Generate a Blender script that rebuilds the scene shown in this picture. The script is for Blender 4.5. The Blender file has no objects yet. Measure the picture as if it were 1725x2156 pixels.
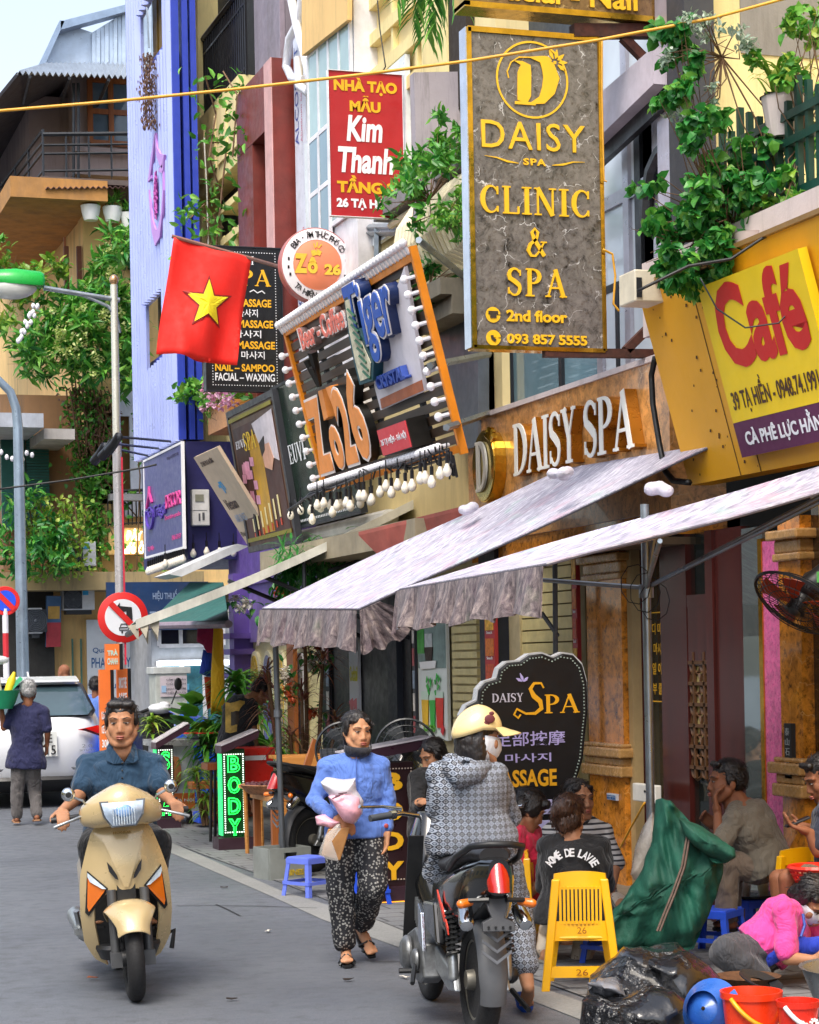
import bpy, bmesh, math, random
from math import sin, cos, pi, radians as rad, atan, sqrt
from mathutils import Vector as V, Matrix as MX, noise as NZ
random.seed(7)
SC = bpy.context.scene
COL = SC.collection
FP, CX, CY, CH = 4400., 862.5, 1388., 1.8        # focal length and principal point in photo pixels (1725 wide), eye height
YAW, ROLL = atan(1452/4400), rad(1.1)
vw, rt, up = V((sin(YAW), cos(YAW), 0)), V((cos(YAW), -sin(YAW), 0)), V((0, 0, 1))
cam = bpy.data.cameras.new('camera'); camo = bpy.data.objects.new('camera', cam); COL.objects.link(camo)
cxv, cyv = rt*cos(ROLL)-up*sin(ROLL), rt*sin(ROLL)+up*cos(ROLL)
camo.matrix_world = MX(((cxv.x, cyv.x, -vw.x, 0), (cxv.y, cyv.y, -vw.y, 0), (cxv.z, cyv.z, -vw.z, CH), (0, 0, 0, 1)))
cam.sensor_fit = 'HORIZONTAL'; cam.sensor_width = 36; cam.lens = 36*FP/1725
cam.shift_y = (CY-1078)/1725; cam.clip_start = .5; cam.clip_end = 600
cam.dof.use_dof = False
SC.camera = camo
SUN_EL, SUN_AZ = rad(58), rad(215)
w = bpy.data.worlds.new('World'); SC.world = w; w.use_nodes = True
nt = w.node_tree; bgn = nt.nodes['Background']
sky = nt.nodes.new('ShaderNodeTexSky'); sky.sky_type = 'NISHITA'; sky.sun_disc = False
sky.sun_elevation = SUN_EL; sky.sun_rotation = SUN_AZ; sky.dust_density = 3.5; sky.air_density = 1.1; sky.ozone_density = 1.2
hs = nt.nodes.new('ShaderNodeHueSaturation'); hs.inputs['Saturation'].default_value = .62; hs.inputs['Value'].default_value = 1.3; nt.links.new(sky.outputs[0], hs.inputs['Color']); nt.links.new(hs.outputs[0], bgn.inputs[0]); bgn.inputs[1].default_value = .15
sl = bpy.data.lights.new('sun', 'SUN'); sl.energy = 1.7; sl.angle = rad(26); sl.color = (1, .91, .78)
so = bpy.data.objects.new('sun', sl); COL.objects.link(so)
so.rotation_euler = V((sin(SUN_AZ)*cos(SUN_EL), cos(SUN_AZ)*cos(SUN_EL), sin(SUN_EL))).to_track_quat('Z', 'Y').to_euler()
SC.view_settings.view_transform = 'Standard'; SC.view_settings.look = 'None'; SC.view_settings.exposure = .78; SC.view_settings.gamma = 1
SC.cycles.max_bounces = 6; SC.cycles.use_denoising = True; SC.cycles.transparent_max_bounces = 12
SC.cycles.caustics_reflective = False; SC.cycles.caustics_refractive = False
def ray(px, py):
 dx, dy = px-CX, py-CY
 return vw + rt*((dx*cos(ROLL)-dy*sin(ROLL))/FP) + up*((-dx*sin(ROLL)-dy*cos(ROLL))/FP)
def at(px, py, X=None, Y=None, Z=None, d=None):
 r = ray(px, py)
 t = d if d is not None else X/r.x if X is not None else Y/r.y if Y is not None else (Z-CH)/r.z
 return V((r.x*t, r.y*t, CH+r.z*t))
def C(h, k=.9):
 h = h.lstrip('#'); o = []
 for i in (0, 2, 4):
  c = int(h[i:i+2], 16)/255
  o.append(k*(c/12.92 if c <= .04045 else ((c+.055)/1.055)**2.4))
 return tuple(o)
def col4(c): return (*c[:3], 1)
class NB:
 """small node-graph helper"""
 def __init__(s, name):
  s.m = bpy.data.materials.new(name); s.m.use_nodes = True; s.t = s.m.node_tree
  s.b = s.t.nodes['Principled BSDF']
 def n(s, kind, **k):
  o = s.t.nodes.new('ShaderNode'+kind)
  for a, b in k.items():
   if a.startswith('i_'): o.inputs[a[2:].replace('_', ' ')].default_value = b
   else: setattr(o, a, b)
  return o
 def l(s, a, b): s.t.links.new(a, b)
 def co(s, gen='Object', scale=(1, 1, 1), rot=(0, 0, 0)):
  t = s.n('TexCoord'); m = s.n('Mapping'); m.inputs['Scale'].default_value = scale; m.inputs['Rotation'].default_value = rot
  s.l(t.outputs[gen], m.inputs[0]); return m.outputs[0]
 def noise(s, co, scale, detail=4, rough=.6, dist=0):
  o = s.n('TexNoise'); o.inputs['Scale'].default_value = scale; o.inputs['Detail'].default_value = detail
  o.inputs['Roughness'].default_value = rough; o.inputs['Distortion'].default_value = dist
  s.l(co, o.inputs['Vector']); return o.outputs['Fac']
 def ramp(s, fac, stops, interp='LINEAR'):
  o = s.n('ValToRGB'); e = o.color_ramp; e.interpolation = interp
  while len(e.elements) < len(stops): e.elements.new(.5)
  for el, (p, c) in zip(e.elements, stops): el.position = p; el.color = col4(c) if not isinstance(c, (int, float)) else (c, c, c, 1)
  s.l(fac, o.inputs[0]); return o.outputs[0]
 def mix(s, fac, a, b, mode='MIX'):
  o = s.n('MixRGB', blend_type=mode)
  for i, x in zip((0, 1, 2), (fac, a, b)):
   if isinstance(x, (int, float)): o.inputs[i].default_value = x if i == 0 else (x, x, x, 1)
   elif isinstance(x, tuple): o.inputs[i].default_value = col4(x)
   else: s.l(x, o.inputs[i])
  return o.outputs[0]
 def math(s, op, a, b=0.):
  o = s.n('Math', operation=op)
  for i, x in enumerate((a, b)):
   if isinstance(x, (int, float)): o.inputs[i].default_value = x
   else: s.l(x, o.inputs[i])
  return o.outputs[0]
 def bump(s, h, st=.3, dist=.01):
  o = s.n('Bump'); o.inputs['Strength'].default_value = st; o.inputs['Distance'].default_value = dist
  s.l(h, o.inputs['Height']); s.l(o.outputs[0], s.b.inputs['Normal'])
 def base(s, c):
  if isinstance(c, tuple): s.b.inputs['Base Color'].default_value = col4(c)
  else: s.l(c, s.b.inputs['Base Color'])
 def set(s, **k):
  for a, v in k.items(): s.b.inputs[a.replace('_', ' ')].default_value = v
  return s
_M = {}
def mat(name, col='#808080', r=.6, metal=0., var=.16, vs=5., bump=.15, bs=30., stretch=(1, 1, 1), emit=0., alpha=1., coat=0., dirt=0., trans=0., k=.9, spec=.5):
 if name in _M: return _M[name]
 c = C(col, k) if isinstance(col, str) else col
 g = NB(name); co = g.co(scale=stretch)
 out = c
 if var:
  nz = g.noise(co, vs)
  out = g.ramp(nz, [(.3, tuple(x*(1-var) for x in c)), (.7, tuple(min(1, x*(1+var)) for x in c))])
 if dirt:
  co2 = g.co(scale=(1, 1, .25)); n2 = g.noise(co2, 2.2, 6, .7)
  f = g.ramp(n2, [(.45, 0.), (.72, dirt)])
  out = g.mix(f, out, (.09, .075, .06))
 g.base(out)
 if emit: g.b.inputs['Emission Color'].default_value = col4(c); g.b.inputs['Emission Strength'].default_value = emit
 if bump: g.bump(g.noise(co, bs, 5), bump)
 if r > .12 and var:
  rr = g.ramp(g.noise(co, vs*2.3), [(.3, max(.03, r-.1)), (.7, min(1., r+.1))]); g.l(rr, g.b.inputs['Roughness'])
 else: g.set(Roughness=r)
 g.set(Metallic=metal, Alpha=alpha, Coat_Weight=coat, Transmission_Weight=trans, Specular_IOR_Level=spec)
 _M[name] = g.m; return g.m
def basis(d):
 d = d.normalized(); a = V((0, 0, 1)) if abs(d.z) < .9 else V((1, 0, 0))
 x = d.cross(a).normalized(); return x, d.cross(x).normalized(), d
class MB:
 def __init__(s): s.v, s.f, s.mi, s.cur = [], [], [], 0
 def add(s, vs, fs, m=None):
  o = len(s.v); s.v += [V(p) for p in vs]
  for f in fs: s.f.append([i+o for i in f]); s.mi.append(s.cur if m is None else m)
  return s
 def box(s, x0, x1, y0, y1, z0, z1, m=None):
  return s.add([(x, y, z) for z in (z0, z1) for y in (y0, y1) for x in (x0, x1)],
      [(0, 2, 3, 1), (4, 5, 7, 6), (0, 1, 5, 4), (2, 6, 7, 3), (0, 4, 6, 2), (1, 3, 7, 5)], m)
 def obox(s, c, sx, sy, sz, R=None, m=None):
  R = R or MX.Identity(3); c = V(c); n = len(s.v)
  s.box(-sx/2, sx/2, -sy/2, sy/2, -sz/2, sz/2, m)
  for i in range(n, len(s.v)): s.v[i] = c + R @ s.v[i]
  return s
 def prism(s, poly, vec, m=None):
  p = [V(q) for q in poly]; v = V(vec); n = len(p)
  nn = V((0, 0, 0))
  for i in range(n): nn += (p[i]-p[0]).cross(p[(i+1) % n]-p[0])
  if nn.dot(v) > 0: p.reverse()
  return s.add(p+[q+v for q in p], [list(range(n)), list(range(2*n-1, n-1, -1))]+[(i, i+n, (i+1) % n+n, (i+1) % n) for i in range(n)], m)
 def loft(s, rings, cap=True, closed=True, m=None):
  n = len(rings[0]); vs = [q for r in rings for q in r]; fs = []
  for a in range(len(rings)-1):
   for i in range(n if closed else n-1):
    j = (i+1) % n; fs.append((a*n+i, a*n+j, (a+1)*n+j, (a+1)*n+i))
  if cap and closed: fs += [list(range(n-1, -1, -1)), list(range((len(rings)-1)*n, len(rings)*n))]
  return s.add(vs, fs, m)
 def tube(s, pts, r, n=8, cap=True, m=None):
  p = [V(q) for q in pts]; k = len(p); rr = r if isinstance(r, (list, tuple)) else [r]*k; rings = []
  x = None
  for i in range(k):
   d = (p[min(i+1, k-1)]-p[max(i-1, 0)])
   if d.length < 1e-9: d = V((0, 0, 1))
   d.normalize()
   if x is None: x, y, _ = basis(d)
   else:
    x = (x-d*x.dot(d)).normalized(); y = d.cross(x)
   rings.append([p[i]+(x*cos(2*pi*j/n)+y*sin(2*pi*j/n))*rr[i] for j in range(n)])
  return s.loft(rings, cap, m=m)
 def cap(s, p0, p1, r0, r1=None, n=10, m=None):          # capsule with tapered radius
  r1 = r0 if r1 is None else r1; p0, p1 = V(p0), V(p1); d = (p1-p0)
  if d.length < 1e-6: return s.ell(p0, (r0, r0, r0), m=m)
  d.normalize(); P, Rr = [], []
  for t in (-.98, -.7, -.35): P.append(p0+d*r0*t); Rr.append(r0*sqrt(1-t*t))
  P.append(p0); Rr.append(r0); P.append(p1); Rr.append(r1)
  for t in (.35, .7, .98): P.append(p1+d*r1*t); Rr.append(r1*sqrt(1-t*t))
  return s.tube(P, Rr, n, m=m)
 def oval(s, stations, xdir=(1, 0, 0), n=18, m=None, sq=1.):   # stations: (centre, half width, half depth)
  rings = []; xd = V(xdir).normalized(); k = len(stations)
  for i, (c, a, b) in enumerate(stations):
   d = (V(stations[min(i+1, k-1)][0])-V(stations[max(i-1, 0)][0])).normalized()
   x = (xd-d*xd.dot(d)).normalized(); y = d.cross(x); rg = []
   for j in range(n):
    t = 2*pi*j/n; cc, ss = cos(t), sin(t)
    rg.append(V(c)+x*a*math.copysign(abs(cc)**sq, cc)+y*b*math.copysign(abs(ss)**sq, ss))
   rings.append(rg)
  return s.loft(rings, m=m)
 def ell(s, c, r, R=None, nu=14, nv=9, m=None):
  c = V(c); R = R or MX.Identity(3); rings = []
  for i in range(nv+1):
   t = -pi/2+pi*(i+.02 if i == 0 else i-.02 if i == nv else i)/nv
   rings.append([c+R @ V((r[0]*cos(t)*cos(2*pi*j/nu), r[1]*cos(t)*sin(2*pi*j/nu), r[2]*sin(t))) for j in range(nu)])
  return s.loft(rings, m=m)
 def lathe(s, prof, o=(0, 0, 0), ax=(0, 0, 1), n=20, m=None, cap=True):
  o = V(o); x, y, d = basis(V(ax))
  return s.loft([[o+d*h+(x*cos(2*pi*j/n)+y*sin(2*pi*j/n))*max(r, 1e-4) for j in range(n)] for r, h in prof], cap, m=m)
 def sheet(s, grid, th=0., m=None):                     # grid of points, optional thickness along -normal
  a, b = len(grid), len(grid[0]); vs = [V(q) for r in grid for q in r]
  fs = [(i*b+j, i*b+j+1, (i+1)*b+j+1, (i+1)*b+j) for i in range(a-1) for j in range(b-1)]
  if not th: return s.add(vs, fs, m)
  N = [V((0, 0, 0)) for _ in vs]
  for f in fs:
   nn = (vs[f[1]]-vs[f[0]]).cross(vs[f[2]]-vs[f[0]])
   for i in f: N[i] += nn
  n = len(vs); lo = [vs[i]-(N[i].normalized() if N[i].length else V((0, 0, 1)))*th for i in range(n)]
  ed = [(j) for j in range(b)]+[(i*b+b-1) for i in range(1, a)]+[((a-1)*b+j) for j in range(b-2, -1, -1)]+[(i*b) for i in range(a-2, 0, -1)]
  fs2 = [tuple(i+n for i in reversed(f)) for f in fs]+[(ed[(i+1) % len(ed)], ed[i], ed[i]+n, ed[(i+1) % len(ed)]+n) for i in range(len(ed))]
  return s.add(vs+lo, fs+fs2, m)
 def leaf(s, p, d, w, l, curl=.2, upv=(0, 0, 1), m=None, nseg=2):
  p, d = V(p), V(d).normalized(); u = V(upv); x = d.cross(u)
  x = x.normalized() if x.length > .05 else V((1, 0, 0)); nn = x.cross(d); pts = []
  if nseg == 2:
   a, b, e, c = p, p+d*l*.3+nn*curl*l*.1, p+d*l*.68+nn*curl*l*.02, p+d*l-nn*curl*l*.3
   return s.add([a, b+x*w*.48+nn*w*.12, e+x*w*.36+nn*w*.08, c, e-x*w*.36+nn*w*.08, b-x*w*.48+nn*w*.12, b, e], [(0, 1, 6), (1, 2, 7, 6), (2, 3, 7), (0, 6, 5), (6, 7, 4, 5), (7, 3, 4)], m)
  for i in range(nseg+1):
   t = i/nseg; c = p+d*l*t*(1-curl*.25*t)-V((0, 0, 1))*curl*l*t*t; ww = w*(.35+.65*sin(pi*min(1, t*1.1+.1)))*(1-t**3)
   pts.append((c+x*ww/2, c-x*ww/2))
  o = [q for pr in pts for q in pr]
  return s.add(o, [(2*i, 2*i+2, 2*i+3, 2*i+1) for i in range(nseg)], m)
 def xf(s, M):
  s.v = [M @ q for q in s.v]; return s
 def build(s, name, mats, parent=None, local=False, smooth=None, bev=0., **props):
  me = bpy.data.meshes.new(name); off = V((0, 0, 0))
  if parent is not None and not local: off = parent.matrix_world.translation if parent.get('_w') is None else V(parent['_w'])
  me.from_pydata([tuple(q-off) for q in s.v], [], s.f)
  ml = mats if isinstance(mats, (list, tuple)) else [mats]
  for q in ml: me.materials.append(q)
  if len(ml) > 1: me.polygons.foreach_set('material_index', s.mi)
  o = bpy.data.objects.new(name, me); COL.objects.link(o)
  if parent is not None: o.parent = parent
  o['_w'] = tuple(off) if parent is not None else (0., 0., 0.)
  if smooth is not None:
   me.polygons.foreach_set('use_smooth', [True]*len(me.polygons))
   if smooth < 180: me.set_sharp_from_angle(angle=rad(smooth))
  if bev: b = o.modifiers.new('bevel', 'BEVEL'); b.width = bev; b.segments = 2; b.limit_method = 'ANGLE'; b.angle_limit = rad(40)
  for a, b in props.items(): o[a] = b
  me.update(); return o
def thing(name, label, cat, loc=(0, 0, 0), rz=0., rx=0., group=None):
 o = bpy.data.objects.new(name, None); COL.objects.link(o); o.location = loc
 o.rotation_euler = (rx, 0, rz); o.empty_display_size = .1
 o['label'] = label; o['category'] = cat; o['_w'] = tuple(V(loc))
 if group: o['group'] = group
 return o
def tag(o, label, cat, group=None):
 o['label'] = label; o['category'] = cat
 if group: o['group'] = group
 return o
def struct(o): o['kind'] = 'structure'; return o
def dup(root, loc=None, rz=None, label=None):
 def cp(o, par):
  c = o.copy(); COL.objects.link(c)
  if par is not None: c.parent = par
  for ch in list(o.children): cp(ch, c)
  return c
 r = cp(root, None)
 if loc is not None: r.location = loc
 if rz is not None: r.rotation_euler = (r.rotation_euler[0], 0, rz)
 if label: r['label'] = label
 return r
def bX(X, tl, br, t, mb=None):
 a, b = at(*tl, X=X), at(*br, X=X); return (mb or MB()).box(X-t, X, b.y, a.y, min(a.z, b.z), max(a.z, b.z))
def bY(Y, tl, br, t, mb=None):
 a, b = at(*tl, Y=Y), at(*br, Y=Y); return (mb or MB()).box(a.x, b.x, Y-t, Y, min(a.z, b.z), max(a.z, b.z))
def pX(X, pts, t, mb=None): return (mb or MB()).prism([at(*p, X=X) for p in pts], (-t, 0, 0))
def pY(Y, pts, t, mb=None): return (mb or MB()).prism([at(*p, Y=Y) for p in pts], (0, -t, 0))
def place_text(me, name, parent, box, m, dep=.0):
 """me: flat text mesh in XY, stretched into box (x0,x1,z0,z1) of the parent's local XZ plane, facing -Y"""
 xs = [v.co.x for v in me.vertices]; ys = [v.co.y for v in me.vertices]
 if not xs: return None
 ax, bx, ay, by = min(xs), max(xs), min(ys), max(ys); x0, x1, z0, z1 = box
 for v in me.vertices:
  v.co = ((v.co.x-ax)/max(bx-ax, 1e-6)*(x1-x0)+x0, -dep-(v.co.z), (v.co.y-ay)/max(by-ay, 1e-6)*(z1-z0)+z0)
 me.materials.clear(); me.materials.append(m)
 o = bpy.data.objects.new(name, me); COL.objects.link(o); o.parent = parent; return o
def text(s, parent, box, m, ext=.002, dep=.003, bold=0., shear=0., name='lettering', res=3, sp=1.):
 cu = bpy.data.curves.new(name, 'FONT'); cu.body = s; cu.size = 1; cu.extrude = .5; cu.offset = bold; cu.shear = shear
 cu.resolution_u = res; cu.align_x = 'CENTER'; cu.space_character = sp
 to = bpy.data.objects.new('tmp', cu); COL.objects.link(to)
 me = bpy.data.meshes.new_from_object(to); bpy.data.objects.remove(to); bpy.data.curves.remove(cu)
 for v in me.vertices: v.co.z = (v.co.z+.5)*ext
 return place_text(me, name, parent, box, m, dep)
def _arc(cx, cy, rx, ry, a0, a1, n=14): return [(cx+rx*cos(rad(a0+(a1-a0)*i/n)), cy+ry*sin(rad(a0+(a1-a0)*i/n))) for i in range(n+1)]
TK, TN, SW = .15, .06, .055
def _sf(x, y, w=.13): return ([(x-w, y), (x+w, y)], SW)
SER = {
 'D': (.72, [([(.15, 0), (.15, 1)], TK), (_arc(.22, .5, .42, .47, 90, -90), [.06, .08, .11, .14, .16, .17, .17, .17, .16, .16, .14, .11, .08, .06, .06]), ([(.02, .03), (.24, .03)], SW), ([(.02, .97), (.24, .97)], SW)]),
 'A': (.78, [([(.1, 0), (.4, 1)], TN), ([(.38, 1), (.68, 0)], TK), ([(.2, .33), (.56, .33)], TN), _sf(.1, .03, .1), _sf(.67, .03)]),
 'I': (.36, [([(.18, 0), (.18, 1)], TK), _sf(.18, .03, .16), _sf(.18, .97, .16)]),
 'S': (.58, [([(.5, .72), (.5, .93)], .05), (_arc(.29, .74, .2, .23, 25, 180, 8)+[(.12, .62), (.29, .52), (.44, .4)]+_arc(.28, .27, .2, .24, 20, -155, 8), [.06, .07, .07, .08, .09, .1, .12, .13, .15, .16, .17, .16, .13, .12, .1, .09, .08, .07, .07, .06, .06]), ([(.07, .07), (.07, .3)], .05)]),
 'Y': (.74, [([(.14, 1), (.37, .46)], TK), ([(.6, 1), (.37, .46)], TN), ([(.37, .5), (.37, 0)], TK), _sf(.14, .97), _sf(.6, .97, .1), _sf(.37, .03, .15)]),
 'P': (.62, [([(.15, 0), (.15, 1)], TK), (_arc(.24, .72, .28, .25, 90, -90, 10), [.06, .07, .1, .13, .15, .15, .15, .13, .1, .07, .06]), ([(.02, .97), (.25, .97)], SW), _sf(.16, .03, .16), ([(.15, .47), (.25, .47)], SW)]),
 'C': (.7, [(_arc(.38, .5, .28, .47, 42, 318, 18), [.06, .06, .06, .07, .09, .11, .13, .15, .16, .16, .16, .15, .13, .11, .09, .07, .06, .06, .06]), ([(.6, .68), (.6, .97)], .06), ([(.6, .05), (.6, .26)], .06)]),
 'L': (.6, [([(.15, 0), (.15, 1)], TK), _sf(.15, .97, .14), ([(.02, .03), (.55, .03)], SW), ([(.55, .02), (.55, .28)], .06)]),
 'N': (.8, [([(.14, 0), (.14, 1)], TN), ([(.13, 1), (.64, 0)], TK), ([(.65, 0), (.65, 1)], TN), _sf(.14, .03, .12), _sf(.11, .97, .09), _sf(.65, .97, .12)]),
 'E': (.62, [([(.15, 0), (.15, 1)], TK), ([(.02, .97), (.54, .97)], SW), ([(.54, .98), (.54, .75)], .06), ([(.02, .03), (.56, .03)], SW), ([(.56, .02), (.56, .27)], .06), ([(.15, .51), (.42, .51)], SW), ([(.42, .4), (.42, .62)], .05)]),
 'U': (.74, [([(.16, 1), (.16, .3)], TK), (_arc(.37, .3, .21, .27, 180, 360, 10), [.15, .14, .12, .1, .08, .07, .06, .06, .06, .06, .06]), ([(.58, .3), (.58, 1)], TN), _sf(.16, .97, .14), _sf(.58, .97, .11)]),
 'V': (.74, [([(.1, 1), (.37, 0)], TK), ([(.37, 0), (.62, 1)], TN), _sf(.1, .97, .12), _sf(.62, .97, .1)]),
 'X': (.74, [([(.12, 1), (.6, 0)], TK), ([(.6, 1), (.12, 0)], TN), _sf(.12, .97, .11), _sf(.6, .97, .1), _sf(.6, .03, .11), _sf(.12, .03, .1)]),
 '&': (.74, [([(.66, .5), (.5, .2), (.34, .02), (.18, .03), (.08, .2), (.16, .42), (.4, .62), (.44, .82), (.33, .96), (.22, .82), (.3, .6), (.66, .03)], [.05, .06, .07, .1, .13, .12, .08, .1, .07, .11, .14, .14]), ([(.54, .5), (.76, .5)], .05)]),
 ' ': (.3, []), '-': (.4, [([(.06, .42), (.32, .42)], .08)]),
}
def strokes(L, ext=.5):
 mb = MB()
 for k, (pts, w) in enumerate(L):
  n = len(pts); ww = w if isinstance(w, list) else [w]*n; Lf, Rt = [], []
  if len(ww) < n: ww = ww+[ww[-1]]*(n-len(ww))
  for i in range(n):
   a, b = V((*pts[max(i-1, 0)], 0)), V((*pts[min(i+1, n-1)], 0)); d = (b-a).normalized(); q = V((-d.y, d.x, 0))*ww[i]/2
   p = V((*pts[i], 0)); Lf.append(p+q); Rt.append(p-q)
  z1 = ext*(1+.015*(k % 5)); vs = []
  for i in range(n): vs += [Lf[i], Rt[i], Lf[i]+V((0, 0, z1)), Rt[i]+V((0, 0, z1))]
  fs = [(2, 3, 1, 0), (4*n-4, 4*n-3, 4*n-1, 4*n-2)]
  for i in range(n-1):
   a, b = 4*i, 4*i+4; fs += [(a+2, b+2, b+3, a+3), (a, b, b+2, a+2), (a+1, a+3, b+3, b+1), (a, a+1, b+1, b)]
  mb.add(vs, fs)
 return mb
def serif(s, parent, box, m, ext=.002, dep=.003, name='lettering', gap=.06):
 L, x = [], 0.
 for ch in s:
  adv, st = SER[ch]; L += [([(px+x, py) for px, py in p], w) for p, w in st]; x += adv+gap
 mb = strokes(L, ext); me = bpy.data.meshes.new(name); me.from_pydata([tuple(v) for v in mb.v], [], mb.f)
 return place_text(me, name, parent, box, m, dep)
class Sign:
 """board whose local x runs along the face, z up, face at y = 0 looking to -y; u,v in 0..1 from its top-left corner"""
 def __init__(s, name, label, cat, c, w, h, rz=0., rx=0., th=.08, m=None, frame=None, fw=.02, group=None, board='board'):
  s.o = thing(name, label, cat, c, rz, rx, group); s.w, s.h = w, h
  if m: s.R(0, 0, 1, 1, m, -th, th, board)
  if frame:
   f = MB(); a, b = w/2, h/2; d = .012
   for x0, x1, z0, z1 in ((-a-fw, a+fw, b, b+fw), (-a-fw, a+fw, -b-fw, -b), (-a-fw, -a, -b, b), (a, a+fw, -b, b)): f.box(x0, x1, -d, th, z0, z1)
   f.build('frame', frame, s.o, local=True)
 def bx(s, u0, v0, u1, v1): return ((u0-.5)*s.w, (u1-.5)*s.w, (.5-v1)*s.h, (.5-v0)*s.h)
 def p(s, u, v, y=0.): return V(((u-.5)*s.w, y, (.5-v)*s.h))
 def R(s, u0, v0, u1, v1, m, out=.002, th=.004, name='panel'):
  x0, x1, z0, z1 = s.bx(u0, v0, u1, v1); return MB().box(x0, x1, -out-th if out >= 0 else 0, -out if out >= 0 else th, z0, z1).build(name, m, s.o, local=True)
 def T(s, t, u0, v0, u1, v1, m, **k): return text(t, s.o, s.bx(u0, v0, u1, v1), m, **k)
 def S(s, t, u0, v0, u1, v1, m, **k): return serif(t, s.o, s.bx(u0, v0, u1, v1), m, **k)
 def poly(s, pts, m, name='emblem', y=-.002, th=.004): return MB().prism([s.p(a, b, y) for a, b in pts], (0, -th, 0)).build(name, m, s.o, local=True)
 def line(s, L, m, name='emblem', y=-.003, ext=.004):
  """strokes in u,v with widths in metres"""
  mb = strokes([([((a-.5)*s.w, (.5-b)*s.h) for a, b in p], w) for p, w in L], ext)
  mb.v = [V((q.x, y-q.z, q.y)) for q in mb.v]; return mb.build(name, m, s.o, local=True)
def sign_between(Xp=None, Yp=None, tl=None, br=None):
 """centre, width, height of an upright rectangle from its picture corners on the plane X or Y"""
 k = dict(X=Xp) if Xp is not None else dict(Y=Yp)
 a, b = at(*tl, **k), at(*br, **k)
 return (a+b)/2, (abs(a.y-b.y) if Xp is not None else abs(a.x-b.x)), abs(a.z-b.z)
RX = -pi/2     # rotation of a board on the facade (it looks to the street, -X)
# ================================================================ special materials
def m_asphalt():
 g = NB('asphalt'); co = g.co()
 big = g.noise(co, .55, 5, .6); fine = g.noise(co, 110, 4, .75); mid = g.noise(co, 7, 6, .65)
 c = g.ramp(big, [(.32, (.105, .117, .14)), (.68, (.17, .185, .212))])
 c = g.mix(g.ramp(mid, [(.5, 0.), (.72, .6)]), c, (.06, .063, .07))
 c = g.mix(g.ramp(fine, [(.36, .75), (.6, 0.)]), c, (.03, .032, .036))
 c = g.mix(g.ramp(fine, [(.6, 0.), (.74, .65)]), c, (.42, .44, .47))
 g.base(c); g.bump(fine, .35, .004)
 g.l(g.ramp(mid, [(.3, .48), (.7, .75)]), g.b.inputs['Roughness']); return g.m
def m_concrete(name, a, b, seam=0.):
 g = NB(name); co = g.co(); n = g.noise(co, 1.3, 8, .7); f = g.noise(co, 60, 4)
 c = g.ramp(n, [(.3, a), (.7, b)]); c = g.mix(g.ramp(f, [(.3, .35), (.6, 0.)]), c, (.05, .05, .05))
 if seam:
  t = g.n('TexBrick'); t.inputs['Scale'].default_value = seam; t.inputs['Mortar Size'].default_value = .012
  t.inputs['Color1'].default_value = t.inputs['Color2'].default_value = (1, 1, 1, 1); t.inputs['Mortar'].default_value = (.35, .35, .35, 1)
  g.l(co, t.inputs['Vector']); c = g.mix(1., c, t.outputs['Color'], 'MULTIPLY')
 g.base(c); g.bump(f, .2, .006); g.set(Roughness=.8); return g.m
def m_marble(name, base, dark, vein, brown, sc=1., rough=.18):
 g = NB(name); co = g.co()
 n = g.noise(co, 5*sc, 9, .72, .6); n2 = g.noise(co, 13*sc, 6, .7); n3 = g.noise(co, 3*sc, 4)
 c = g.ramp(n, [(.32, dark), (.46, base), (.62, tuple(x*1.5 for x in base)), (.75, dark)])
 c = g.mix(g.ramp(n2, [(.52, 0.), (.68, .85)]), c, brown)
 w_ = g.n('TexVoronoi', feature='DISTANCE_TO_EDGE'); w_.inputs['Scale'].default_value = 3.2*sc
 mv = g.n('MixRGB'); mv.inputs[0].default_value = .16; g.l(co, mv.inputs[1])
 nn = g.n('TexNoise'); nn.inputs['Scale'].default_value = 4*sc; nn.inputs['Detail'].default_value = 8; g.l(co, nn.inputs['Vector']); g.l(nn.outputs['Color'], mv.inputs[2]); g.l(mv.outputs[0], w_.inputs['Vector'])
 ve = g.math('MULTIPLY', g.ramp(w_.outputs['Distance'], [(.0, 1.), (.022, 0.)]), g.ramp(n3, [(.5, 0.), (.6, 1.)]))
 g.base(g.mix(ve, c, vein)); g.set(Roughness=rough, Coat_Weight=.3); return g.m
def m_plaster(name, c, dirt=.55, sc=1.):
 g = NB(name); co = g.co(); n = g.noise(co, 1.2*sc, 7, .65); s = g.co(scale=(3, 3, .3)); st = g.noise(s, 1.6*sc, 7, .75)
 o = g.ramp(n, [(.3, tuple(x*.86 for x in c)), (.7, tuple(min(1, x*1.08) for x in c))])
 o = g.mix(g.ramp(st, [(.5, 0.), (.78, dirt)]), o, (.10, .085, .07))
 g.base(o); g.bump(g.noise(co, 45, 5), .18, .01); g.set(Roughness=.85); return g.m
def m_wood(name, a, b, sc=1., ax='x', r=.45):
 g = NB(name); co = g.co(scale={'x': (.6, 9, 9), 'z': (9, 9, .6), 'y': (9, .6, 9)}[ax]); n = g.noise(co, 2.2*sc, 6, .65, .8)
 g.base(g.ramp(n, [(.3, a), (.7, b)])); g.bump(n, .15, .004); g.set(Roughness=r); return g.m
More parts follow.
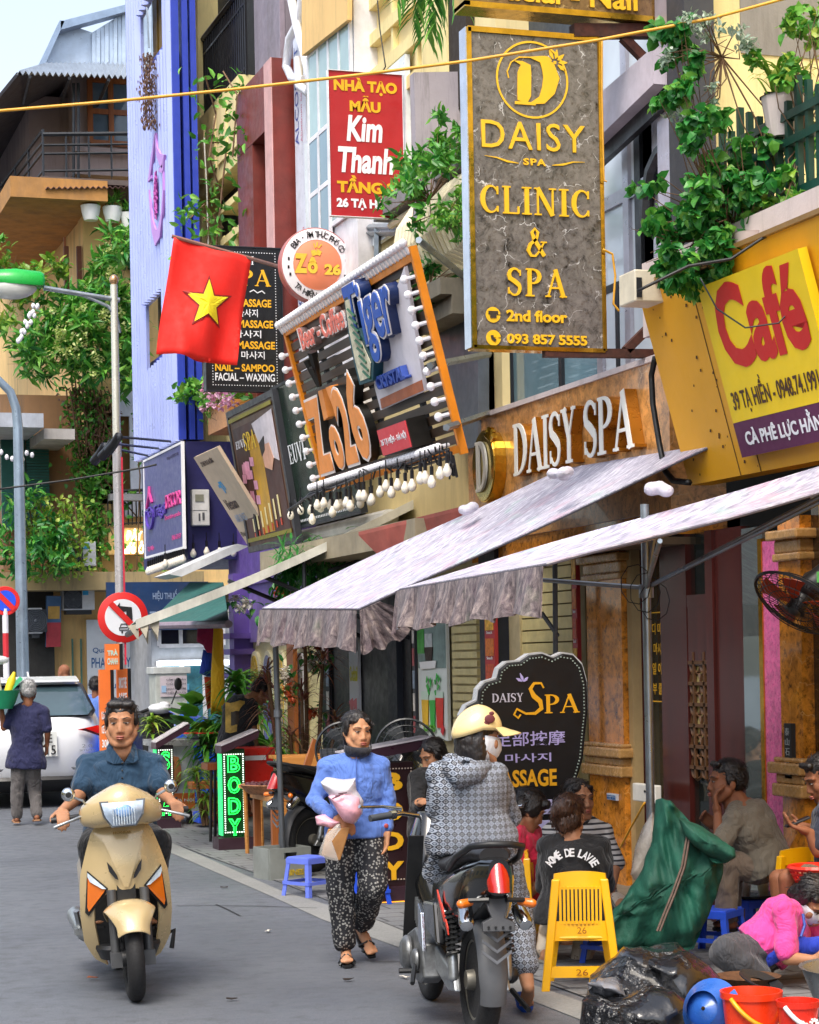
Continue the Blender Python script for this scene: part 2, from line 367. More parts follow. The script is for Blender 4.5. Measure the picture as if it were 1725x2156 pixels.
def m_leaf(name, a, b, c=None):
 g = NB(name); oi = g.n('NewGeometry'); f = oi.outputs['Random Per Island']; n = g.noise(g.co(), 6, 3)
 o = g.ramp(f, [(0., a), (.5, b), (1., c or tuple(min(1, x*1.6) for x in b))])
 o = g.mix(g.ramp(n, [(.35, .35), (.6, 0.)]), o, tuple(x*.45 for x in a))
 g.base(o); g.set(Roughness=.42, Subsurface_Weight=0.); g.b.inputs['Transmission Weight'].default_value = 0;
 tr = g.n('BsdfTranslucent'); g.l(o, tr.inputs[0]); mx = g.n('MixShader'); mx.inputs[0].default_value = .3
 out = g.t.nodes['Material Output']; g.l(g.b.outputs[0], mx.inputs[1]); g.l(tr.outputs[0], mx.inputs[2]); g.l(mx.outputs[0], out.inputs[0]); return g.m
ASPH = m_asphalt()
PAVE = m_concrete('pavement_slabs', (.13, .135, .145), (.2, .205, .21), 1.1)
BAND = m_concrete('kerb_concrete', (.2, .205, .2), (.28, .28, .27))
GRAYCON = m_concrete('weathered_concrete', (.16, .16, .17), (.33, .33, .35))
YEL = m_plaster('ochre_plaster', C('#f0c987')); CREAM = m_plaster('cream_plaster', C('#f3dfa6'), .3)
OLDW = m_plaster('grey_plaster', C('#a99a9c'), .75); PINKP = m_plaster('pale_plaster', C('#d9cbc8'), .4)
LEMON = m_plaster('lemon_plaster', C('#f1e0a2'), .45); ORANGEW = m_plaster('orange_plaster', C('#d8893f'), .3)
BROWNM = m_marble('brown_granite', C('#c67d28'), C('#7d4a16'), C('#e0a860'), C('#2e1a08'), 1.8, .12)
DARKM = m_marble('dark_granite', C('#3b2a1a'), C('#0e0b09'), C('#9c7b3d'), C('#6b4a20'), 2.2)
TANM = m_marble('tan_stone', C('#c98f52'), C('#94602f'), C('#e3b98a'), C('#7a4c24'), 1.6, .3)
GREYM = m_marble('grey_marble', C('#6a645f'), C('#201c1a'), C('#e6e3e0'), C('#4a3a28'), 2.3, .2)
GLASS = mat('window_glass', '#6f8e9b', .04, var=.25, vs=.8, bump=.02, bs=2, spec=1.); GLASSD = mat('dark_glass', '#16201f', .05, var=.3, bump=0, spec=.8)
GLASSL = mat('pale_reflection_glass', '#d3dde6', .1, var=.25, vs=.6, bump=.03, bs=1.5, spec=.9)  # pale base colour stands in for bright reflections in the panes
CLEAR = mat('clear_glass', '#dfeaea', .03, var=0, bump=0, alpha=.22)
BLK = mat('black_paint', '#15151a', .4); DGREY = mat('dark_metal', '#2c3036', .45, metal=.3); STEEL = mat('galvanised_steel', '#9aa3ab', .35, metal=.75, var=.2)
WHITE = mat('white_paint', '#e9e9ee', .45, dirt=.12); WHT = mat('clean_white', '#f4f4f6', .4, var=.04, bump=0); RUST = mat('rusty_steel', '#4a2418', .7, metal=.3, var=.5, vs=14, dirt=.3)
GREYP = mat('grey_panel', '#8f8590', .5, dirt=.5); MAROON = mat('brick_red_panel', '#7a2e26', .45, var=.2, dirt=.2); WOODB = m_wood('brown_wood', C('#8a4a22'), C('#b06a35'), 1, 'z')
WOODD = m_wood('dark_red_wood', C('#361614'), C('#562420'), 1, 'z', .25); BLUEF = mat('blue_fin_paint', '#2f45b5', .4, var=.1); NAVY = mat('navy_paint', '#2b2a63', .5, var=.12)
PURP = mat('purple_paint', '#6d55a8', .5, dirt=.15); MUST = mat('mustard_panel', '#8a6a12', .55); GREENP = mat('dark_green_paint', '#123f38', .4); RED = mat('red_paint', '#d8232a', .4)
TIN = mat('pale_tin', '#b9cbe0', .35, metal=.2, var=.12, dirt=.12); ROOFT = mat('corrugated_roof', '#c3ccd6', .4, metal=.4, dirt=.2); OAK = m_wood('orange_wood', C('#b5702e'), C('#dca05a'), 1, 'x')
YPAN = mat('amber_panel', '#f7b120', .38, var=.05, vs=1.2, dirt=.05); BRASS = mat('polished_brass', '#d9a93a', .15, metal=.9, var=.25, vs=9, bump=.05); GOLD = mat('gold_letter', '#f3bd22', .4, var=.06, bump=0)
BULB = mat('frosted_bulb', '#f1eff4', .25, var=.05, bump=0, coat=.5)
# ================================================================ ground
gr = MB(); gr.box(-60, 60, -15, 160, -.3, 0); struct(gr.build('road', ASPH))
up_e = [(250, 1722), (362, 1774), (591, 1875), (793, 1937), (900, 1980), (1067, 2054), (1308, 2138), (1500, 2210)]
lo_e = [(245, 1736), (356, 1794), (569, 1886), (681, 1937), (882, 2010), (1000, 2060), (1230, 2150), (1420, 2230)]
kb = MB()
U = [at(*p, Z=.004) for p in up_e]; L = [at(*p, Z=.004) for p in lo_e]
kb.sheet([[a, b] for a, b in zip(U, L)]); struct(kb.build('kerb_strip', BAND))
pv = MB(); pv.sheet([[V((4.28+.02*sin(i*1.7), 7+i*2.0, .008+0)), V((6.6, 7+i*2.0, .008))] for i in range(10)]); struct(pv.build('pavement', PAVE))
ck = MB()
for pts in ([(372, 1907), (450, 1906), (560, 1908), (668, 1912)], [(455, 1904), (480, 1915), (505, 1928)], [(780, 2025), (880, 2024)], [(362, 1742), (430, 1752), (560, 1768)]):
 P = [at(*p, Z=.0045) for p in pts]
 for a, b in zip(P, P[1:]):
  n = V((-(b-a).y, (b-a).x, 0)).normalized()*.008; ck.add([a-n, b-n, b+n, a+n], [(0, 1, 2, 3)])
struct(ck.build('road_joint', mat('crack', '#26282c', .9)))
LIT = mat('litter', '#d9d3c8', .8); LITD = mat('dark_litter', '#241a14', .8)
for px, py, mm in ((565, 1962, LIT), (694*.56+345, 1690+.56*670, LITD), (227*.56+345, 1690+.56*322, LITD), (905*.56+345, 1690+.56*660, LIT), (400*.56+345, 1690+.56*288, LIT), (256*.56+345, 1690+.56*743, LITD), (195, 2062, mat('brown_litter', '#a0562a', .8))):
 c = at(px, py, Z=.006); a = random.random()*3
 o = MB().sheet([[c+V((cos(a)*x-sin(a)*y, sin(a)*x+cos(a)*y, .004+.01*random.random())) for y in (-.012, 0, .012)] for x in (-.03, 0, .03)], .004).build('litter', mm)
 tag(o, {LIT: 'pale scrap of paper lying on the asphalt', LITD: 'dark crumb of rubbish on the grey road'}.get(mm, 'brown dry leaf on the road beside the scooter'), 'litter', 'scraps of litter on the road')
# ================================================================ helpers for facades
XF = 6.3
def bld(name, label, loc, cat='building'): return thing(name, label, cat, loc)
def win(par, X, tl, br, nx=1, ny=1, fm=WHITE, gm=GLASS, fw=.05, t=.05, bars=True):
 a, b = at(*tl, X=X), at(*br, X=X); y0, y1, z0, z1 = b.y, a.y, b.z, a.z; f = MB()
 for i in range(nx+1): y = y0+(y1-y0)*i/nx; f.box(X-t, X, y-fw/2, y+fw/2, z0, z1)
 for i in range(ny+1): z = z0+(z1-z0)*i/ny; f.box(X-t+.004, X-.002, y0, y1, z-fw/2, z+fw/2)
 o = f.build('window', fm, par); MB().box(X-.02, X+.01, y0, y1, z0, z1).build('pane', gm, o); return o
def winY(par, Y, tl, br, nx=1, ny=1, fm=WHITE, gm=GLASS, fw=.05, t=.05):
 a, b = at(*tl, Y=Y), at(*br, Y=Y); x0, x1, z0, z1 = a.x, b.x, b.z, a.z; f = MB()
 for i in range(nx+1): x = x0+(x1-x0)*i/nx; f.box(x-fw/2, x+fw/2, Y-t, Y, z0, z1)
 for i in range(ny+1): z = z0+(z1-z0)*i/ny; f.box(x0, x1, Y-t+.004, Y-.002, z-fw/2, z+fw/2)
 o = f.build('window', fm, par); MB().box(x0, x1, Y-.02, Y+.01, z0, z1).build('pane', gm, o); return o
def railing(mb, a, b, h, n, r=.012, top=.025, mids=(.1,)):
 a, b = V(a), V(b); z = V((0, 0, h))
 mb.tube([a+z, b+z], top, 6)
 for m in mids: mb.tube([a+z*m, b+z*m], r*1.2, 5)
 for i in range(n+1):
  p = a+(b-a)*i/n; mb.tube([p, p+z], r, 5)
 return mb
A = bld('corner_house', 'old ochre corner house with tin roof and overgrown balconies', (6, 35, 0)); YA = 35.
XA = at(185, 1000, Y=YA).x
bY(YA, (-40, 1232), (430, 1625), -7, None).build('ground_floor_wall', YEL, A)
a = at(185, 400, Y=YA); b = at(185, 1240, Y=YA)
MB().box(XA, XA+9, YA, YA+14, b.z, at(185, 392, Y=YA).z).build('wall', YEL, A)
MB().box(XA-.02, XA+.45, YA-.1, YA+.4, b.z, a.z).build('pillar', YEL, A)
bY(YA+.8, (150, 140), (330, 375), -8).build('upper_wall', OLDW, A)
bY(YA+1.2, (60, 200), (150, 420), -8).build('side_wall', OLDW, A)
pY(YA+1.5, [(85, 138), (127, 45), (194, 68), (194, 140)], -6).build('gable', TIN, A)
g = MB()
for i in range(16):
 x0, x1 = 194+i*9, 194+i*9+8.2; pY(YA+1.4-.03*(i % 2), [(x0, 138), (x0, 68-(x0-194)*.62), (x1, 68-(x1-194)*.62), (x1, 138)], -.4, g)
g.build('gable_cladding', TIN, A)
tr = MB(); pY(YA+1.2, [(80, 140), (126, 42), (136, 44), (93, 140)], -.3, tr); pY(YA+1.2, [(128, 62), (128, 44), (300, 0), (300, 14)], -.3, tr); tr.build('roof_trim', mat('trim_metal', '#8fa3bd', .4, metal=.3), A)
def corr(p00, p01, p10, p11, n, amp=.03, th=.01):
 rows = []
 for s in range(2):
  a_, b_ = (V(p00), V(p01)) if s == 0 else (V(p10), V(p11)); nrm = (V(p01)-V(p00)).cross(V(p10)-V(p00)).normalized()
  rows.append([a_+(b_-a_)*i/n+nrm*amp*(1 if i % 2 else -1) for i in range(n+1)])
 return MB().sheet(rows, th)
corr(at(35, 152, Y=YA-1.4), at(310, 163, Y=YA-1.4), at(95, 135, Y=YA+.8), at(310, 132, Y=YA+.8), 44, .035).build('awning_roof', ROOFT, A)
o = MB().sheet([[at(35, 152, Y=YA-1.4), at(150, 150, Y=YA+.6)], [V(at(35, 152, Y=YA-1.4))+V((-1.6, 8, -1.2)), V(at(150, 150, Y=YA+.6))+V((0, 8, 0))]], .05).build('side_roof', mat('roof_underside', '#4b4a52', .7, dirt=.4), A)
rf = MB()
for t in (.1, .4, .7):
 p = at(35, 152, Y=YA-1.4)*(1-t)+at(310, 163, Y=YA-1.4)*t; rf.tube([p-V((0, 0, .06)), p+V((.2, 2.2, .1))], .03, 5)
for px in (155, 165): rf.tube([at(px, 175, Y=YA-.9), at(px, 375, Y=YA-.9)], .025, 6)
rf.build('roof_strut', DGREY, A)
winY(A, YA+.78, (188, 168), (278, 305), 2, 2, WOODB, mat('bluish_glass', '#5f7385', .06, bump=.03, bs=2), .09)
winY(A, YA+.76, (281, 168), (330, 305), 2, 2, WOODB, GLASS, .09)
bY(YA+.7, (150, 310), (330, 330), .1).build('sill', OLDW, A)
bY(YA-1.2, (85, 370), (330, 394), -2.2).build('balcony_slab', mat('stained_slab', '#5d5350', .9, dirt=.7), A)
corr(at(95, 395, Y=YA-1.3), at(330, 392, Y=YA-1.3), at(95, 400, Y=YA-.4), at(330, 398, Y=YA-.4), 40, .02).build('slab_edge_roof', mat('rusty_tin', '#7a5a58', .7, dirt=.4), A)
p0_ = at(92, 374, Y=YA-1.15); r_ = MB(); railing(r_, at(92, 374, Y=YA-1.15), at(330, 370, Y=YA-1.15), at(92, 283, Y=YA-1.15).z-p0_.z, 5, .018, .035, (.15, .55, .75))
p0 = at(92, 374, Y=YA-1.15); p1 = p0+V((-.35, 9, 0)); railing(r_, p0, p1, .76, 7, .02, .03, (.15, .55, .75)); r_.build('balcony_rail', DGREY, A)
MB().box(p1.x-.2, XA+.2, p0.y-.1, p1.y, p0.z-.35, p0.z-.02).build('side_balcony_slab', mat('ochre_soffit', '#b58348', .85, dirt=.5), A)
bY(YA-.01, (266, 400), (330, 570), -.1).build('dark_opening', mat('dark_room', '#1a201e', .6), A)
winY(A, YA-.05, (276, 470), (330, 566), 2, 1, WOODB, GLASSD, .07)
bY(YA-.06, (256, 396), (263, 570), .1).build('drainpipe', DGREY, A)
wl = mat('warm_lamp', '#ffd9a0', .4, emit=2.5, var=0, bump=0)
for px, py in ((295, 477), (299, 489), (297, 498), (291, 506), (312, 478), (314, 490), (306, 505)): MB().ell(at(px+5, py, Y=YA-.16), (.03, .03, .03), nu=8, nv=5).build('lamp', wl, A)
m_ = MB()
for px in (133, 160): bY(YA+.01, (px, 520), (px+12, 640), .1, m_)
m_.build('shutter', mat('brown_shutter', '#6e3a22', .6), A)
bY(YA-.02, (133, 500), (142, 700), .06).build('side_window', WOODB, A)
winY(A, YA-.02, (206, 850), (300, 1062), 1, 1, mat('white_surround', '#dfe4f2', .6), mat('brown_blind', '#6b4a18', .6, vs=2), .42, .08)
s_ = MB()
for i in range(34): z = at(100, 912+i*6, Y=YA).z; s_.box(XA-1.6+.62, XA-1.6+1.0, YA+.3, YA+.35, z-.05, z-.01)
s_.box(XA-1.6+.2, XA-1.6+.6, YA+.28, YA+.36, at(100, 1112, Y=YA).z, at(100, 905, Y=YA).z); s_.build('green_shutter', mat('shutter_green', '#17584f', .5), A)
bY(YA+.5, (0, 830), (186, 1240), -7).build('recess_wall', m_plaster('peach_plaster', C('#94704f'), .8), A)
bY(YA-1.6, (-30, 868), (92, 900), -2.6).build('concrete_canopy', mat('pale_concrete', '#aeb4bf', .8, dirt=.35), A)
bY(YA-1.3, (92, 902), (158, 925), -1.8).build('small_canopy', mat('pale_concrete2', '#b5b0ac', .8, dirt=.35), A)
r_ = MB(); railing(r_, at(228, 1108, Y=YA-.45), at(330, 1102, Y=YA-.45), .95*.6, 12, .012, .03, (.05, .9)); r_.build('window_grille', BLK, A)
bY(YA-.4, (226, 1042), (302, 1056), .25).build('planter_shelf', GRAYCON, A)
bY(YA-1.0, (0, 1205), (430, 1240), -1.2).build('ledge', m_plaster('mossy_ledge', C('#a9956c'), .95, 2.), A)
bY(YA-.3, (226, 1112), (330, 1168), .1).build('sign_recess', YEL, A)
neon = mat('lit_letters', '#ffe9c8', .4, emit=2.2, var=0, bump=0)
an = thing('neon_sign', 'lit yellow café letters on the ochre corner wall', 'sign', at(275, 1140, Y=YA-.45))
for t_, bx_ in (('ĐÂY', (265, 1113, 300, 1138)), ('Café ở', (246, 1139, 304, 1166))):
 p, q = at(bx_[0], bx_[1], Y=YA-.45), at(bx_[2], bx_[3], Y=YA-.45); l0 = V(an['_w'])
 text(t_, an, (p.x-l0.x, q.x-l0.x, q.z-l0.z, p.z-l0.z), neon, bold=.02, shear=.15, ext=.02)
g = MB()
for i in range(9): x = at(286+i*3.6, 1500, Y=YA).x; g.box(x, x+.045, YA-.12-.05*(i % 2), YA, 0, 3.2)
g.build('folding_shutter', mat('mint_shutter', '#3f8a70', .55), A)
g = MB()
for px in (150, 168): bY(YA-.05, (px, 1345), (px+7, 1560), .06, g)
g.build('door_frame', mat('teal_frame', '#4f7f73', .5), A)
bY(YA-.3, (-40, 1240), (120, 1640), -.1).build('dark_recess', mat('recess', '#2a2a28', .8), A)
pp = MB()
pp.tube([at(212, 1370, Y=YA-.1), at(214, 1395, Y=YA-.1), at(232, 1412, Y=YA-.1), at(236, 1500, Y=YA-.1), at(228, 1535, Y=YA-.1), at(246, 1552, Y=YA-.1), at(262, 1540, Y=YA-.1)], .035, 6)
pp.build('drain_pipe', mat('grey_pvc', '#8d8a72', .5), A)
YP = 33.
P = bld('pharmacy_shop', 'grey pharmacy shop front with glass cabinets on the side street', at(400, 1600, Y=YP), 'shop')
bY(YP, (318, 1300), (760, 1640), -6).build('wall', mat('pale_grey_wall', '#b9bdc4', .7, dirt=.2), P)
winY(P, YP-.03, (334, 1318), (470, 1358), 3, 1, WHITE, GLASSD, .06)
winY(P, YP-.03, (334, 1395), (480, 1580), 3, 1, WHITE, mat('teal_glass', '#3f7f8d', .08, var=.5, vs=5), .07)
bY(YP-.1, (330, 1392), (480, 1400), .1).build('strip_light', mat('tube_light', '#eaf6ff', .4, emit=2.0, var=0, bump=0), P)
sh = MB(); colr = [mat('box_yellow', '#d8cf8c', .6), mat('box_blue', '#4d9cc0', .6), mat('box_white', '#dfe6e6', .6)]
for i in range(34):
 px = 336+i % 9*7+random.random()*2; py = 1440+i//9*18; sh.cur = random.randrange(3); bY(YP-.06, (px, py), (px+5, py+8+random.random()*5), .05, sh)
sh.build('medicine_box', colr, P)
rt_ = mat('red_letters', '#d6303a', .5, var=0, bump=0)
for bx_ in ((354, 1323, 390, 1335), (353, 1408, 387, 1421), (418, 1408, 446, 1421), (417, 1494, 444, 1506)):
 p, q = at(bx_[0], bx_[1], Y=YP-.1), at(bx_[2], bx_[3], Y=YP-.1); l0 = V(P['_w'])
 text('PHARMACY', P, (p.x-l0.x, q.x-l0.x, q.z-l0.z, p.z-l0.z), rt_, bold=.03, name='lettering')
XB = 5.6; yb0, yb1 = at(382, 930, X=XB).y, at(300, 960, X=XB).y+.25; zt = 12.5; zb = 4.62
B = bld('blue_tower', 'narrow blue corrugated tower with slanted cut-outs and pink emblem', (XB, yb0, 0))
QA = [(297, 40), (322, -8), (351, -40), (351, 105), (331, 141), (299, 184)]; QB = [(307, 647), (352, 606), (352, 752), (309, 791)]
def cut(Q, px):   # picture-free: turn the opening outline into (y,z) once
 return [(at(*p, X=XB).y, at(*p, X=XB).z) for p in Q]
polys = [cut(QA, 0), cut(QB, 0)]
def spans(y):
 o = []
 for P_ in polys:
  zs = []
  for i in range(len(P_)):
   (a0, b0), (a1, b1) = P_[i], P_[(i+1) % len(P_)]
   if (a0 <= y) != (a1 <= y): zs.append(b0+(b1-b0)*(y-a0)/(a1-a0))
  if len(zs) >= 2: o.append((min(zs), max(zs)))
 return sorted(o)
g = MB(); nr = 15
for i in range(nr):
 y0 = yb0+(yb1-yb0)*i/nr; y1 = yb0+(yb1-yb0)*(i+1)/nr; ym = (y0+y1)/2; z = zb
 for a_, b_ in spans(ym)+[(zt, zt)]:
  if a_ > z:
   g.box(XB-.012, XB+.03, y0, y1, z, a_); w_ = (y1-y0)
   g.prism([(XB-.012, y0+w_*.12, z), (XB-.09, y0+w_*.3, z), (XB-.09, y0+w_*.5, z), (XB-.012, y0+w_*.78, z)], (0, 0, a_-z))
  z = b_
g.build('corrugated_face', mat('periwinkle_metal', '#a9b5ee', .32, var=.1, vs=1.2, metal=.25, bump=.03, dirt=.12), B)
g = MB()
for k in range(5): y = yb0+.3+k*.42; g.box(XB+.2, XB+.26, y, y+.3, zb, zt)
g.build('mustard_panel', MUST, B)
g = MB()
for z in (at(330, 90, X=XB).z, at(330, 745, X=XB).z): g.box(XB+.12, XB+.18, yb0, yb1, z-.03, z+.03)
g.build('frame', BLUEF, B)
for i, (x0, x1) in enumerate(((377, 392), (399, 411), (416, 428))):
 p, q = at(x0, 930, Y=yb0), at(x1, 930, Y=yb0); MB().box(p.x, q.x, yb0-.02, yb0+.25, zb+.02, zt).build('fin', BLUEF, B)
MB().box(XB+.9, XB+1.6, yb0+.5, yb1, zb, zt).build('inner_wall', mat('dark_inner', '#2a3038', .7), B)
emb = MB(); pk = mat('pink_emblem', '#c58be0', .4, var=.1, bump=0)
def ym(px, py): return at(px, py, X=XB-.05)
def ribbon(mb, pts, w_, X, t=.03):
 P_ = [at(*p, X=X-.05) for p in pts]; n = len(P_); ww = w_ if isinstance(w_, list) else [w_]*n; A_, B_ = [], []
 for i in range(n):
  d_ = (P_[min(i+1, n-1)]-P_[max(i-1, 0)]).normalized(); q = V((0, -d_.z, d_.y))*ww[i]/2; A_.append(P_[i]+q); B_.append(P_[i]-q)
 mb.sheet([A_, B_], t); return mb
ribbon(emb, [(326, 280), (327, 300), (330, 320), (336, 335), (343, 340), (342, 355), (334, 358)], [.03, .05, .1, .14, .2, .12, .04], XB-.06)
ribbon(emb, [(325, 282), (322, 310), (317, 350), (313, 380), (318, 372)], [.03, .07, .12, .14, .04], XB-.06)
ribbon(emb, [(313, 400), (316, 440), (321, 480), (327, 501), (334, 490), (340, 450), (343, 400), (342, 360)], [.03, .06, .14, .2, .16, .08, .06, .04], XB-.06)
pk2 = MB()
for k, (py, s) in enumerate(((370, .5), (388, .8), (405, 1.), (420, 1.), (437, .8), (452, .5))):
 c = at(328, py, X=XB-.11)
 for a_ in range(4):
  t = a_*pi/2+pi/4+(k % 2)*.3; pk2.tube([c, c+V((0, cos(t)*.13*s, sin(t)*.16*s))], [.035*s, .008], 5)
emb.build('emblem', pk, B); pk2.build('flower_emblem', mat('magenta_emblem', '#b0489e', .4, bump=0), B)
zn0, zn1 = at(385, 1178, X=XB).z, zb
N = bld('decor_shop', 'navy and purple shop box under the blue tower', (XB+.1, yb0, 0), 'shop')
MB().box(XB+.06, XB+3, yb0, yb1+.1, zn0, zn1).build('wall', NAVY, N)
MB().box(XB+.7, XB+3, yb0-5.6, yb0+.5, zn0-.35, zn0+.7).build('soffit_wall', PURP, N)
MB().box(XB+.75, XB+3, yb0-6.3, yb0+.1, 2.05, zn0-.3).build('fascia', mat('lilac_paint', '#8d78c4', .5, dirt=.1), N)
g = MB(); g.box(XB+.55, XB+.8, yb0-.35, yb0-.1, 0, zn0-.2)
for z in (1.9, 2.1, 1.6): g.box(XB+.48, XB+.8, yb0-.42, yb0-.05, z, z+.07)
g.build('pilaster', PURP, N)
aw = MB(); aw.box(XF+.1, XF+2, yb0-5.8, yb0-.1, 0, 2.05); aw.build('arcade_wall', mat('cream_paint', '#efe2ae', .55, dirt=.15), N)
for k, px in enumerate((507, 536, 563, 588)):
 c = at(px, 1500, X=XF+.05).y; f = MB(); hw = .26
 arch = [(c-hw, .5), (c+hw, .5), (c+hw, 1.62)]+[(c+hw*cos(rad(t)), 1.62+.32*sin(rad(t))) for t in range(15, 180, 15)]+[(c-hw, 1.62)]
 f.prism([(XF+.06, y, z) for y, z in arch], (.06, 0, 0)); w_ = f.build('window', mat('cream_frame', '#f6edc8', .5), N)
 ins = [(c+(y-c)*.72, .5+(z-.5)*.94+.03) for y, z in arch]
 MB().prism([(XF+.05, y, z) for y, z in ins], (.03, 0, 0)).build('pane', mat('arch_glass%d' % (k % 2), ('#8c94b8', '#e5c14a')[k % 2], .25), w_)
lt = MB(); c = at(618, 1500, X=XF).y
for i in range(5): lt.box(XF+.03, XF+.08, c-.35+i*.17, c-.31+i*.17, .4, 1.9)
for i in range(9): lt.box(XF+.035, XF+.075, c-.35, c+.37, .42+i*.18, .45+i*.18)
lt.build('lattice_door', WHITE, N)
YCa, YCb = at(522, 300, X=XF).y, at(430, 300, X=XF).y
Ch = bld('balcony_house', 'cream house with iron balcony and climbing vines', (XF, YCa, 0))
MB().box(XF+1.2, XF+6, YCa, YCb+.2, 3.2, 12.5).build('wall', mat('dark_recess_wall', '#4a4a4c', .8, dirt=.3), Ch)
g = MB()
g.box(XF-.1, XF+1.3, YCa, YCb+.2, 8.0, 9.05); g.build('balcony_parapet', LEMON, Ch)
g = MB(); y = YCa
while y < YCb: g.box(XF-.13, XF-.09, y, y+.5, 8.18, 8.85); y += .62
g.build('parapet_panel', CREAM, Ch)
r_ = MB(); railing(r_, (XF, YCa, 9.05), (XF, YCb, 9.05), 1.1, 22, .02, .05, (.08, .8)); r_.build('balcony_rail', BLK, Ch)
g = MB()
for k in range(7): z = 7.6-k*.42; g.box(XF-.05, XF+.9, YCa, YCa+1.35, z, z+.09)
for k in range(3): g.box(XF-.04, XF+.02, YCa+.1+k*.55, YCa+.2+k*.55, 3.6, 7.3)
g.build('louvre', LEMON, Ch)
win(Ch, XF+1.1, (440, -60), (510, 60), 2, 1, WHITE, GLASSL)
MB().box(XF-.08, XF+1.2, YCb-.1, YCb+.2, 3.2, 12.5).build('pier', LEMON, Ch)
MB().box(XF+.6, XF+1.2, YCa+1.4, YCb, 3.3, 7.6).build('dark_glazing', GLASSD, Ch)
YDa, YDb = at(605, 330, X=XF).y, at(490, 330, X=XF-.3).y
D = bld('portal_building', 'grey panelled front with a deep brick-red portal frame', (XF, YDa, 0))
MB().box(XF, XF+5, YDa, YDb, 3.5, 13).build('wall', GREYP, D)
zp = at(600, 130, X=XF-.05).z
xr, xl = at(562, 330, Y=YDa).x, XF-.35
MB().box(xr, XF+.02, YDa-.3, YDa, 4, zp).build('portal_leg', MAROON, D); MB().box(xr-.015, xr-.002, YDa-.3, YDa+.02, 4, zp).build('edge_strip', mat('pinkish_edge', '#d9a7a4', .5), D)
MB().box(xr, XF+.01, YDb-.75, YDb, 4, zp-.02).build('portal_leg', MAROON, D)
MB().box(xr-.004, XF+.02, YDa+.005, YDb-.005, zp-.75, zp+.005).build('portal_lintel', MAROON, D)
MB().box(xr+.15, XF+.01, YDa+.35, YDb-.9, 4, zp-.8).build('recess_panel', mat('mauve_panel', '#8a6f78', .5, dirt=.3), D)
MB().box(XF-.06, XF, YDa-.01, YDb-1.4, zp+.05, 13).build('upper_panel', mat('streaked_panel', '#a093a0', .4, dirt=.6), D)
MB().box(XF+.02, XF+.3, YDa-.42, YDa-.3, 3.5, 13).build('gap', BLK, D)
YE0, YE1 = at(652, 400, X=XF).y, YDa-.42
E_ = Sign('cladding_strip', 'white cladding strip printed with blue and red lettering', 'panel', (XF-.02, (YE0+YE1)/2, 6.2), YE1-YE0, 5.6, RX, 0, .3, mat('film_white', '#dfe6f4', .35))
bl = mat('blue_print', '#3b57a8', .5, var=0, bump=0); pkp = mat('red_print', '#d46a8a', .5, var=0, bump=0)
def vtext(sg, t, u, v0, v1, wd, m):
 """lettering turned to read upwards"""
 cu = bpy.data.curves.new('t', 'FONT'); cu.body = t; cu.size = 1; cu.resolution_u = 2; to = bpy.data.objects.new('t', cu); COL.objects.link(to)
 me = bpy.data.meshes.new_from_object(to); bpy.data.objects.remove(to)
 for q in me.vertices: q.co = (-q.co.y, q.co.x, 0)
 x0, x1, z0, z1 = sg.bx(u-wd/2, v0, u+wd/2, v1); return place_text(me, 'lettering', sg.o, (x0, x1, z0, z1), m, .004)
for v in (.05, .42, .78): vtext(E_, 'ALCOREST', .22, v, v+.2, .3, bl); vtext(E_, 'Aluminum composite panel', .62, v, v+.2, .17, pkp)
h = MB()
h.tube([at(*p, X=XF-.12) for p in ((636, -10), (632, 40), (610, 80), (603, 140), (615, 165), (640, 168))], .05, 7); h.tube([at(*p, X=XF-.16) for p in ((612, -10), (626, 60), (640, 110), (655, 180), (650, 195), (630, 180), (628, 120))], .05, 7)
tag(h.build('white_hose', mat('white_pvc', '#e6e7f0', .4), smooth=60), 'white drain hoses looping down beside the cladding strip', 'hose')
YFa, YFb = at(1000, 500, X=XF).y, YE0
F_ = bld('cream_house', 'cream plaster house with tall bay window and louvred balcony above the beer shop', (XF, YFa, 0))
MB().box(XF, XF+5, YFa-.6, YFb, 2.6, 12.5).build('wall', CREAM, F_)
pX(XF-.28, [(645, 118), (645, -60), (742, -120), (742, 42)], .05).build('parapet', YEL, F_)
win(F_, XF-.25, (652, 120), (748, 440), 4, 1, WHITE, mat('aqua_glass', '#a9c6c6', .12, var=.3, vs=.7, bump=.02, bs=2), .05, .03)
MB().box(XF-.24, XF, at(746, 300, X=XF-.25).y-.03, at(652, 300, X=XF-.25).y, 4.2, 9.9).build('bay_side', WHITE, F_)
win(F_, XF-.262, (654, 300), (700, 500), 2, 2, WHITE, GLASS, .05, .03)
g = MB(); y0, y1 = at(945, 60, X=XF).y, at(748, 60, X=XF).y
for k in range(8): z = 7.15+k*.36; g.box(XF-.08, XF+.1, y0, y1, z, z+.12)
for k in range(5): y = y0+(y1-y0)*k/4; g.box(XF-.06, XF, y, y+.06, 7.0, 10.2)
g.build('balcony_louvre', LEMON, F_)
MB().box(XF-.1, XF, at(940, 60, X=XF-.1).y, at(887, 60, X=XF-.1).y, 6.6, 12.4).build('pier', LEMON, F_)
MB().box(XF+.02-.1, XF, at(1000, 60, X=XF).y, at(945, 60, X=XF).y, 6.6, 12).build('dark_opening', mat('dark_brown_room', '#2b2219', .8), F_)
pY(at(985, 300, X=XF).y, [(872, 152), (985, 150), (985, 440), (880, 480)], -.12).build('concrete_screen', m_plaster('stained_grey', C('#a79fa6'), .9, 1.4), F_)
bX(XF-.04, (650, 305), (870, 470), .05).build('white_panel', mat('pale_panel', '#e4ebee', .35, dirt=.1), F_)
g = MB(); P_ = lambda x, y: at(x, y, X=XF-.12)
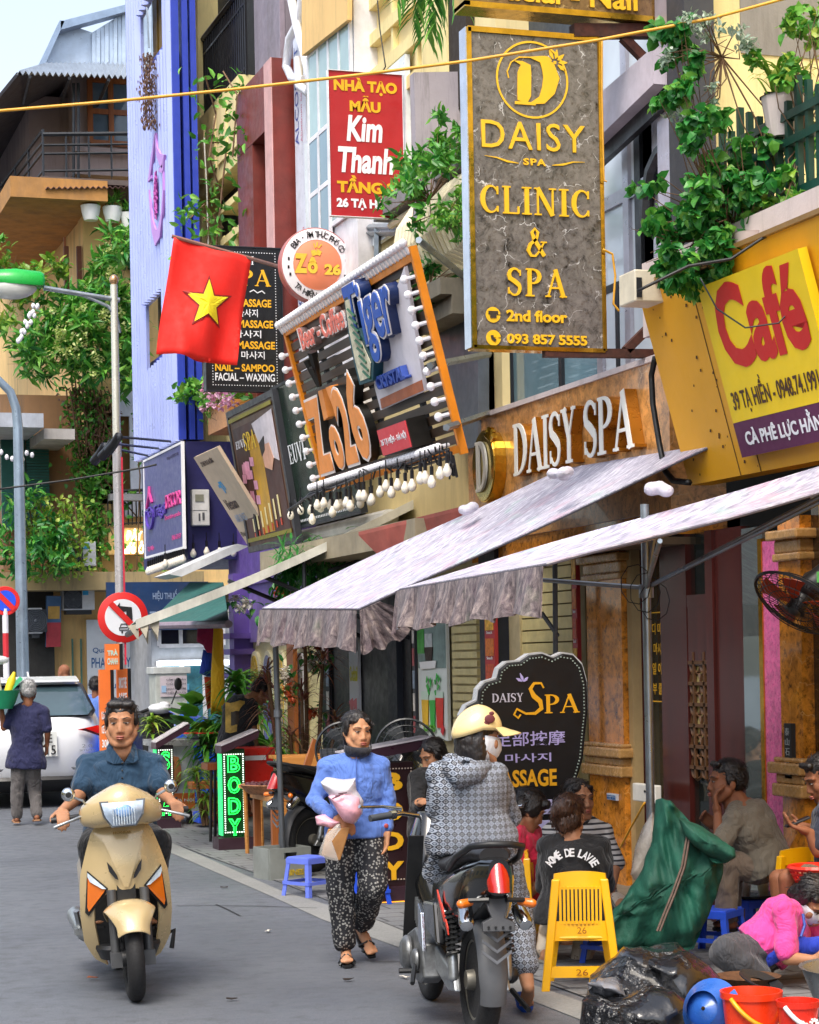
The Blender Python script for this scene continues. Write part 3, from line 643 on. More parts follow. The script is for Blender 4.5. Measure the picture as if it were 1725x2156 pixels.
for a_, b_ in (((655, 480), (868, 478)), ((795, 480), (795, 640)), ((668, 330), (655, 500)), ((690, 500), (740, 498)), ((760, 490), (850, 488))): g.tube([P_(*a_), P_(*b_)], .035, 4)
g.build('panel_frame', STEEL, F_)
g = MB(); ya, yb_ = at(1010, 560, X=XF-.3).y, at(880, 640, X=XF-.3).y
z0 = at(950, 598, X=XF-.3).z; g.box(XF-.5, XF, YFa-.5, yb_, z0-.14, z0); g.box(XF-.4, XF, YFa-.5, yb_, z0-.3, z0-.14); g.build('cornice', mat('dirty_cornice', '#9a917d', .8, dirt=.7), F_)
g = MB(); zc = at(940, 470, X=XF-.2).z
for k in range(16):
 y = at(1000, 480, X=XF-.3).y+k*.105; pr = [(0, .75), (-.16, .7), (-.3, .5), (-.34, .28), (-.25, .08), (-.05, 0)]
 g.tube([(XF-.15+a_, y, zc-.45+b_) for a_, b_ in pr], .022, 6)
g.tube([(XF-.2, YFa-.3, zc+.3), (XF-.2, YFa+1.75, zc+.3)], .035, 6); g.tube([(XF-.25, YFa-.3, zc-.47), (XF-.25, YFa+1.75, zc-.47)], .035, 6)
g.build('bowed_railing', mat('cream_iron', '#e9dfbf', .5, dirt=.1), F_)
MB().box(XF-.32, XF+.1, YFa-.4, YFa+1.9, zc+.36, zc+.52).build('planter_ledge', GRAYCON, F_)
pX(XF-.05, [(938, 660), (1030, 610), (1030, 940), (985, 950)], .1).build('steel_backing', mat('blue_grey_steel', '#7d8896', .45, metal=.3, dirt=.3), F_)
YG = [at(x, 1500, X=XF).y for x in (690, 880, 945, 1075)]
MB().box(XF-.02, XF+1, YG[0]+.05, yb0-5.7, 0, 2.9).build('orange_wall', ORANGEW, F_)
MB().box(XF-.07, XF-.02, at(632, 1500, X=XF).y, at(618, 1500, X=XF).y, 0, 2.6).build('door_jamb', WOODB, F_)
MB().box(XF-.06, XF+1, YG[1], YG[0], 0, 2.9).build('black_cladding', mat('black_cladding', '#101219', .45, var=.3, bump=.05), F_)
MB().box(XF-.12, XF-.06, at(862, 1500, X=XF).y, at(843, 1500, X=XF).y, 0, 2.9).build('black_post', mat('blue_black', '#141a26', .5), F_)
MB().box(XF-.02, XF+1, YG[3]-.3, YG[1]-.02, 0, 2.9).build('beige_wall', mat('beige_wall', '#cbbd95', .6, dirt=.2), F_)
g = MB(); zz = .15
while zz < 2.5: g.box(XF-.05, XF-.02, at(1018, 1500, X=XF).y, at(965, 1500, X=XF).y, zz, zz+.055); zz += .075
g.build('vented_shutter', mat('cream_shutter', '#d9c98f', .5, dirt=.15), F_)
MB().box(XF-.14, XF, at(1080, 1500, X=XF).y, at(1046, 1500, X=XF).y, 0, 2.9).build('black_pillar', mat('slate_pillar', '#1b2230', .5), F_)
MB().box(XF-.9, XF+.5, YFa-.9, YFb-1, 2.75, 2.95).build('canopy_slab', mat('beige_soffit', '#9b8f76', .7, dirt=.4), F_)
YGa, YGb = at(1395, 770, X=XF).y-.35, at(1012, 895, X=XF).y
G = bld('spa_building', 'spa building with stone fascia, tall mirrored windows and granite pillars', (XF, YGa, 0))
MB().box(XF+.3, XF+5, YGa, YGb, 2.6, 12).build('core_wall', mat('slate_wall', '#39414b', .6), G)
MB().box(XF, XF+.3, YGb-.36, YGb-.04, 3.5, 5.6).build('slate_column', mat('slate_column', '#323b47', .5, var=.1), G)
win(G, XF+.12, (1082, 700), (1455, 800), 3, 1, DGREY, GLASS, .06)
win(G, XF+.1, (1262, 40), (1402, 800), 2, 2, mat('silver_frame', '#b9b7c2', .35, metal=.5), GLASSL, .1)
win(G, XF+.1, (1352, 240), (1442, 560), 1, 1, DGREY, GLASSL, .1)
MB().box(XF-.05, XF+.12, at(1445, 500, X=XF).y, at(1402, 500, X=XF).y, 3.6, 9).build('silver_pier', mat('silver_panel', '#bdb6c2', .35, metal=.4, dirt=.15), G)
MB().box(XF-.12, XF+.1, at(1482, 400, X=XF).y, at(1445, 400, X=XF).y, 3.6, 10).build('slate_pier', mat('slate_pier', '#373a42', .6, dirt=.3), G)
pX(XF-.1, [(1262, 315), (1262, 222), (1405, 100), (1405, 178)], .1).build('eave_band', mat('pale_band', '#c9bfca', .5, dirt=.2), G)
pX(XF-.05, [(1262, 360), (1262, 318), (1405, 180), (1405, 230)], .05).build('eave_shadow_strip', BLK, G)  # black strip painted in for the shade under the eave band
ar = MB(); ar.tube([at(*p, X=XF-.0) for p in ((1360, 480), (1362, 420), (1372, 360), (1390, 320), (1402, 308))], .05, 6); ar.build('arch_frame', BLK, G)
ca, wa, ha = sign_between(Xp=XF-.12, tl=(1015, 895), br=(1408, 1125))
fas = MB().box(XF-.12, XF+.3, YGa, YGb, 2.78, 3.83).build('stone_fascia', TANM, G)
MB().box(XF-.14, XF+.3, YGa-.01, YGb+.01, 3.83, 3.87).build('coping', PINKP, G)
zl = 2.62
MB().box(XF-.1, XF+.4, YGa, YGb, zl, 2.78).build('lintel', BROWNM, G)
yp, yq = ([at(x, 1500, X=X_0).y for x in (1078, 1208, 1222, 1237, 1310, 1330, 1600, 1618, 1642, 1688, 1712, 1574)] for X_0 in (XF-.15, XF))
g = MB(); zz = .02
while zz < 2.6: g.box(XF+.0, XF+.03, yq[1], yq[0], zz, zz+.088); zz += .1
g.build('roller_shutter', mat('cream_roller', '#e8d795', .5, dirt=.08), G)
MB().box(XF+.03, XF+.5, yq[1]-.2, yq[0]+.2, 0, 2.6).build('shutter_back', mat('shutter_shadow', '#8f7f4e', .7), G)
def pillar(ya, yb):
 p = MB().box(XF-.14, XF+.3, ya, yb, .0, zl).build('pillar', BROWNM, G)
 for L_ in (((.0, .03, .12),), ((.92, .05, .08), (1.0, .03, .06), (1.06, .07, .07), (1.13, .04, .03)), ((2.35, .03, .05), (2.4, .02, .08), (2.48, .06, .06))):
  g = MB()
  for z, e, h in L_: g.box(XF-.14-e, XF+.0, ya-e, yb+e, z, z+h)
  g.build('moulding', mat('light_granite', '#b98d55', .25, var=.25, vs=14), p, bev=.012)
pillar(yp[4], yp[3]); pillar(yp[9], yp[8])
MB().box(XF-.1, XF+.1, yp[4]-.09, yp[4]-.01, 0, zl).build('door_edge', mat('cream_edge', '#b59a6b', .5, dirt=.3), G)
dk = MB()
def post(x0, x1, t=.1): dk.box(XF-t, XF+.05, at(x1, 1500, X=XF).y, at(x0, 1500, X=XF).y, 0, zl)
post(1326, 1362, .03); post(1400, 1455, .02); post(1500, 1515, .035); post(1515, 1572, .015)
dk.box(XF-.018, XF+.05, at(1515, 1500, X=XF).y, at(1400, 1500, X=XF).y, 2.12, 2.2); dk.box(XF-.018, XF+.05, at(1515, 1500, X=XF).y, at(1400, 1500, X=XF).y, 0, .32)
dk.box(XF-.015, XF+.05, at(1500, 1500, X=XF).y, at(1400, 1500, X=XF).y, 1.72, 2.12)
door = dk.build('door_frame', WOODD, G)
MB().box(XF+.02, XF+.06, at(1578, 1500, X=XF).y, at(1326, 1500, X=XF).y, 0, zl).build('pane', mat('door_glass', '#2a3330', .04, var=.2, bump=0, alpha=.45), door)
la = MB(); yl0, yl1 = at(1500, 1500, X=XF).y, at(1456, 1500, X=XF).y; sp = (yl1-yl0)/2
for a_, b_ in ((yl0, yl1),):
 for i in range(2):
  for j in range(6):
   c = V((XF, yl0+sp*(i+.5), 1.74-j*sp*.9)); la.tube([c+V((0, cos(t*pi/4)*.085, sin(t*pi/4)*.085)) for t in range(9)], .012, 4)
   la.box(XF-.02, XF, c.y-.012, c.y+.012, c.z-sp*.45, c.z+sp*.45); la.box(XF-.02, XF, c.y-sp*.5, c.y+sp*.5, c.z-.012, c.z+.012)
la.build('lattice', mat('lattice_wood', '#5a3b20', .5), door)
MB().box(XF+.005, XF+.015, yl0, yl1, 1.2, 1.78).build('lattice_backing', mat('pale_backing', '#b8a66a', .7), door)
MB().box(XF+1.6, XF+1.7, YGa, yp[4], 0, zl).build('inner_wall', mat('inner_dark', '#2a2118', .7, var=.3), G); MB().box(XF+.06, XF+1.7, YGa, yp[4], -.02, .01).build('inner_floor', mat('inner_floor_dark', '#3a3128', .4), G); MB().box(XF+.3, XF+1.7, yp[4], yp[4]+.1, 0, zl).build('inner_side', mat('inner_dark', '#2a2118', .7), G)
MB().box(XF-.02, XF+.02, yq[7], yq[11], .1, 2.6).build('mirror_pane', mat('mirror_glass', '#aebbb9', .03, metal=.75, var=.2, vs=.7, bump=.02, bs=1.2), G)
MB().box(XF-.03, XF-.0, yq[8]-.1, yq[7]-.02, .2, 2.5).build('pink_screen', mat('pink_led', '#e06aa0', .3, var=.3, vs=22, bump=0), G)
MB().box(XF-.04, XF-.0, yq[7]-.02, yq[7]+.03, .2, 2.52).build('brass_strip', BRASS, G)
MB().box(XF-.06, XF+.3, yp[10]-.1, yp[9], 0, 2.75).build('granite_pier', DARKM, G)
MB().box(XF-.4, XF+.1, YGa, yp[2], 2.55, 2.6).build('porch_soffit', mat('brown_soffit', '#6b543c', .6), G)
MB().box(XF-.55, XF+.2, YGa, YGb-.1, 0, .14).build('doorstep', mat('stone_step', '#7d7263', .6, dirt=.3), G)
Hb = bld('cafe_building', 'yellow café building with plant filled balcony and amber fascia', (XF, 10, 0))
MB().box(XF-.14, XF+4, 4, yp[10]-.1, 0, 2.85).build('wall', YPAN, Hb)
MB().box(XF+1.6, XF+6, 4, YGa-.02, 3.8, 11).build('back_wall', LEMON, Hb)
MB().box(XF+.12, XF+5, YGa-.14, YGa-.02, 3.8, 11).build('party_wall', LEMON, Hb); MB().box(XF+.4, XF+3, YGa-.15, YGa-.14, at(1500, 250, X=XF+1).z, at(1500, 90, X=XF+1).z).build('stain', m_plaster('grey_stain', C('#8f8b86'), .9), Hb)
ybal = YGa-.1
z1, z0 = at(1450, 512, X=XF-.35).z, at(1420, 590, X=XF-.35).z
MB().box(XF-.35, XF+2, 4, ybal, z0-.3, z1).build('balcony_slab', PINKP, Hb)
r_ = MB(); zr0, zr1 = z1, at(1600, 245, X=XF-.1).z
y = 6.
while y < at(1510, 400, X=XF-.1).y: r_.box(XF-.12, XF-.08, y, y+.035, zr0, zr1+.06*(int(y*8) % 3)); y += .125
for z in (zr1-.12, zr0+.42, zr0+.1): r_.box(XF-.13, XF-.07, 6, at(1510, 400, X=XF-.1).y, z, z+.05)
r_.build('balcony_railing', GREENP, Hb)
bm_ = MB(); bm_.tube([(XF+1.1, ybal-.1, at(1500, 300, X=XF+1.1).z-.1), (XF+1.1, 8, at(1500, 300, X=XF+1.1).z-.0)], .14, 10); bm_.build('stair_rail', LEMON, Hb)
yl = at(1452, 1022, X=XF-.15).y; zb_, ztp = at(1452, 1022, X=XF-.15).z, at(1343, 612, Y=yl).z; xt = at(1343, 612, Y=yl).x; xb = XF-.15
fp = MB().prism([(xb, yl, zb_), (xt, yl, ztp), (xt+.1, yl, ztp), (XF, yl, zb_)], (0, -7, 0)).build('amber_fascia', YPAN, Hb)
sm = MB()
for y in (yl-.75, yl-1.02): sm.add([(xb-.002, y, zb_), (xt-.002, y, ztp), (xt-.002, y+.012, ztp), (xb-.002, y+.012, zb_)], [(0, 1, 2, 3)])
for k in range(40):
 t = random.random(); y = yl-.1-random.random()*1.0; c = V((xb+(xt-xb)*t-.004, y, zb_+(ztp-zb_)*t)); s = .004+.009*random.random()
 sm.add([c+V((0, -s, -s)), c+V((0, s, -s*.6)), c+V((-.001, s*.7, s)), c+V((-.001, -s, s*.7))], [(0, 1, 2, 3)])
sm.build('rust_spot', mat('rust_spot', '#5a3410', .8), fp)
MB().box(xt-.03, XF+.2, 5, yl+.02, ztp+.0, ztp+.03).build('fascia_cap', mat('cap_metal', '#8b6a3a', .6), fp)
Q = bld('opposite_row', 'row of cream shophouses across the street', (-6, 20, 0))
MB().box(-14, -9.5, -12, 36, 0, 7).build('wall', CREAM, Q)
g = MB()
for y in range(-10, 36, 3):
 for z in (1.0, 4.2): g.box(-9.52, -9.46, y, y+1.5, z, z+1.5)
g.build('window', GLASS, Q)
# ================================================================ signs
def _L(s, px, py):
 if not hasattr(s, 'Mi'):
  o = s.o; M_ = MX.Translation(o.location) @ o.rotation_euler.to_matrix().to_4x4(); s.Mi = M_.inverted()
 c = s.Mi @ V((0, 0, CH)); d = s.Mi.to_3x3() @ ray(px, py); t = -c.y/d.y; q = c+d*t; return q.x, q.z
Sign.L = _L
def _pb(s, lb, rb, lt):
 a, b, c = s.L(*lb), s.L(*rb), s.L(*lt); return (a[0], b[0], a[1], c[1])
Sign.pb = _pb
def tx(s, t, lb, rb, lt, m, **k): return text(t, s.o, s.pb(lb, rb, lt), m, **k)
def pxpoly(s, pts, m, name='panel', y=-.004, th=.01): return MB().prism([(s.L(*p)[0], y, s.L(*p)[1]) for p in pts], (0, -th, 0)).build(name, m, s.o, local=True)
def lm(n, c, **k): return mat(n, c, k.pop('r', .5), var=k.pop('var', .05), bump=0, **k)
def cen(*p):
 q = V((0, 0, 0))
 for a in p: q += a
 return q/len(p)
WL, YL, BL_ = lm('white_letters', '#eef0f4'), lm('yellow_letters', '#f2b51d'), lm('black_letters', '#1c1c1e')
YD = 13.3
c, w_, h_ = sign_between(Yp=YD, tl=(984, 57), br=(1274, 740))
S = Sign('blade_sign', 'tall grey marble hanging sign with gold clinic lettering and brass edges', 'sign', c, w_, h_, 0, 0, .1, GREYM)
f = MB(); a, b = w_/2, h_/2
for x0, x1, z0, z1 in ((-a-.012, -a+.024, -b, b), (a-.016, a+.012, -b+.002, b-.002), (-a+.001, a-.001, b-.028, b+.01), (-a+.001, a-.001, -b-.01, -b+.018)): f.box(x0, x1, -.014, .11, z0, z1)
f.build('brass_edge', BRASS, S.o, local=True); MB().box(-a-.02, -a-.013, -.016, .112, -b, b).build('silver_edge', mat('mirror_steel', '#d5d6de', .12, metal=.9), S.o, local=True)
GS = dict(ext=.012, dep=.001); asp = w_/h_
S.line([(_arc(.48, .15, .267, .267*asp, 0, 360, 44), .014)], GOLD, 'ring')
S.line([([(.35, .095), (.40, .10), (.425, .11), (.42, .13), (.415, .2), (.40, .222)], [.005, .03, .085, .1, .1, .07]), ([(.345, .226), (.5, .226)], .02),
  ([(.47, .08), (.55, .083), (.6, .105), (.625, .14), (.6, .18), (.55, .212), (.46, .226)], [.01, .05, .1, .12, .1, .06, .01]),
  ([(.3, .15), (.29, .13), (.32, .1), (.38, .082), (.47, .08), (.55, .083)], .008)], GOLD, 'emblem', ext=.008)
fl = []
for k in range(8):
 t = rad(-35+k*38); fl.append(([(.655+.028*cos(t), .09-.028*asp*sin(t)), (.655+.06*cos(t), .09-.06*asp*sin(t)), (.655+.095*cos(t), .09-.095*asp*sin(t))], [.008, .028, .004]))
fl.append(([(.645, .09), (.665, .09)], .02)); S.line(fl, GOLD, 'flower')
S.T('DAISY', .088, .285, .873, .373, GOLD, sp=1.1, **GS); S.T('SPA', .40, .399, .57, .421, GOLD, bold=.03, sp=1.2, **GS)
S.line([([(.11, .398), (.2, .402), (.28, .412), (.365, .416)], [.002, .008, .014, .004]), ([(.62, .416), (.7, .412), (.78, .402), (.87, .4)], [.004, .014, .008, .002])], GOLD, 'swash')
S.S('CLINIC', .07, .487, .895, .58, GOLD, **GS); S.S('&', .41, .616, .565, .709, GOLD, **GS); S.S('SPA', .26, .744, .71, .836, GOLD, gap=.12, **GS)
S.T('2nd floor', .25, .878, .71, .915, GOLD, bold=.03, **GS); S.T('093 857 5555', .25, .953, .86, .985, GOLD, bold=.03, **GS)
for v in (.896, .968): S.line([(_arc(.15, v, .027, .027*asp, 0, 360, 16), .055)], GOLD, 'icon')
S.line([([(.15, .884), (.15, .895)], .07), ([(.15, .894), (.15, .906)], .045)], lm('icon_dark', '#3a3026'), 'icon_mark', y=-.008); S.line([([(.137, .96), (.142, .971), (.165, .977)], .02)], lm('icon_dark', '#3a3026'), 'icon_mark', y=-.008)
c, w_, h_ = sign_between(Yp=YD-.05, tl=(979, -70), br=(1392, 45))
S = Sign('header_sign', 'brown marble header box with gold lettering above the blade sign', 'sign', c, w_, h_, 0, 0, .2, m_marble('olive_marble', C('#6e5230'), C('#2c2013'), C('#b99a62'), C('#4e3416'), 1.6))
f = MB(); a, b = w_/2, h_/2; f.box(-a-.01, a+.01, -.01, .2, -b-.01, -b+.03); f.box(-a-.01, -a+.03, -.01, .2, -b, b); f.build('brass_edge', BRASS, S.o, local=True)
S.T('Facial - Nail', .14, .2, .875, .79, GOLD, bold=.022, **GS)
def beam(a, b, t, mb): mb.obox((V(a)+V(b))/2, (V(b)-V(a)).length, t, t, (V(b)-V(a)).to_track_quat('X', 'Z').to_matrix())
q = lambda x, y: at(x, y, Y=YD+.02)
for L_, lab in (((((1205, 66), (1400, 66), .09), ((1393, 60), (1393, 230), .07), ((1312, 78), (1392, 160), .06)), 'rusty steel bracket with diagonal brace at the top of the marble blade sign'), ((((1145, 743), (1378, 745), .06), ((1318, 738), (1368, 688), .06)), 'thin rusty bracket under the bottom edge of the marble blade sign')):
 bk = MB()
 for a_, b_, t in L_: beam(q(*a_), q(*b_), t, bk)
 tag(bk.build('sign_bracket', RUST), lab, 'bracket')
YR = at(850, 300, X=XF).y-.3
c, w_, h_ = sign_between(Yp=YR, tl=(691, 147), br=(852, 461))
S = Sign('red_sign', 'red hanging sign with yellow and white hand lettered words', 'sign', c, w_, h_, 0, 0, .05, mat('sign_red', '#b01f26', .45, var=.06, bump=0), WHITE, .006)
yr = lm('sign_yellow', '#e6b21a')
S.T('NHÀ TẠO', .07, .04, .93, .155, yr, bold=.05); S.T('MẪU', .28, .162, .70, .275, yr, bold=.05); S.T('Kim', .23, .30, .72, .48, WL, bold=.035, shear=.15); S.T('Thanh', .11, .52, .86, .70, WL, bold=.035, shear=.15)
S.T('TẦNG 2', .09, .717, .88, .838, yr, bold=.05); S.T('26 TẠ HIỆN', .08, .857, .88, .955, WL, bold=.05)
pl = MB(); q = lambda x, y: at(x, y, Y=YR+.1); pl.tube([q(868, 158), (lambda v: v)(q(856, 158)), q(858, 300), q(874, 480)], .03, 6); pl.tube([q(852, 152), q(900, 150)], .04, 6); pl.tube([q(878, -20), q(880, 150)], .035, 6); pl.tube([q(878, 455), q(850, 457)], .025, 6)
tag(pl.build('sign_pole', mat('grey_pipe', '#69707a', .5), smooth=50), 'grey pipe frame holding the red hanging sign', 'pole')
YB_ = at(604, 650, X=XF).y-.5
c, w_, h_ = sign_between(Yp=YB_, tl=(430, 517), br=(597, 824))
S = Sign('massage_sign', 'black hanging massage sign half hidden behind the flag', 'sign', c, w_, h_, 0, 0, .12, mat('sign_black', '#16181c', .35, var=.1, bump=0), DGREY, .01)
S.S('EUVI', .36, .06, .64, .12, WL); S.S('SPA', .3, .15, .86, .27, YL)
for i, (t_, k_) in enumerate((('BODY MASSAGE', '바디 마사지'), ('FOOT MASSAGE', '발 마사지'), ('FACE MASSAGE', '얼굴 마사지'))):
 S.T(t_, .1, .36+i*.147, .86+.02*i, .415+i*.147, YL, bold=.03); S.T(k_, .2, .43+i*.147, .68+.04*i, .485+i*.147, WL, bold=.01)
S.T('NAIL – SAMPOO', .11, .815, .89, .868, YL, bold=.03); S.T('FACIAL – WAXING', .11, .88, .89, .935, WL, bold=.02)
S.line([([(.58, .31), (.63, .295), (.68, .315), (.74, .3), (.78, .318)], .012)], WL, 'swash')
def dotted(sg, pts, step, r, m, name='dotted_border', y=-.004):
 d_ = MB()
 for a_, b_ in zip(pts, pts[1:]):
  A_, B_ = sg.p(*a_), sg.p(*b_); n = max(1, int((B_-A_).length/step))
  for i in range(n): q_ = A_+(B_-A_)*i/n; d_.box(q_.x-r, q_.x+r, y-.003, y, q_.z-r, q_.z+r)
 return d_.build(name, m, sg.o, local=True)
dotted(S, [(.08, .035), (.92, .035), (.92, .965), (.08, .965), (.08, .035)], .03, .005, WL)
YF_ = YB_-1.2
F4 = [at(*p, Y=YF_) for p in ((366, 499), (530, 546), (498, 771), (332, 744))]
def flagpt(s, t):
 a_ = F4[0]*(1-s)+F4[1]*s; b_ = F4[3]*(1-s)+F4[2]*s; q_ = a_*(1-t)+b_*t
 return q_+V((0, .10*sin(s*7+t*2.5)*(.3+t*.7)+.04*sin(s*16-t*6)*t, .015*sin(s*9)))
fl = thing('flag', 'red flag with yellow star on a short wall pole', 'flag', F4[1]); fl['_w'] = tuple(F4[1])
MB().sheet([[flagpt(i/16, j/16) for i in range(17)] for j in range(17)], .004).build('cloth', mat('flag_red', '#ee2114', .75, var=.05, bump=.1, bs=8), fl, smooth=180)
sc_, st_ = (.52, .49), []
def star(r1, r2, off):
 P_ = []
 for k in range(10):
  r = r1 if k % 2 == 0 else r2; a_ = pi/2+k*pi/5+.1; P_.append((sc_[0]+r*cos(a_)*.92, sc_[1]-r*sin(a_)*.72*1.0))
 sb = MB(); vs = [flagpt(*sc_)+V((0, -off, 0))]
 ring = []
 for k in range(10):
  for j in range(3): t = j/3; p_ = P_[k]; n_ = P_[(k+1) % 10]; ring.append((p_[0]*(1-t)+n_[0]*t, p_[1]*(1-t)+n_[1]*t))
 for f_ in (.5, 1.): vs += [flagpt(sc_[0]+(x-sc_[0])*f_, sc_[1]+(y-sc_[1])*f_)+V((0, -off, 0)) for x, y in ring]
 n = len(ring); fs = [(0, 1+(i+1) % n, 1+i) for i in range(n)]+[(1+i, 1+(i+1) % n, 1+n+(i+1) % n, 1+n+i) for i in range(n)]
 return sb.add(vs, fs)
star(.36, .15, .012).build('star_outline', mat('dark_red_thread', '#8f1410', .7), fl); star(.30, .125, .02).build('star', mat('star_yellow', '#fbe31c', .7, var=.03), fl)
MB().tube([at(362, 497, Y=YF_+.02), at(532, 545, Y=YF_+.02), at(604, 566, Y=YB_-.3)], .022, 7).build('pole', mat('pole_brown', '#8c6257', .5), fl)
YZ = 20.2
c = at(668, 558, Y=YZ); R_ = (at(744, 558, Y=YZ)-c).length
S = Sign('round_sign', 'round orange and white beer sign between the flag and the light framed sign', 'sign', c, 2*R_, 2*R_, 0, 0, .1)
def disc(sg, r, y, th, m, name, n=48): return MB().lathe([(r*.97, 0), (r, .006), (r, th-.006), (r*.97, th)], (0, y, 0), (0, -1, 0), n).build(name, m, sg.o, local=True, smooth=40)
disc(S, R_, .12, .12, mat('pink_rim', '#b06a66', .4), 'rim'); disc(S, R_*.965, 0, .012, lm('white_disc', '#ece6ea'), 'disc'); disc(S, R_*.665, -.012, .006, lm('coral_disc', '#ee8a63'), 'disc_centre')
def arctext(sg, t, r, a0, a1, h, m, flip=False):
 o_ = []
 n = len(t)
 for i, ch in enumerate(t):
  if ch == ' ': continue
  a_ = rad(a0+(a1-a0)*(i+.5)/n); x, z = r*cos(a_), r*sin(a_)
  o = text(ch, sg.o, (-h*(.16 if ch in 'I-' else .36), h*(.16 if ch in 'I-' else .36), -h*(.5 if ch not in '-' else .08), h*(.5 if ch not in '-' else .08)+(h*.25 if ch in 'ẨỰỐỔỆÀỘ' else 0)), m, bold=.01)
  rt_ = a_-pi/2 if not flip else a_+pi/2
  for v_ in o.data.vertices:
   p_ = v_.co.copy(); v_.co = (x+p_.x*cos(rt_)-p_.z*sin(rt_), p_.y-.014, z+p_.x*sin(rt_)+p_.z*cos(rt_))
arctext(S, 'BIA - ẨM THỰC PHỐ CỔ', R_*.81, 146, 28, R_*.16, BL_); arctext(S, 'TẠ HIỆN - HÀ NỘI', R_*.81, 222, 322, R_*.16, BL_, True)
for a_ in (170, 186, 200, 10, -6, -20): x, z = .5+.4*cos(rad(a_)), .5-.4*sin(rad(a_)); S.line([([(x-.012, z), (x+.012, z)], .03)], BL_, 'star', y=-.014)
gy = lm('zo_yellow', '#f4c542'); gr_ = lm('zo_outline', '#8a3d1c')
for m_, k_, d_ in ((gr_, .035, .018), (gy, .0, .022)): S.T('Z', .18, .36, .36, .62, m_, bold=.06+k_, dep=d_); S.T('ô', .36, .40, .5, .62, m_, bold=.05+k_, dep=d_); S.T('26', .59, .48, .82, .63, m_, bold=.05+k_, dep=d_)
S.line([([(.46, .38), (.44, .31)], .05), ([(.5, .37), (.53, .31)], .05), ([(.47, .28), (.45, .22)], .012), ([(.49, .27), (.5, .2)], .012), ([(.51, .28), (.56, .23)], .012)], gy, 'beer_glass', y=-.02)
MB().tube([V((R_*.9, .06, .05)), V((R_*.9+.75, .3, .12))], .03, 6).build('bracket', DGREY, S.o, local=True)
b0, b1 = at(686, 1012, X=5.55), at(972, 948, X=5.55); tlp = at(604, 690, Y=b0.y)
tilt = math.atan2(b0.x-tlp.x, tlp.z-b0.z); hh = (tlp-V((b0.x, b0.y, b0.z))).length; yc = (b0.y+b1.y)/2; zc_ = (b0.z+b1.z)/2
S = Sign('beer_shop_sign', 'large tilted beer shop sign of dark slats framed in orange and white bulbs', 'sign', V(((b0.x+tlp.x)/2, yc, zc_+(tlp.z-b0.z)/2)), abs(b0.y-b1.y), hh, RX, tilt, .1)
W_, H_ = S.w, S.h
g = MB(); n = 15
for i in range(n): z = -H_/2+H_*(i+.5)/n; g.box(-W_/2, W_/2, 0, .03, z-H_/n*.36, z+H_/n*.36)
g.build('slat', m_wood('charred_slat', C('#33281f'), C('#574536'), 1., 'x'), S.o, local=True)
g = MB()
for x in (-W_*.3, 0, W_*.3): g.box(x-.03, x+.03, .03, .07, -H_/2, H_/2)
g.build('batten', DGREY, S.o, local=True)
of = mat('orange_frame', '#e98a17', .45, dirt=.15); g = MB()
for x0, x1, z0, z1 in ((-W_/2-.03, -W_/2+.03, -H_/2, H_/2), (W_/2-.015, W_/2+.03, -H_/2-.08, H_/2+.08), (-W_/2, W_/2, H_/2-.03, H_/2+.03), (-W_/2, W_/2, -H_/2-.06, -H_/2+.0)): g.box(x0, x1, -.03, .03, z0, z1)
g.build('frame', of, S.o, local=True)
socket = mat('white_socket', '#cfd0d6', .5)
def bulbrow(sg, a_, b_, n, r, d, nm='bulb'):
 m_ = MB(); s_ = MB()
 for i in range(n):
  p_ = V(a_)+(V(b_)-V(a_))*i/(n-1); d_ = V(d); m_.ell(p_+d_*1.0, (r, r, r), nu=10, nv=7); s_.tube([p_, p_+d_*.8], r*.5, 6)
 return m_, s_
bulbs = []
for a_, b_, n, d in (((-W_/2-.02, -.03, H_/2+.0), (W_/2-.02, -.03, H_/2+.03), 44, (0, -.03, .09)), ((-W_/2, -.05, -H_/2+.02), (W_/2-.12, -.05, -H_/2+.02), 46, (0, -.1, -.0)), ((-W_/2-.02, 0, H_/2-.2), (-W_/2-.02, 0, -H_/2+.1), 10, (-.06, -.08, 0)), ((W_/2+.0, 0, H_/2-.15), (W_/2+.0, 0, -H_/2+.25), 10, (-.08, -.1, 0))):
 for i in range(n):
  p_ = V(a_)+(V(b_)-V(a_))*i/(n-1); bulbs.append((p_, V(d)))
pr_ = None
for p_, d_ in bulbs:
 if pr_ is None:
  pr_ = MB().ell((0, 0, 0), (.036, .036, .036), nu=12, nv=8).build('bulb', BULB, S.o, local=True, smooth=180); sk_ = MB().cap((0, 0, 0), (0, 0, .085), .017, .017, 7).build('socket', socket, pr_, local=True)
  o, s_ = pr_, sk_
 else:
  o = pr_.copy(); COL.objects.link(o); o.parent = S.o; s_ = sk_.copy(); COL.objects.link(s_); s_.parent = o
 o.location = p_+d_; s_.rotation_euler = (-d_).to_track_quat('Z', 'Y').to_euler()
blk = mat('letter_side', '#15130f', .4); org = lm('zo_orange', '#f59a4a', var=.12); pnk = lm('zo_pink', '#ef7f6e'); wr = lm('white_rim', '#f3ece8')
def deep(sg, t, box, m, d, bold, rim=.028, side=blk):
 text(t, sg.o, box, side, ext=d, dep=.0, bold=bold+rim*1.3, name='letter_body'); text(t, sg.o, box, wr, ext=.006, dep=d, bold=bold+rim, name='letter_rim'); text(t, sg.o, shrink(box, .035), m, ext=.006, dep=d+.007, bold=bold, name='letter_face')
def shrink(b, k): w1, h1 = b[1]-b[0], b[3]-b[2]; return (b[0]+w1*k, b[1]-w1*k, b[2]+h1*k, b[3]-h1*k)
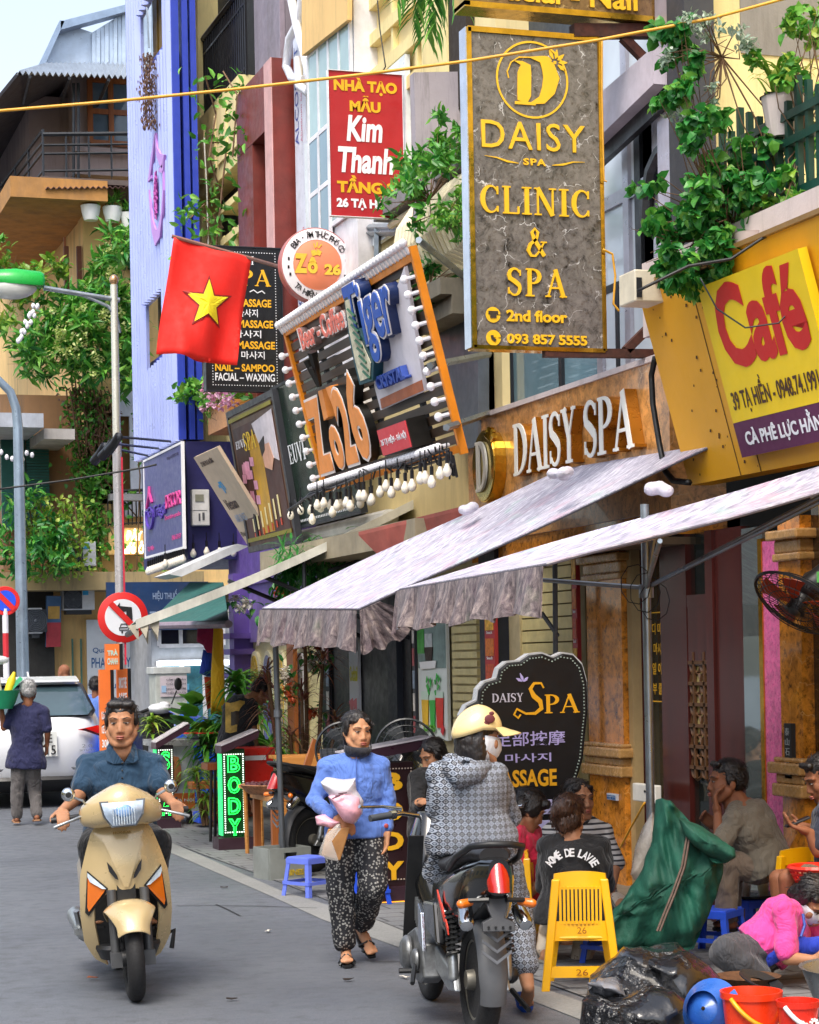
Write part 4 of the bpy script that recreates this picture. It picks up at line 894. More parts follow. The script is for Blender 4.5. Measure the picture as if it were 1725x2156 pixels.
deep(S, 'Beer - Coffee', (S.L(652, 745)[0], S.L(752, 704)[0], S.L(643, 742)[1], S.L(633, 692)[1]), pnk, .06, .02, side=mat('pink_side', '#a88c86', .5))
x0, x1 = S.L(694, 1000)[0], S.L(796, 960)[0]; z0, z1 = S.L(686, 1003)[1], S.L(665, 835)[1]
wd = x1-x0
deep(S, 'Z', (x0, x0+wd*.33, z0, z1), org, .08, .045, .02); deep(S, 'o', (x0+wd*.35, x0+wd*.57, z0, z0+(z1-z0)*.58), org, .08, .045, .02); deep(S, '2', (x0+wd*.58, x0+wd*.82, z0, z1), org, .08, .035, .02); deep(S, '6', (x0+wd*.83, x0+wd*1.1, z0, z1*1+(z1-z0)*.12), org, .08, .035, .02)
g = MB()
for dx, s_ in ((.36, -1), (.52, 1)): g.prism([(x0+wd*(dx), -.0, z1+.02), (x0+wd*(dx+.09), 0, z1+.02), (x0+wd*(dx+.09+s_*.03), 0, z0+(z1-z0)*.68), (x0+wd*(dx+.02+s_*.05), 0, z0+(z1-z0)*.66)], (0, -.08, 0))
g.build('beer_glass', [org], S.o, local=True)
g = MB()
for k_, (dx, dz) in enumerate(((-.02, .5), (.1, .6), (.05, .35))): g.tube([(x0+wd*(.45+dx*.2), -.1, z1+.05), (x0+wd*(.45+dx), -.13, z1+.05+(z1-z0)*dz*.7)], [.02, .05], 6)
g.build('foam_spray', [blk], S.o, local=True)
tp = lambda x, y: ((600+x/2.029)*.69, (700+y/2.029)*.69)
def TPL(pts, y, th, m, nm): return MB().prism([(S.L(*tp(*p))[0], y, S.L(*tp(*p))[1]) for p in pts], (0, -th, 0)).build(nm, m, S.o, local=True)
TPL([(1140, 960), (1180, 1110), (1455, 990), (1330, 220), (1290, 330), (1150, 640)], -.03, .03, lm('ad_white', '#e6e0e6', var=.1), 'ad_panel')
TPL([(1190, 1100), (1452, 985), (1440, 920), (1180, 1040)], -.062, .004, lm('ad_rust', '#b5643a', var=.2), 'ad_base')
TPL([(1015, 410), (1060, 390), (1090, 560), (1200, 800), (1195, 910), (1110, 940), (1075, 800), (1040, 620)], -.03, .12, lm('teal_side', '#20505a', var=.3), 'emblem_body')
TPL([(1025, 420), (1055, 405), (1078, 560), (1185, 800), (1180, 890), (1120, 915), (1088, 790), (1052, 610)], -.152, .006, lm('cream_face', '#d8d2b4', var=.4, vs=9), 'emblem_face')
st = MB()
for k in range(9): y = 470+k*48; x = 1045+k*12; a_, b_ = S.L(*tp(x, y)), S.L(*tp(x+45, y+42)); st.tube([(a_[0], -.16, a_[1]), (b_[0], -.162, b_[1])], .014, 4)
st.build('emblem_stripe', lm('green_stripe', '#2f5d40'), S.o, local=True)
dbl = mat('deep_blue_side', '#0e2a5e', .4); lb_ = lm('tiger_blue', '#2458b8', var=.15)
p0_, p1_, p2_ = S.L(*tp(1090, 720)), S.L(*tp(1345, 560)), S.L(*tp(1080, 370)); bxT = (p0_[0], p1_[0], S.L(*tp(1215, 810))[1], p2_[1]+.1)
text('Tiger', S.o, bxT, dbl, ext=.1, dep=.04, bold=.05, shear=.2, name='letter_body'); text('Tiger', S.o, bxT, wr, ext=.008, dep=.14, bold=.045, shear=.2, name='letter_rim'); text('Tiger', S.o, shrink(bxT, .015), lb_, ext=.008, dep=.15, bold=.015, shear=.2, name='letter_face')
p0_, p1_ = S.L(*tp(1210, 1000)), S.L(*tp(1385, 925)); h1_ = S.L(*tp(1210, 885))[1]-p0_[1]
text('CRYSTAL', S.o, (p0_[0], p1_[0], p0_[1]+.03, p0_[1]+h1_), lm('crystal_blue', '#2a49a0'), ext=.06, dep=.065, bold=.035)
p0_, p1_ = S.L(*tp(1290, 1370)), S.L(*tp(1462, 1290)); z1_ = S.L(*tp(1262, 1210))[1]
MB().box(p0_[0], p1_[0], -.2, -.03, p0_[1], z1_).build('address_box', [lm('address_red', '#e0474f')], S.o, local=True); MB().box(p0_[0]+.01, p1_[0]+.02, -.19, -.02, p0_[1]-.01, z1_+.01).build('address_side', blk, S.o, local=True)
text('26 TẠ HIỆN - HÀ NỘI', S.o, (p0_[0]+.04, p1_[0]-.04, p0_[1]+.07, z1_-.07), WL, dep=.202, bold=.025)
SZ = S
bs = MB()
for a_, b_ in (((882, 505), (1000, 600)), ((905, 770), (1030, 745)), ((940, 900), (1030, 870))): bs.tube([at(*a_, X=5.3), at(*b_, X=6.2)], .03, 5)
tag(bs.build('sign_stay', STEEL), 'thin steel stays behind the light framed beer sign', 'bracket')
S = Sign('fascia_lettering', 'raised white faced brass letters on the stone fascia', 'sign', (XF-.122, (YGa+YGb)/2, 3.3), YGb-YGa, 1., RX, 0, .1)
SD = S
bx_ = (S.L(1106, 1000)[0], S.L(1362, 930)[0], S.L(1110, 1005)[1], S.L(1100, 893)[1])
lx = (bx_[1]-bx_[0])
serif('DAISY', S.o, (bx_[0], bx_[0]+lx*.555, bx_[2], bx_[3]), mat('brass_side', '#b5751d', .3, metal=.6), ext=.09, dep=.0, name='letter_body', gap=.0); serif('DAISY', S.o, (bx_[0], bx_[0]+lx*.555, bx_[2], bx_[3]), lm('letter_white', '#f1efe6'), ext=.008, dep=.093, name='letter_face', gap=.0)
serif('SPA', S.o, (bx_[0]+lx*.62, bx_[1], bx_[2], bx_[3]), mat('brass_side', '#b5751d', .3, metal=.6), ext=.09, dep=.0, name='letter_body', gap=.0); serif('SPA', S.o, (bx_[0]+lx*.62, bx_[1], bx_[2], bx_[3]), lm('letter_white', '#f1efe6'), ext=.008, dep=.093, name='letter_face', gap=.0)
p0_ = S.L(1043, 985); r0 = .27
for k, (yy, th_, m_, r_) in enumerate(((0, .1, BRASS, 1.), (-.1, .01, mat('mirror_gold', '#c9b56a', .08, metal=.9, var=.4, vs=6), .95))): MB().lathe([(r0*r_, 0), (r0*r_, th_)], (p0_[0], yy, p0_[1]), (0, -1, 0), 28).build('roundel', m_, S.o, local=True).scale = (1, 1, 1.12)
o = serif('D', S.o, (p0_[0]-.12, p0_[0]+.13, p0_[1]-.2, p0_[1]+.22), lm('letter_white', '#f1efe6'), ext=.02, dep=.115)
pf = MB()
for k in range(6): t = rad(20+k*26); pf.tube([(p0_[0]+.17+.02*cos(t), -.1, p0_[1]+.2+.02*sin(t)), (p0_[0]+.17+.1*cos(t), -.1, p0_[1]+.2+.12*sin(t))], [.012, .026], 6)
pf.build('flower', BRASS, S.o, local=True)
ang = math.atan2(xb-xt, ztp-zb_); nrm = V((-cos(ang), 0, -sin(ang)))
c0 = V(((xb+xt)/2, yl-1.6, (zb_+ztp)/2))+nrm*.05
S = Sign('cafe_sign', 'yellow café sign with red script and plum band on the amber fascia', 'sign', c0, 3., (ztp-zb_)/cos(ang), RX, ang, .05)
lt_, rb_ = S.L(1478, 604), S.L(1568, 962); x1 = S.L(1692, 530)[0]; pz = S.L(1556, 888)[1]
MB().box(lt_[0], x1, -.03, .03, pz, lt_[1]).build('board', lm('cafe_yellow', '#f6d218'), S.o, local=True); MB().box(lt_[0], x1, -.031, .03, rb_[1], pz-.002).build('band', lm('plum', '#5b1f49'), S.o, local=True)
rd = lm('cafe_red', '#c9221c')
ww_ = x1-lt_[0]; hh_ = lt_[1]-pz
text('Café', S.o, (lt_[0]+ww_*.1, lt_[0]+ww_*.93, pz+hh_*.36, pz+hh_*.97), rd, dep=.033, bold=.035); text('39 TẠ HIỀN - 0948.74.1991', S.o, (lt_[0]+ww_*.055, lt_[0]+ww_*.9, pz+hh_*.05, pz+hh_*.29), lm('umber', '#4a2a1a'), dep=.033, bold=.015)
text('CÀ PHÊ LỰC HẰNG', S.o, (lt_[0]+ww_*.09, lt_[0]+ww_*.9, rb_[1]+(pz-rb_[1])*.2, rb_[1]+(pz-rb_[1])*.9), WL, dep=.034, bold=.03)
c, w_, h_ = sign_between(Xp=XB-.06, tl=(303, 974), br=(386, 1152))
c = (at(303, 974, X=XB-.06)+at(387, 1151, X=XB-.06))/2; zz0, zz1 = at(308, 1172, X=XB-.06).z, at(303, 974, X=XB-.06).z
c.z = (zz0+zz1)/2
S = Sign('decor_sign', 'indigo shop sign with white edge and pink drop emblem', 'sign', c, w_, zz1-zz0, RX, 0, .03, mat('indigo_board', '#4a4a86', .4, var=.06, bump=0), WHT, .03)
pk_, pp_ = lm('sign_pink', '#e2479a'), lm('sign_violet', '#5a3fb0')
S.T('Trégơi', .27, .5, .6, .66, pp_, bold=.01, ext=.02); S.T('DECOR', .6, .44, .98, .58, pk_, bold=.0, ext=.02); S.T('Decoration paradise', .55, .64, .95, .7, pk_, bold=.01)
S.T('0965 624 57', .72, .86, .95, .91, pk_, bold=.02); S.T('Tạ Hiện', .06, .9, .24, .96, pk_, bold=.02); S.T('Trégơi DECOR', .62, .06, .93, .1, lm('dim_violet', '#3a3560'), bold=.02)
S.line([([(.165, .28), (.17, .36), (.235, .46)], [.01, .04, .03]), ([(.165, .28), (.15, .38), (.09, .5)], [.01, .04, .03])], pk_, 'emblem', ext=.03); S.line([(_arc(.165, .58, .1, .14, -20, 200, 14), .035)], pp_, 'emblem', ext=.03); S.line([(_arc(.165, .55, .05, .05, 0, 360, 10), .02), ([(.14, .55), (.19, .55)], .02)], pp_, 'emblem', ext=.02)
def tilted(nm, label, BLp, BRp, TLp, X, m, frame=None, fw=.03, th=.06, cat='sign'):
 b0, b1 = at(*BLp, X=X), at(*BRp, X=X); t_ = at(*TLp, Y=b0.y); an_ = math.atan2(b0.x-t_.x, t_.z-b0.z); h = (t_-b0).length
 z = max(b0.z, b1.z)*0+(b0.z+b1.z)/2
 return Sign(nm, label, cat, V(((b0.x+t_.x)/2, (b0.y+b1.y)/2, z+(t_.z-b0.z)/2)), abs(b0.y-b1.y), h, RX, an_, th, m, frame, fw)
S = tilted('travel_banner', 'beige leaning travel agency banner with dark print', (520, 1150), (545, 1135), (408, 968), 5.95, None)
S.w *= 3.2; S.o.location.y -= .0
MB().box(-S.w*.16, S.w*.5, 0, .04, -S.h/2, S.h/2).build('board', mat('beige_board', '#d3bda4', .6, var=.1, bump=0), S.o, local=True)
br_ = lm('brown_print', '#4a3a34'); S.T('CTY TNHH TM & DL AN DƯƠNG', .42, .06, .75, .12, br_); S.T('Vietnam', .42, .5, .7, .62, br_, bold=.01); S.T('AIRLINES', .45, .68, .72, .76, lm('pale_blue_print', '#a9b6cf')); S.T('Đại lý Hà Nội', .36, .86, .8, .93, br_)
S.line([([(.52, .36), (.58, .36), (.6, .44)], .04), ([(.56, .33), (.62, .33), (.64, .41)], .04)], lm('sky_blue', '#3f9fd6'), 'emblem')
S = tilted('spa_poster', 'spa poster with candles and orchids in a dark frame', (527, 1158), (622, 1121), (482, 887), 5.85, mat('poster_ground', '#5a3a20', .4, var=.5, vs=1.6, bump=0), mat('charcoal_frame', '#34353a', .4), .07)
pg = lm('poster_glow', '#c8982e', var=.4, vs=2.); S.R(.05, .1, .95, .95, lm('poster_brown', '#4a2a22', var=.6, vs=1.3)); S.R(.36, .2, .62, .93, pg, out=.004)
S.poly([(.5, .12), (.95, .08), (.95, .45), (.8, .4), (.6, .3)], lm('poster_white', '#d9cfd4', var=.2), y=-.008); S.poly([(.62, .3), (.8, .3), (.85, .42), (.78, .5), (.64, .46)], lm('skin_print', '#d9a488', var=.15), y=-.011); S.poly([(.6, .28), (.72, .24), (.7, .34), (.62, .38)], lm('hair_print', '#20140f'), y=-.014)
for i in range(14): a_, b_ = .12+random.random()*.28, .3+random.random()*.4; S.line([([(a_-.04, b_), (a_+.04, b_+.01)], .1)], lm('orchid_pink', '#e3a3c0', var=.3), 'orchid_print', y=-.008-.0004*i, ext=.002)
for i in range(7): S.line([([(.2+i*.1, .9-.01*i), (.2+i*.1, .8-.02*i)], .05)], lm('candle_print', '#f6e6a8'), 'candle_print', y=-.014); S.line([([(.2+i*.1, .96-.01*i), (.2+i*.1, .91-.01*i)], .04)], lm('ember_print', '#d0482a'), 'candle_print', y=-.014)
S.line([([(.24, .95), (.24, .78)], .09), ([(.24, .78), (.24, .7)], .06), ([(.24, .7), (.24, .65)], .04)], lm('stone_print', '#171310'), 'stone_print', y=-.016)
S.S('EUVI', .1, .2, .3, .26, WL, dep=.02); S.S('SPA', .28, .16, .55, .3, lm('gold_print', '#e6c21c'), dep=.02); S.R(.02, .02, .98, .05, lm('olive_line', '#8c8420'), out=.02); S.R(.02, .94, .98, .97, lm('olive_line', '#8c8420'), out=.02)
S = tilted('green_spa_panel', 'dark green spa panel with gold script behind the bulbs', (624, 1120), (760, 1062), (574, 833), 5.9, mat('leaf_dark_panel', '#142a1e', .2, var=.6, vs=3, bump=0), DGREY, .03)
S.S('EUVI', .1, .42, .36, .56, WL, dep=.01); S.line([([(.62, .3), (.52, .26), (.44, .36), (.5, .5), (.58, .62), (.5, .76), (.4, .74)], [.02, .06, .1, .14, .12, .06, .03])], lm('gold_print', '#e6c21c'), 'emblem', y=-.01); S.S('PA', .62, .4, .95, .72, lm('gold_print', '#e6c21c'), dep=.01)
dotted(S, [(.03, .03), (.03, .97), (.97, .97)], .06, .012, WL)
YT = 25.95
def roundsign(nm, label, px, py, rp, Y, face):
 c = at(px, py, Y=Y); r = (at(px+rp, py, Y=Y)-c).length; s = Sign(nm, label, 'road sign', c, 2*r, 2*r, 0, 0, .02)
 disc(s, r, .01, .012, lm('sign_red_ring', '#d8221f', var=.03), 'rim'); disc(s, r*.72, -.002, .006, face, 'face'); return s, r
S, r = roundsign('no_left_turn_sign', 'round red and white no left turn sign on the lamp post', 259, 1300, 53, YT, lm('sign_white', '#e9ecf2', var=.03))
S.line([([(.62, .62), (.62, .34), (.42, .34)], .085), ([(.44, .34), (.34, .34)], [.17, .01])], BL_, 'arrow', y=-.012); S.line([([(.25, .22), (.8, .78)], .075)], lm('sign_red_ring', '#d8221f'), 'bar', y=-.018)
S.line([([(.44, .68), (.46, .63), (.56, .63), (.58, .68)], .012), ([(.42, .7), (.6, .7), (.6, .75), (.42, .75), (.42, .7)], .012), ([(.46, .79), (.49, .79)], .03)], BL_, 'car_mark', y=-.012)
S, r = roundsign('no_parking_sign', 'round blue and red no parking sign at the picture edge', 11, 1265, 31, 31., lm('sign_blue', '#1f4fe0', var=.03)); S.line([([(.2, .2), (.8, .8)], .075)], lm('sign_red_ring', '#d8221f'), 'bar', y=-.012)
pm = MB()
for k in range(9): pm.cur = k % 2; pm.lathe([(.045, 0), (.045, .36)], (0, .03, -r-.36*(k+1)+.1), (0, 0, 1), 10)
pm.build('post', [lm('post_white', '#e2e0e4'), lm('post_red', '#c62a35')], S.o, local=True)
c, w_, h_ = sign_between(Yp=YA-.14, tl=(182, 1305), br=(286, 1545)); S = Sign('pharmacy_board', 'white pharmacy board with blue and red print on the ochre wall', 'sign', c, w_, h_, 0, 0, .04, lm('board_white', '#dfe6ee', var=.06))
nb = lm('navy_print', '#1f5f9e'); S.T('Quầy', .12, .23, .5, .3, nb, bold=.01); S.T('PHARMACY', .09, .33, .92, .42, nb, bold=.01); S.T('Thuốc', .3, .52, .8, .6, nb); S.T('L.Eo Năm', .2, .67, .86, .75, lm('red_print2', '#c8404a')); S.T('09 851 ly', .3, .8, .95, .9, nb)
c, w_, h_ = sign_between(Yp=YP-.3, tl=(224, 1226), br=(440, 1325)); S = Sign('blue_banner', 'long blue pharmacy banner under the mossy ledge', 'sign', c, w_, h_, 0, 0, .06, mat('banner_blue', '#163763', .5, var=.1, dirt=.3))
pbl = lm('pale_letters', '#8496b4'); S.T('NHÀ THUỐC PHƯƠNG', .25, .5, .98, .82, pbl, bold=.03); S.T('HIỆU THUỐC TÂN DƯỢC', .45, .15, .98, .4, pbl, bold=.02)
c, w_, h_ = sign_between(Yp=YA-.5, tl=(96, 1255), br=(130, 1362)); S = Sign('faded_menu_board', 'faded blue and red menu board hanging by the air conditioner', 'sign', c, w_, h_, .15, .1, .04, lm('menu_blue', '#4a6f9a', var=.2)); S.R(0, .52, 1, 1, lm('menu_red', '#b8404a', var=.2)); S.R(.1, .2, .9, .45, lm('menu_straw', '#c9a050', var=.3)); S.T('CƠM PHỞ', .1, .6, .9, .7, YL); S.T('BÚN CHẢ', .1, .8, .9, .9, YL)
for k, (tl, br, t_, lab) in enumerate((((209, 1410), (236, 1620), ('COCONUT', 'ICE CREAM', '30K', 'SIZE L'), 'tall orange ice cream board with white words and dark sides'), ((247, 1408), (270, 1500), ('SMOOTHIE', '& JUICE'), 'small orange juice board behind the rider'), ((222, 1356), (252, 1410), ('TRÀ', 'CHANH'), 'orange and white drinks board on top of the stand'))):
 c, w_, h_ = sign_between(Yp=23.2-.2*k, tl=tl, br=br); S = Sign('drinks_board', lab, 'sign', c, w_, h_, 0, 0, .08, lm('board_orange', '#ee7a34', var=.06))
 for i, q_ in enumerate(t_): S.T(q_, .12, .42+i*.14 if k == 0 else .2+i*.35, .88, .5+i*.14 if k == 0 else .45+i*.35, WL if k < 2 else lm('mint_letters', '#bfe0d0'), bold=.03)
 MB().box(S.w/2, S.w/2+.04, 0, .09, -S.h/2, S.h/2).build('board_side', BLK, S.o, local=True)
def lightbox(nm, label, px0, px1, pyb, pyt, t_, face, lmat, Y, roof, slope_px, base=True, lit=False):
 a_, b_ = at(px0, pyb, Y=Y), at(px1, pyb, Y=Y); wd = b_.x-a_.x; z1 = at(px0, pyt, Y=Y).z; c = V(((a_.x+b_.x)/2, Y, 0))
 o = thing(nm, label, 'light box', c); o['_w'] = tuple(c)
 MB().box(-wd/2, wd/2, 0, .15, .1, z1).build('body', face, o, local=True, bev=.006)
 if base: MB().box(-wd/2-.06, wd/2+.06, -.05, .21, 0, .12).build('plinth', mat('plum_wood', '#3a2530', .4), o, local=True)
 rb = MB().prism([(-wd/2-roof[0], -.06, z1-.02+roof[2]), (wd/2+roof[1], -.06, z1+roof[3]), (wd/2+roof[1]+.02, -.06, z1+roof[3]+.07), (-wd/2-roof[0], -.06, z1+.05+roof[2])], (0, .27, 0)).build('roof_slab', mat('plum_slab', '#3b2430', .35), o, local=True)
 rb2 = MB().prism([(-wd/2-roof[0], -.062, z1+.053+roof[2]), (wd/2+roof[1], -.062, z1+roof[3]+.073), (wd/2+roof[1], -.062, z1+roof[3]+.085), (-wd/2-roof[0], -.062, z1+.065+roof[2])], (0, .275, 0)).build('roof_top', mat('lit_slab_top', '#d8d2d8', .2), o, local=True)  # pale sheet paints the light on the dark slab's upper face
 n = len(t_); hh = (z1-.16)/n
 for i, ch in enumerate(t_):
  zt_ = z1-.05-i*hh
  if lit:
   text(ch, o, (-wd*.27, wd*.27, zt_-hh*.86, zt_-hh*.06), lmat, ext=.006, dep=.004, bold=.045); text(ch, o, (-wd*.23, wd*.23, zt_-hh*.82, zt_-hh*.1), face, ext=.003, dep=.012, bold=-.012, name='letter_core')
  else: text(ch, o, (-wd*.24, wd*.24, zt_-hh*.74, zt_-hh*.12), lmat, ext=.006, dep=.004, bold=.045)
 d_ = MB(); xs, zs = wd/2-.02, (z1-.05, .17)
 per = [(-xs, zs[1]), (-xs, zs[0]), (xs, zs[0]), (xs, zs[1]), (-xs, zs[1])]
 for q0, q1 in zip(per, per[1:]):
  L_ = sqrt((q1[0]-q0[0])**2+(q1[1]-q0[1])**2); m_ = int(L_/.022)
  for i in range(m_): x = q0[0]+(q1[0]-q0[0])*i/m_; z = q0[1]+(q1[1]-q0[1])*i/m_; d_.box(x-.005, x+.005, -.008, 0, z-.005, z+.005)
 d_.build('light_dots', mat('white_led', '#f0ffef', .4, emit=1.6, var=0, bump=0) if lit else lm('unlit_dots', '#b9a99a'), o, local=True)
 if lit:
  e_ = MB(); e_.box(-wd/2-.012, -wd/2-.002, .0, .15, .14, z1-.03); e_.build('led_strip', mat('green_led_strip', '#35e07a', .4, emit=.7, var=.6, vs=40, bump=0), o, local=True)
 return o
GLED = mat('green_led', '#22ff50', .4, emit=2.6, var=0, bump=0, k=1.)
face_g = mat('green_lit_face', '#0b3f1c', .3, var=.2, bump=0);
lightbox('light_box', 'green lit body massage light box on the pavement', 471, 519, 1772, 1578, 'BODY', face_g, GLED, 19.6, (.02, .12, -.02, .1), 0, lit=True)
lightbox('light_box', 'dark light box with green lamps behind the rider', 333, 368, 1732, 1570, 'SPA', mat('plum_face', '#33242c', .4), GLED, 22.5, (.02, .16, -.02, .16), 0, lit=True)
lb3 = lightbox('light_box', 'brown body massage box with yellow letters behind the blue jacket woman', 783, 876, 1890, 1606, 'BODY', mat('plum_brown_face', '#2e1a1e', .35), YL, 14.75, (.2, .14, .02, .1), 0)
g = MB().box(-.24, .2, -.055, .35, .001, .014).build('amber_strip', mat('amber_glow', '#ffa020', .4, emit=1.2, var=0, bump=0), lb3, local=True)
YS = 12.75; r8 = lambda x, y: (517.5+x*.42, 1138.5+y*.42)
out = [(1090, 880), (1115, 830), (1165, 805), (1172, 750), (1205, 712), (1262, 695), (1275, 645), (1315, 612), (1378, 606), (1425, 574), (1490, 566), (1545, 588), (1592, 566), (1645, 574), (1690, 622), (1714, 710), (1718, 850), (1702, 1000), (1694, 1090), (1665, 1190), (1640, 1320), (1640, 1480), (1600, 1700), (1540, 1800), (1400, 1830), (1280, 1790), (1220, 1650), (1190, 1450), (1140, 1150), (1100, 1000)]
c = at(*r8(1420, 1800), Y=YS); c.z = 0
S = Sign('foot_sign', 'black foot shaped spa sign with gold and white massage lettering', 'sign', c, 1, 1, 0, 0, .1)
pts = [S.L(*r8(*p)) for p in out]
MB().prism([(x, 0, z) for x, z in pts], (0, .12, 0)).build('board', mat('gloss_black', '#0a0b0f', .45, var=.1, bump=0), S.o, local=True, bev=.012)
MB().prism([(x+.0, .02, z) for x, z in pts], (0, .08, 0)).build('rim', mat('pale_rim', '#b9bcc0', .3), S.o, local=True).scale = (1.012, 1, 1.006)
MB().box(-.3, .3, -.02, .2, 0, .1).build('foot_plate', BLK, S.o, local=True)
cx_, cz_ = sum(p[0] for p in pts)/len(pts), sum(p[1] for p in pts)/len(pts); d_ = MB()
ins = [(cx_+(x-cx_)*.93, cz_+(z-cz_)*.96) for x, z in pts]
for (x0_, z0_), (x1_, z1_) in zip(ins, ins[1:]+ins[:1]):
 m_ = max(1, int(sqrt((x1_-x0_)**2+(z1_-z0_)**2)/.02))
 for i in range(m_): x = x0_+(x1_-x0_)*i/m_; z = z0_+(z1_-z0_)*i/m_; d_.box(x-.004, x+.004, -.006, 0, z-.004, z+.004)
d_.build('light_dots', lm('dim_led', '#9fb0a8'), S.o, local=True)
def ft(t, x0, y0, x1, y1, m, ser=False, **k):
 a_, b_ = S.L(*r8(x0, y1)), S.L(*r8(x1, y0)); return (serif if ser else text)(t, S.o, (a_[0], b_[0], a_[1], b_[1]), m, **k)
lav = lm('lavender_letters', '#b9aee6'); gold2 = lm('gold_letters', '#f2b01c')
ft('DAISY', 1235, 762, 1390, 812, lm('silver_letters', '#c9c6d6'), True, gap=.03); ft('PA', 1498, 765, 1672, 868, gold2, True, gap=.0)
a_ = S.L(*r8(1340, 890)); b_ = S.L(*r8(1495, 710)); X_ = lambda u: a_[0]+(b_[0]-a_[0])*u; Z_ = lambda v: a_[1]+(b_[1]-a_[1])*v
mb = strokes([([(X_(.98), Z_(.84)), (X_(.9), Z_(.98)), (X_(.68), Z_(.98)), (X_(.56), Z_(.82)), (X_(.66), Z_(.62)), (X_(.86), Z_(.46)), (X_(.9), Z_(.26)), (X_(.7), Z_(.12)), (X_(.4), Z_(.12)), (X_(.12), Z_(.26)), (X_(.03), Z_(.1)), (X_(.16), Z_(.0)), (X_(.24), Z_(.1))], [.01, .014, .018, .026, .034, .034, .028, .02, .014, .014, .014, .014, .01])], .004)
mb.v = [V((q_.x, -.004-q_.z, q_.y)) for q_ in mb.v]; mb.build('lettering', gold2, S.o, local=True)
pt = []
for t_ in ((1355, 690, 1385, 705), (1375, 665, 1392, 706), (1414, 684, 1394, 706)):
 q0, q1 = S.L(*r8(t_[0], t_[1])), S.L(*r8(t_[2], t_[3])); pt.append(([q0, ((q0[0]+q1[0])/2, (q0[1]+q1[1])/2), q1], [.004, .02, .006]))
mb = strokes(pt, .004); mb.v = [V((q_.x, -.003-q_.z, q_.y)) for q_ in mb.v]; mb.build('petal', lav, S.o, local=True)
ft('足部按摩', 1245, 950, 1600, 1035, lav, bold=.008); ft('마사지', 1300, 1062, 1530, 1115, lav, bold=.01); ft('MASSAGE', 1225, 1142, 1558, 1242, gold2, bold=.03)
for y in (1297, 1400):
 q0, q1 = S.L(*r8(1430, y+78)), S.L(*r8(1536, y)); MB().box(q0[0], q1[0], -.008, 0, q0[1], q1[1]).build('pale_panel', lm('lavender_panel', '#c9c4ee'), S.o, local=True, bev=.003)
def wallpanel(nm, label, tl, br, m, X=XF-.08, cat='poster'):
 c, w_, h_ = sign_between(Xp=X, tl=tl, br=br); c.z = (at(*tl, X=X).z+at(*br, X=X).z)/2; return Sign(nm, label, cat, c, w_, h_, RX, 0, .03, m)
S = wallpanel('juice_panel', 'tall panel with a coffee grinder above three glasses of juice', (879, 1300), (944, 1560), lm('pale_print', '#dfe6e2', var=.06))
S.R(.02, .04, .98, .42, lm('grey_green_print', '#7d9490', var=.35, vs=4)); S.R(.02, .04, .26, .3, lm('grass_print', '#3f9a3a', var=.4, vs=8), out=.008)
S.poly([(.3, .14), (.55, .14), (.55, .25), (.3, .25)], lm('steel_print', '#b9c0c2', var=.3, vs=10), y=-.01); S.poly([(.28, .25), (.58, .25), (.54, .36), (.32, .36)], lm('dark_print', '#2b1a14'), y=-.012); S.poly([(.1, .37), (.7, .36), (.66, .42), (.14, .43)], lm('cup_print', '#f2f2f2'), y=-.014)
for i, (a_, b_, cc) in enumerate(((.14, .38, '#f2c22c'), (.42, .62, '#3fb84a'), (.64, .9, '#e03a2c'))):
 S.poly([(a_, .68-.02*(i == 2)), (b_, .68-.02*(i == 2)), (b_-.03, .9), (a_+.03, .9)], lm('juice_print%d' % i, cc, var=.15), name='juice_glass', y=-.01); S.poly([(a_, .61), (b_, .61), (b_, .68-.02*(i == 2)), (a_, .68-.02*(i == 2))], lm('glass_print', '#cfe6d6'), name='juice_glass', y=-.01)
for i in range(12): x, y = .3+.5*random.random(), .5+.14*random.random(); S.line([([(x, y), (x+.12*(random.random()-.5), y-.04)], [.02, .05])], lm('mint_print', '#2fae3c', var=.3), 'mint_print', y=-.013-.0005*i)
for x in (.3, .48, .56): S.line([(_arc(x, .91, .07, .02, 0, 360, 10), .02)], lm('kiwi_print', '#5fae2c'), 'fruit_print', y=-.016)
S.line([([(.84, .9), (.92, .93)], .08)], lm('strawberry_print', '#d8323a'), 'fruit_print', y=-.016)
fm = [lm('fries_print', '#e6b040', var=.4, vs=25), lm('wings_print', '#d0752c', var=.4, vs=25), lm('sausage_print', '#c4502c', var=.4, vs=25)]
for k, (tl, br, lab) in enumerate((((1020, 1285), (1045, 1500), 'red menu strip of fried snacks beside the vented shutter'), ((1203, 1170), (1218, 1420), 'narrow red menu strip beside the roller shutter'))):
 S = wallpanel('menu_strip', lab, tl, br, lm('menu_crimson', '#b3343a', var=.1), X=XF-.16 if k == 0 else XF-.06)
 for i in range(4): S.R(.1, .03+i*.25, .9, .2+i*.25, fm[i % 3], name='food_photo')
 for i in range(4): S.T('Snack', .2, .205+i*.25, .8, .235+i*.25, WL)
for k, (tl, br, lab) in enumerate((((684, 1300), (696, 1560), 'strip of small drink photos at the orange door'), ((867, 1310), (877, 1560), 'strip of small food photos beside the juice panel'))):
 S = wallpanel('photo_strip', lab, tl, br, lm('strip_dark', '#3a3d44', var=.1), X=XF-.1)
 for i in range(5): S.R(.15, .03+i*.19, .9, .18+i*.19, [lm('photo_pale', '#d8d2cc', var=.3, vs=20), lm('photo_rose', '#a8555a', var=.4, vs=20), lm('photo_blue', '#8fa0b4', var=.3, vs=20)][i % 3], name='food_photo')
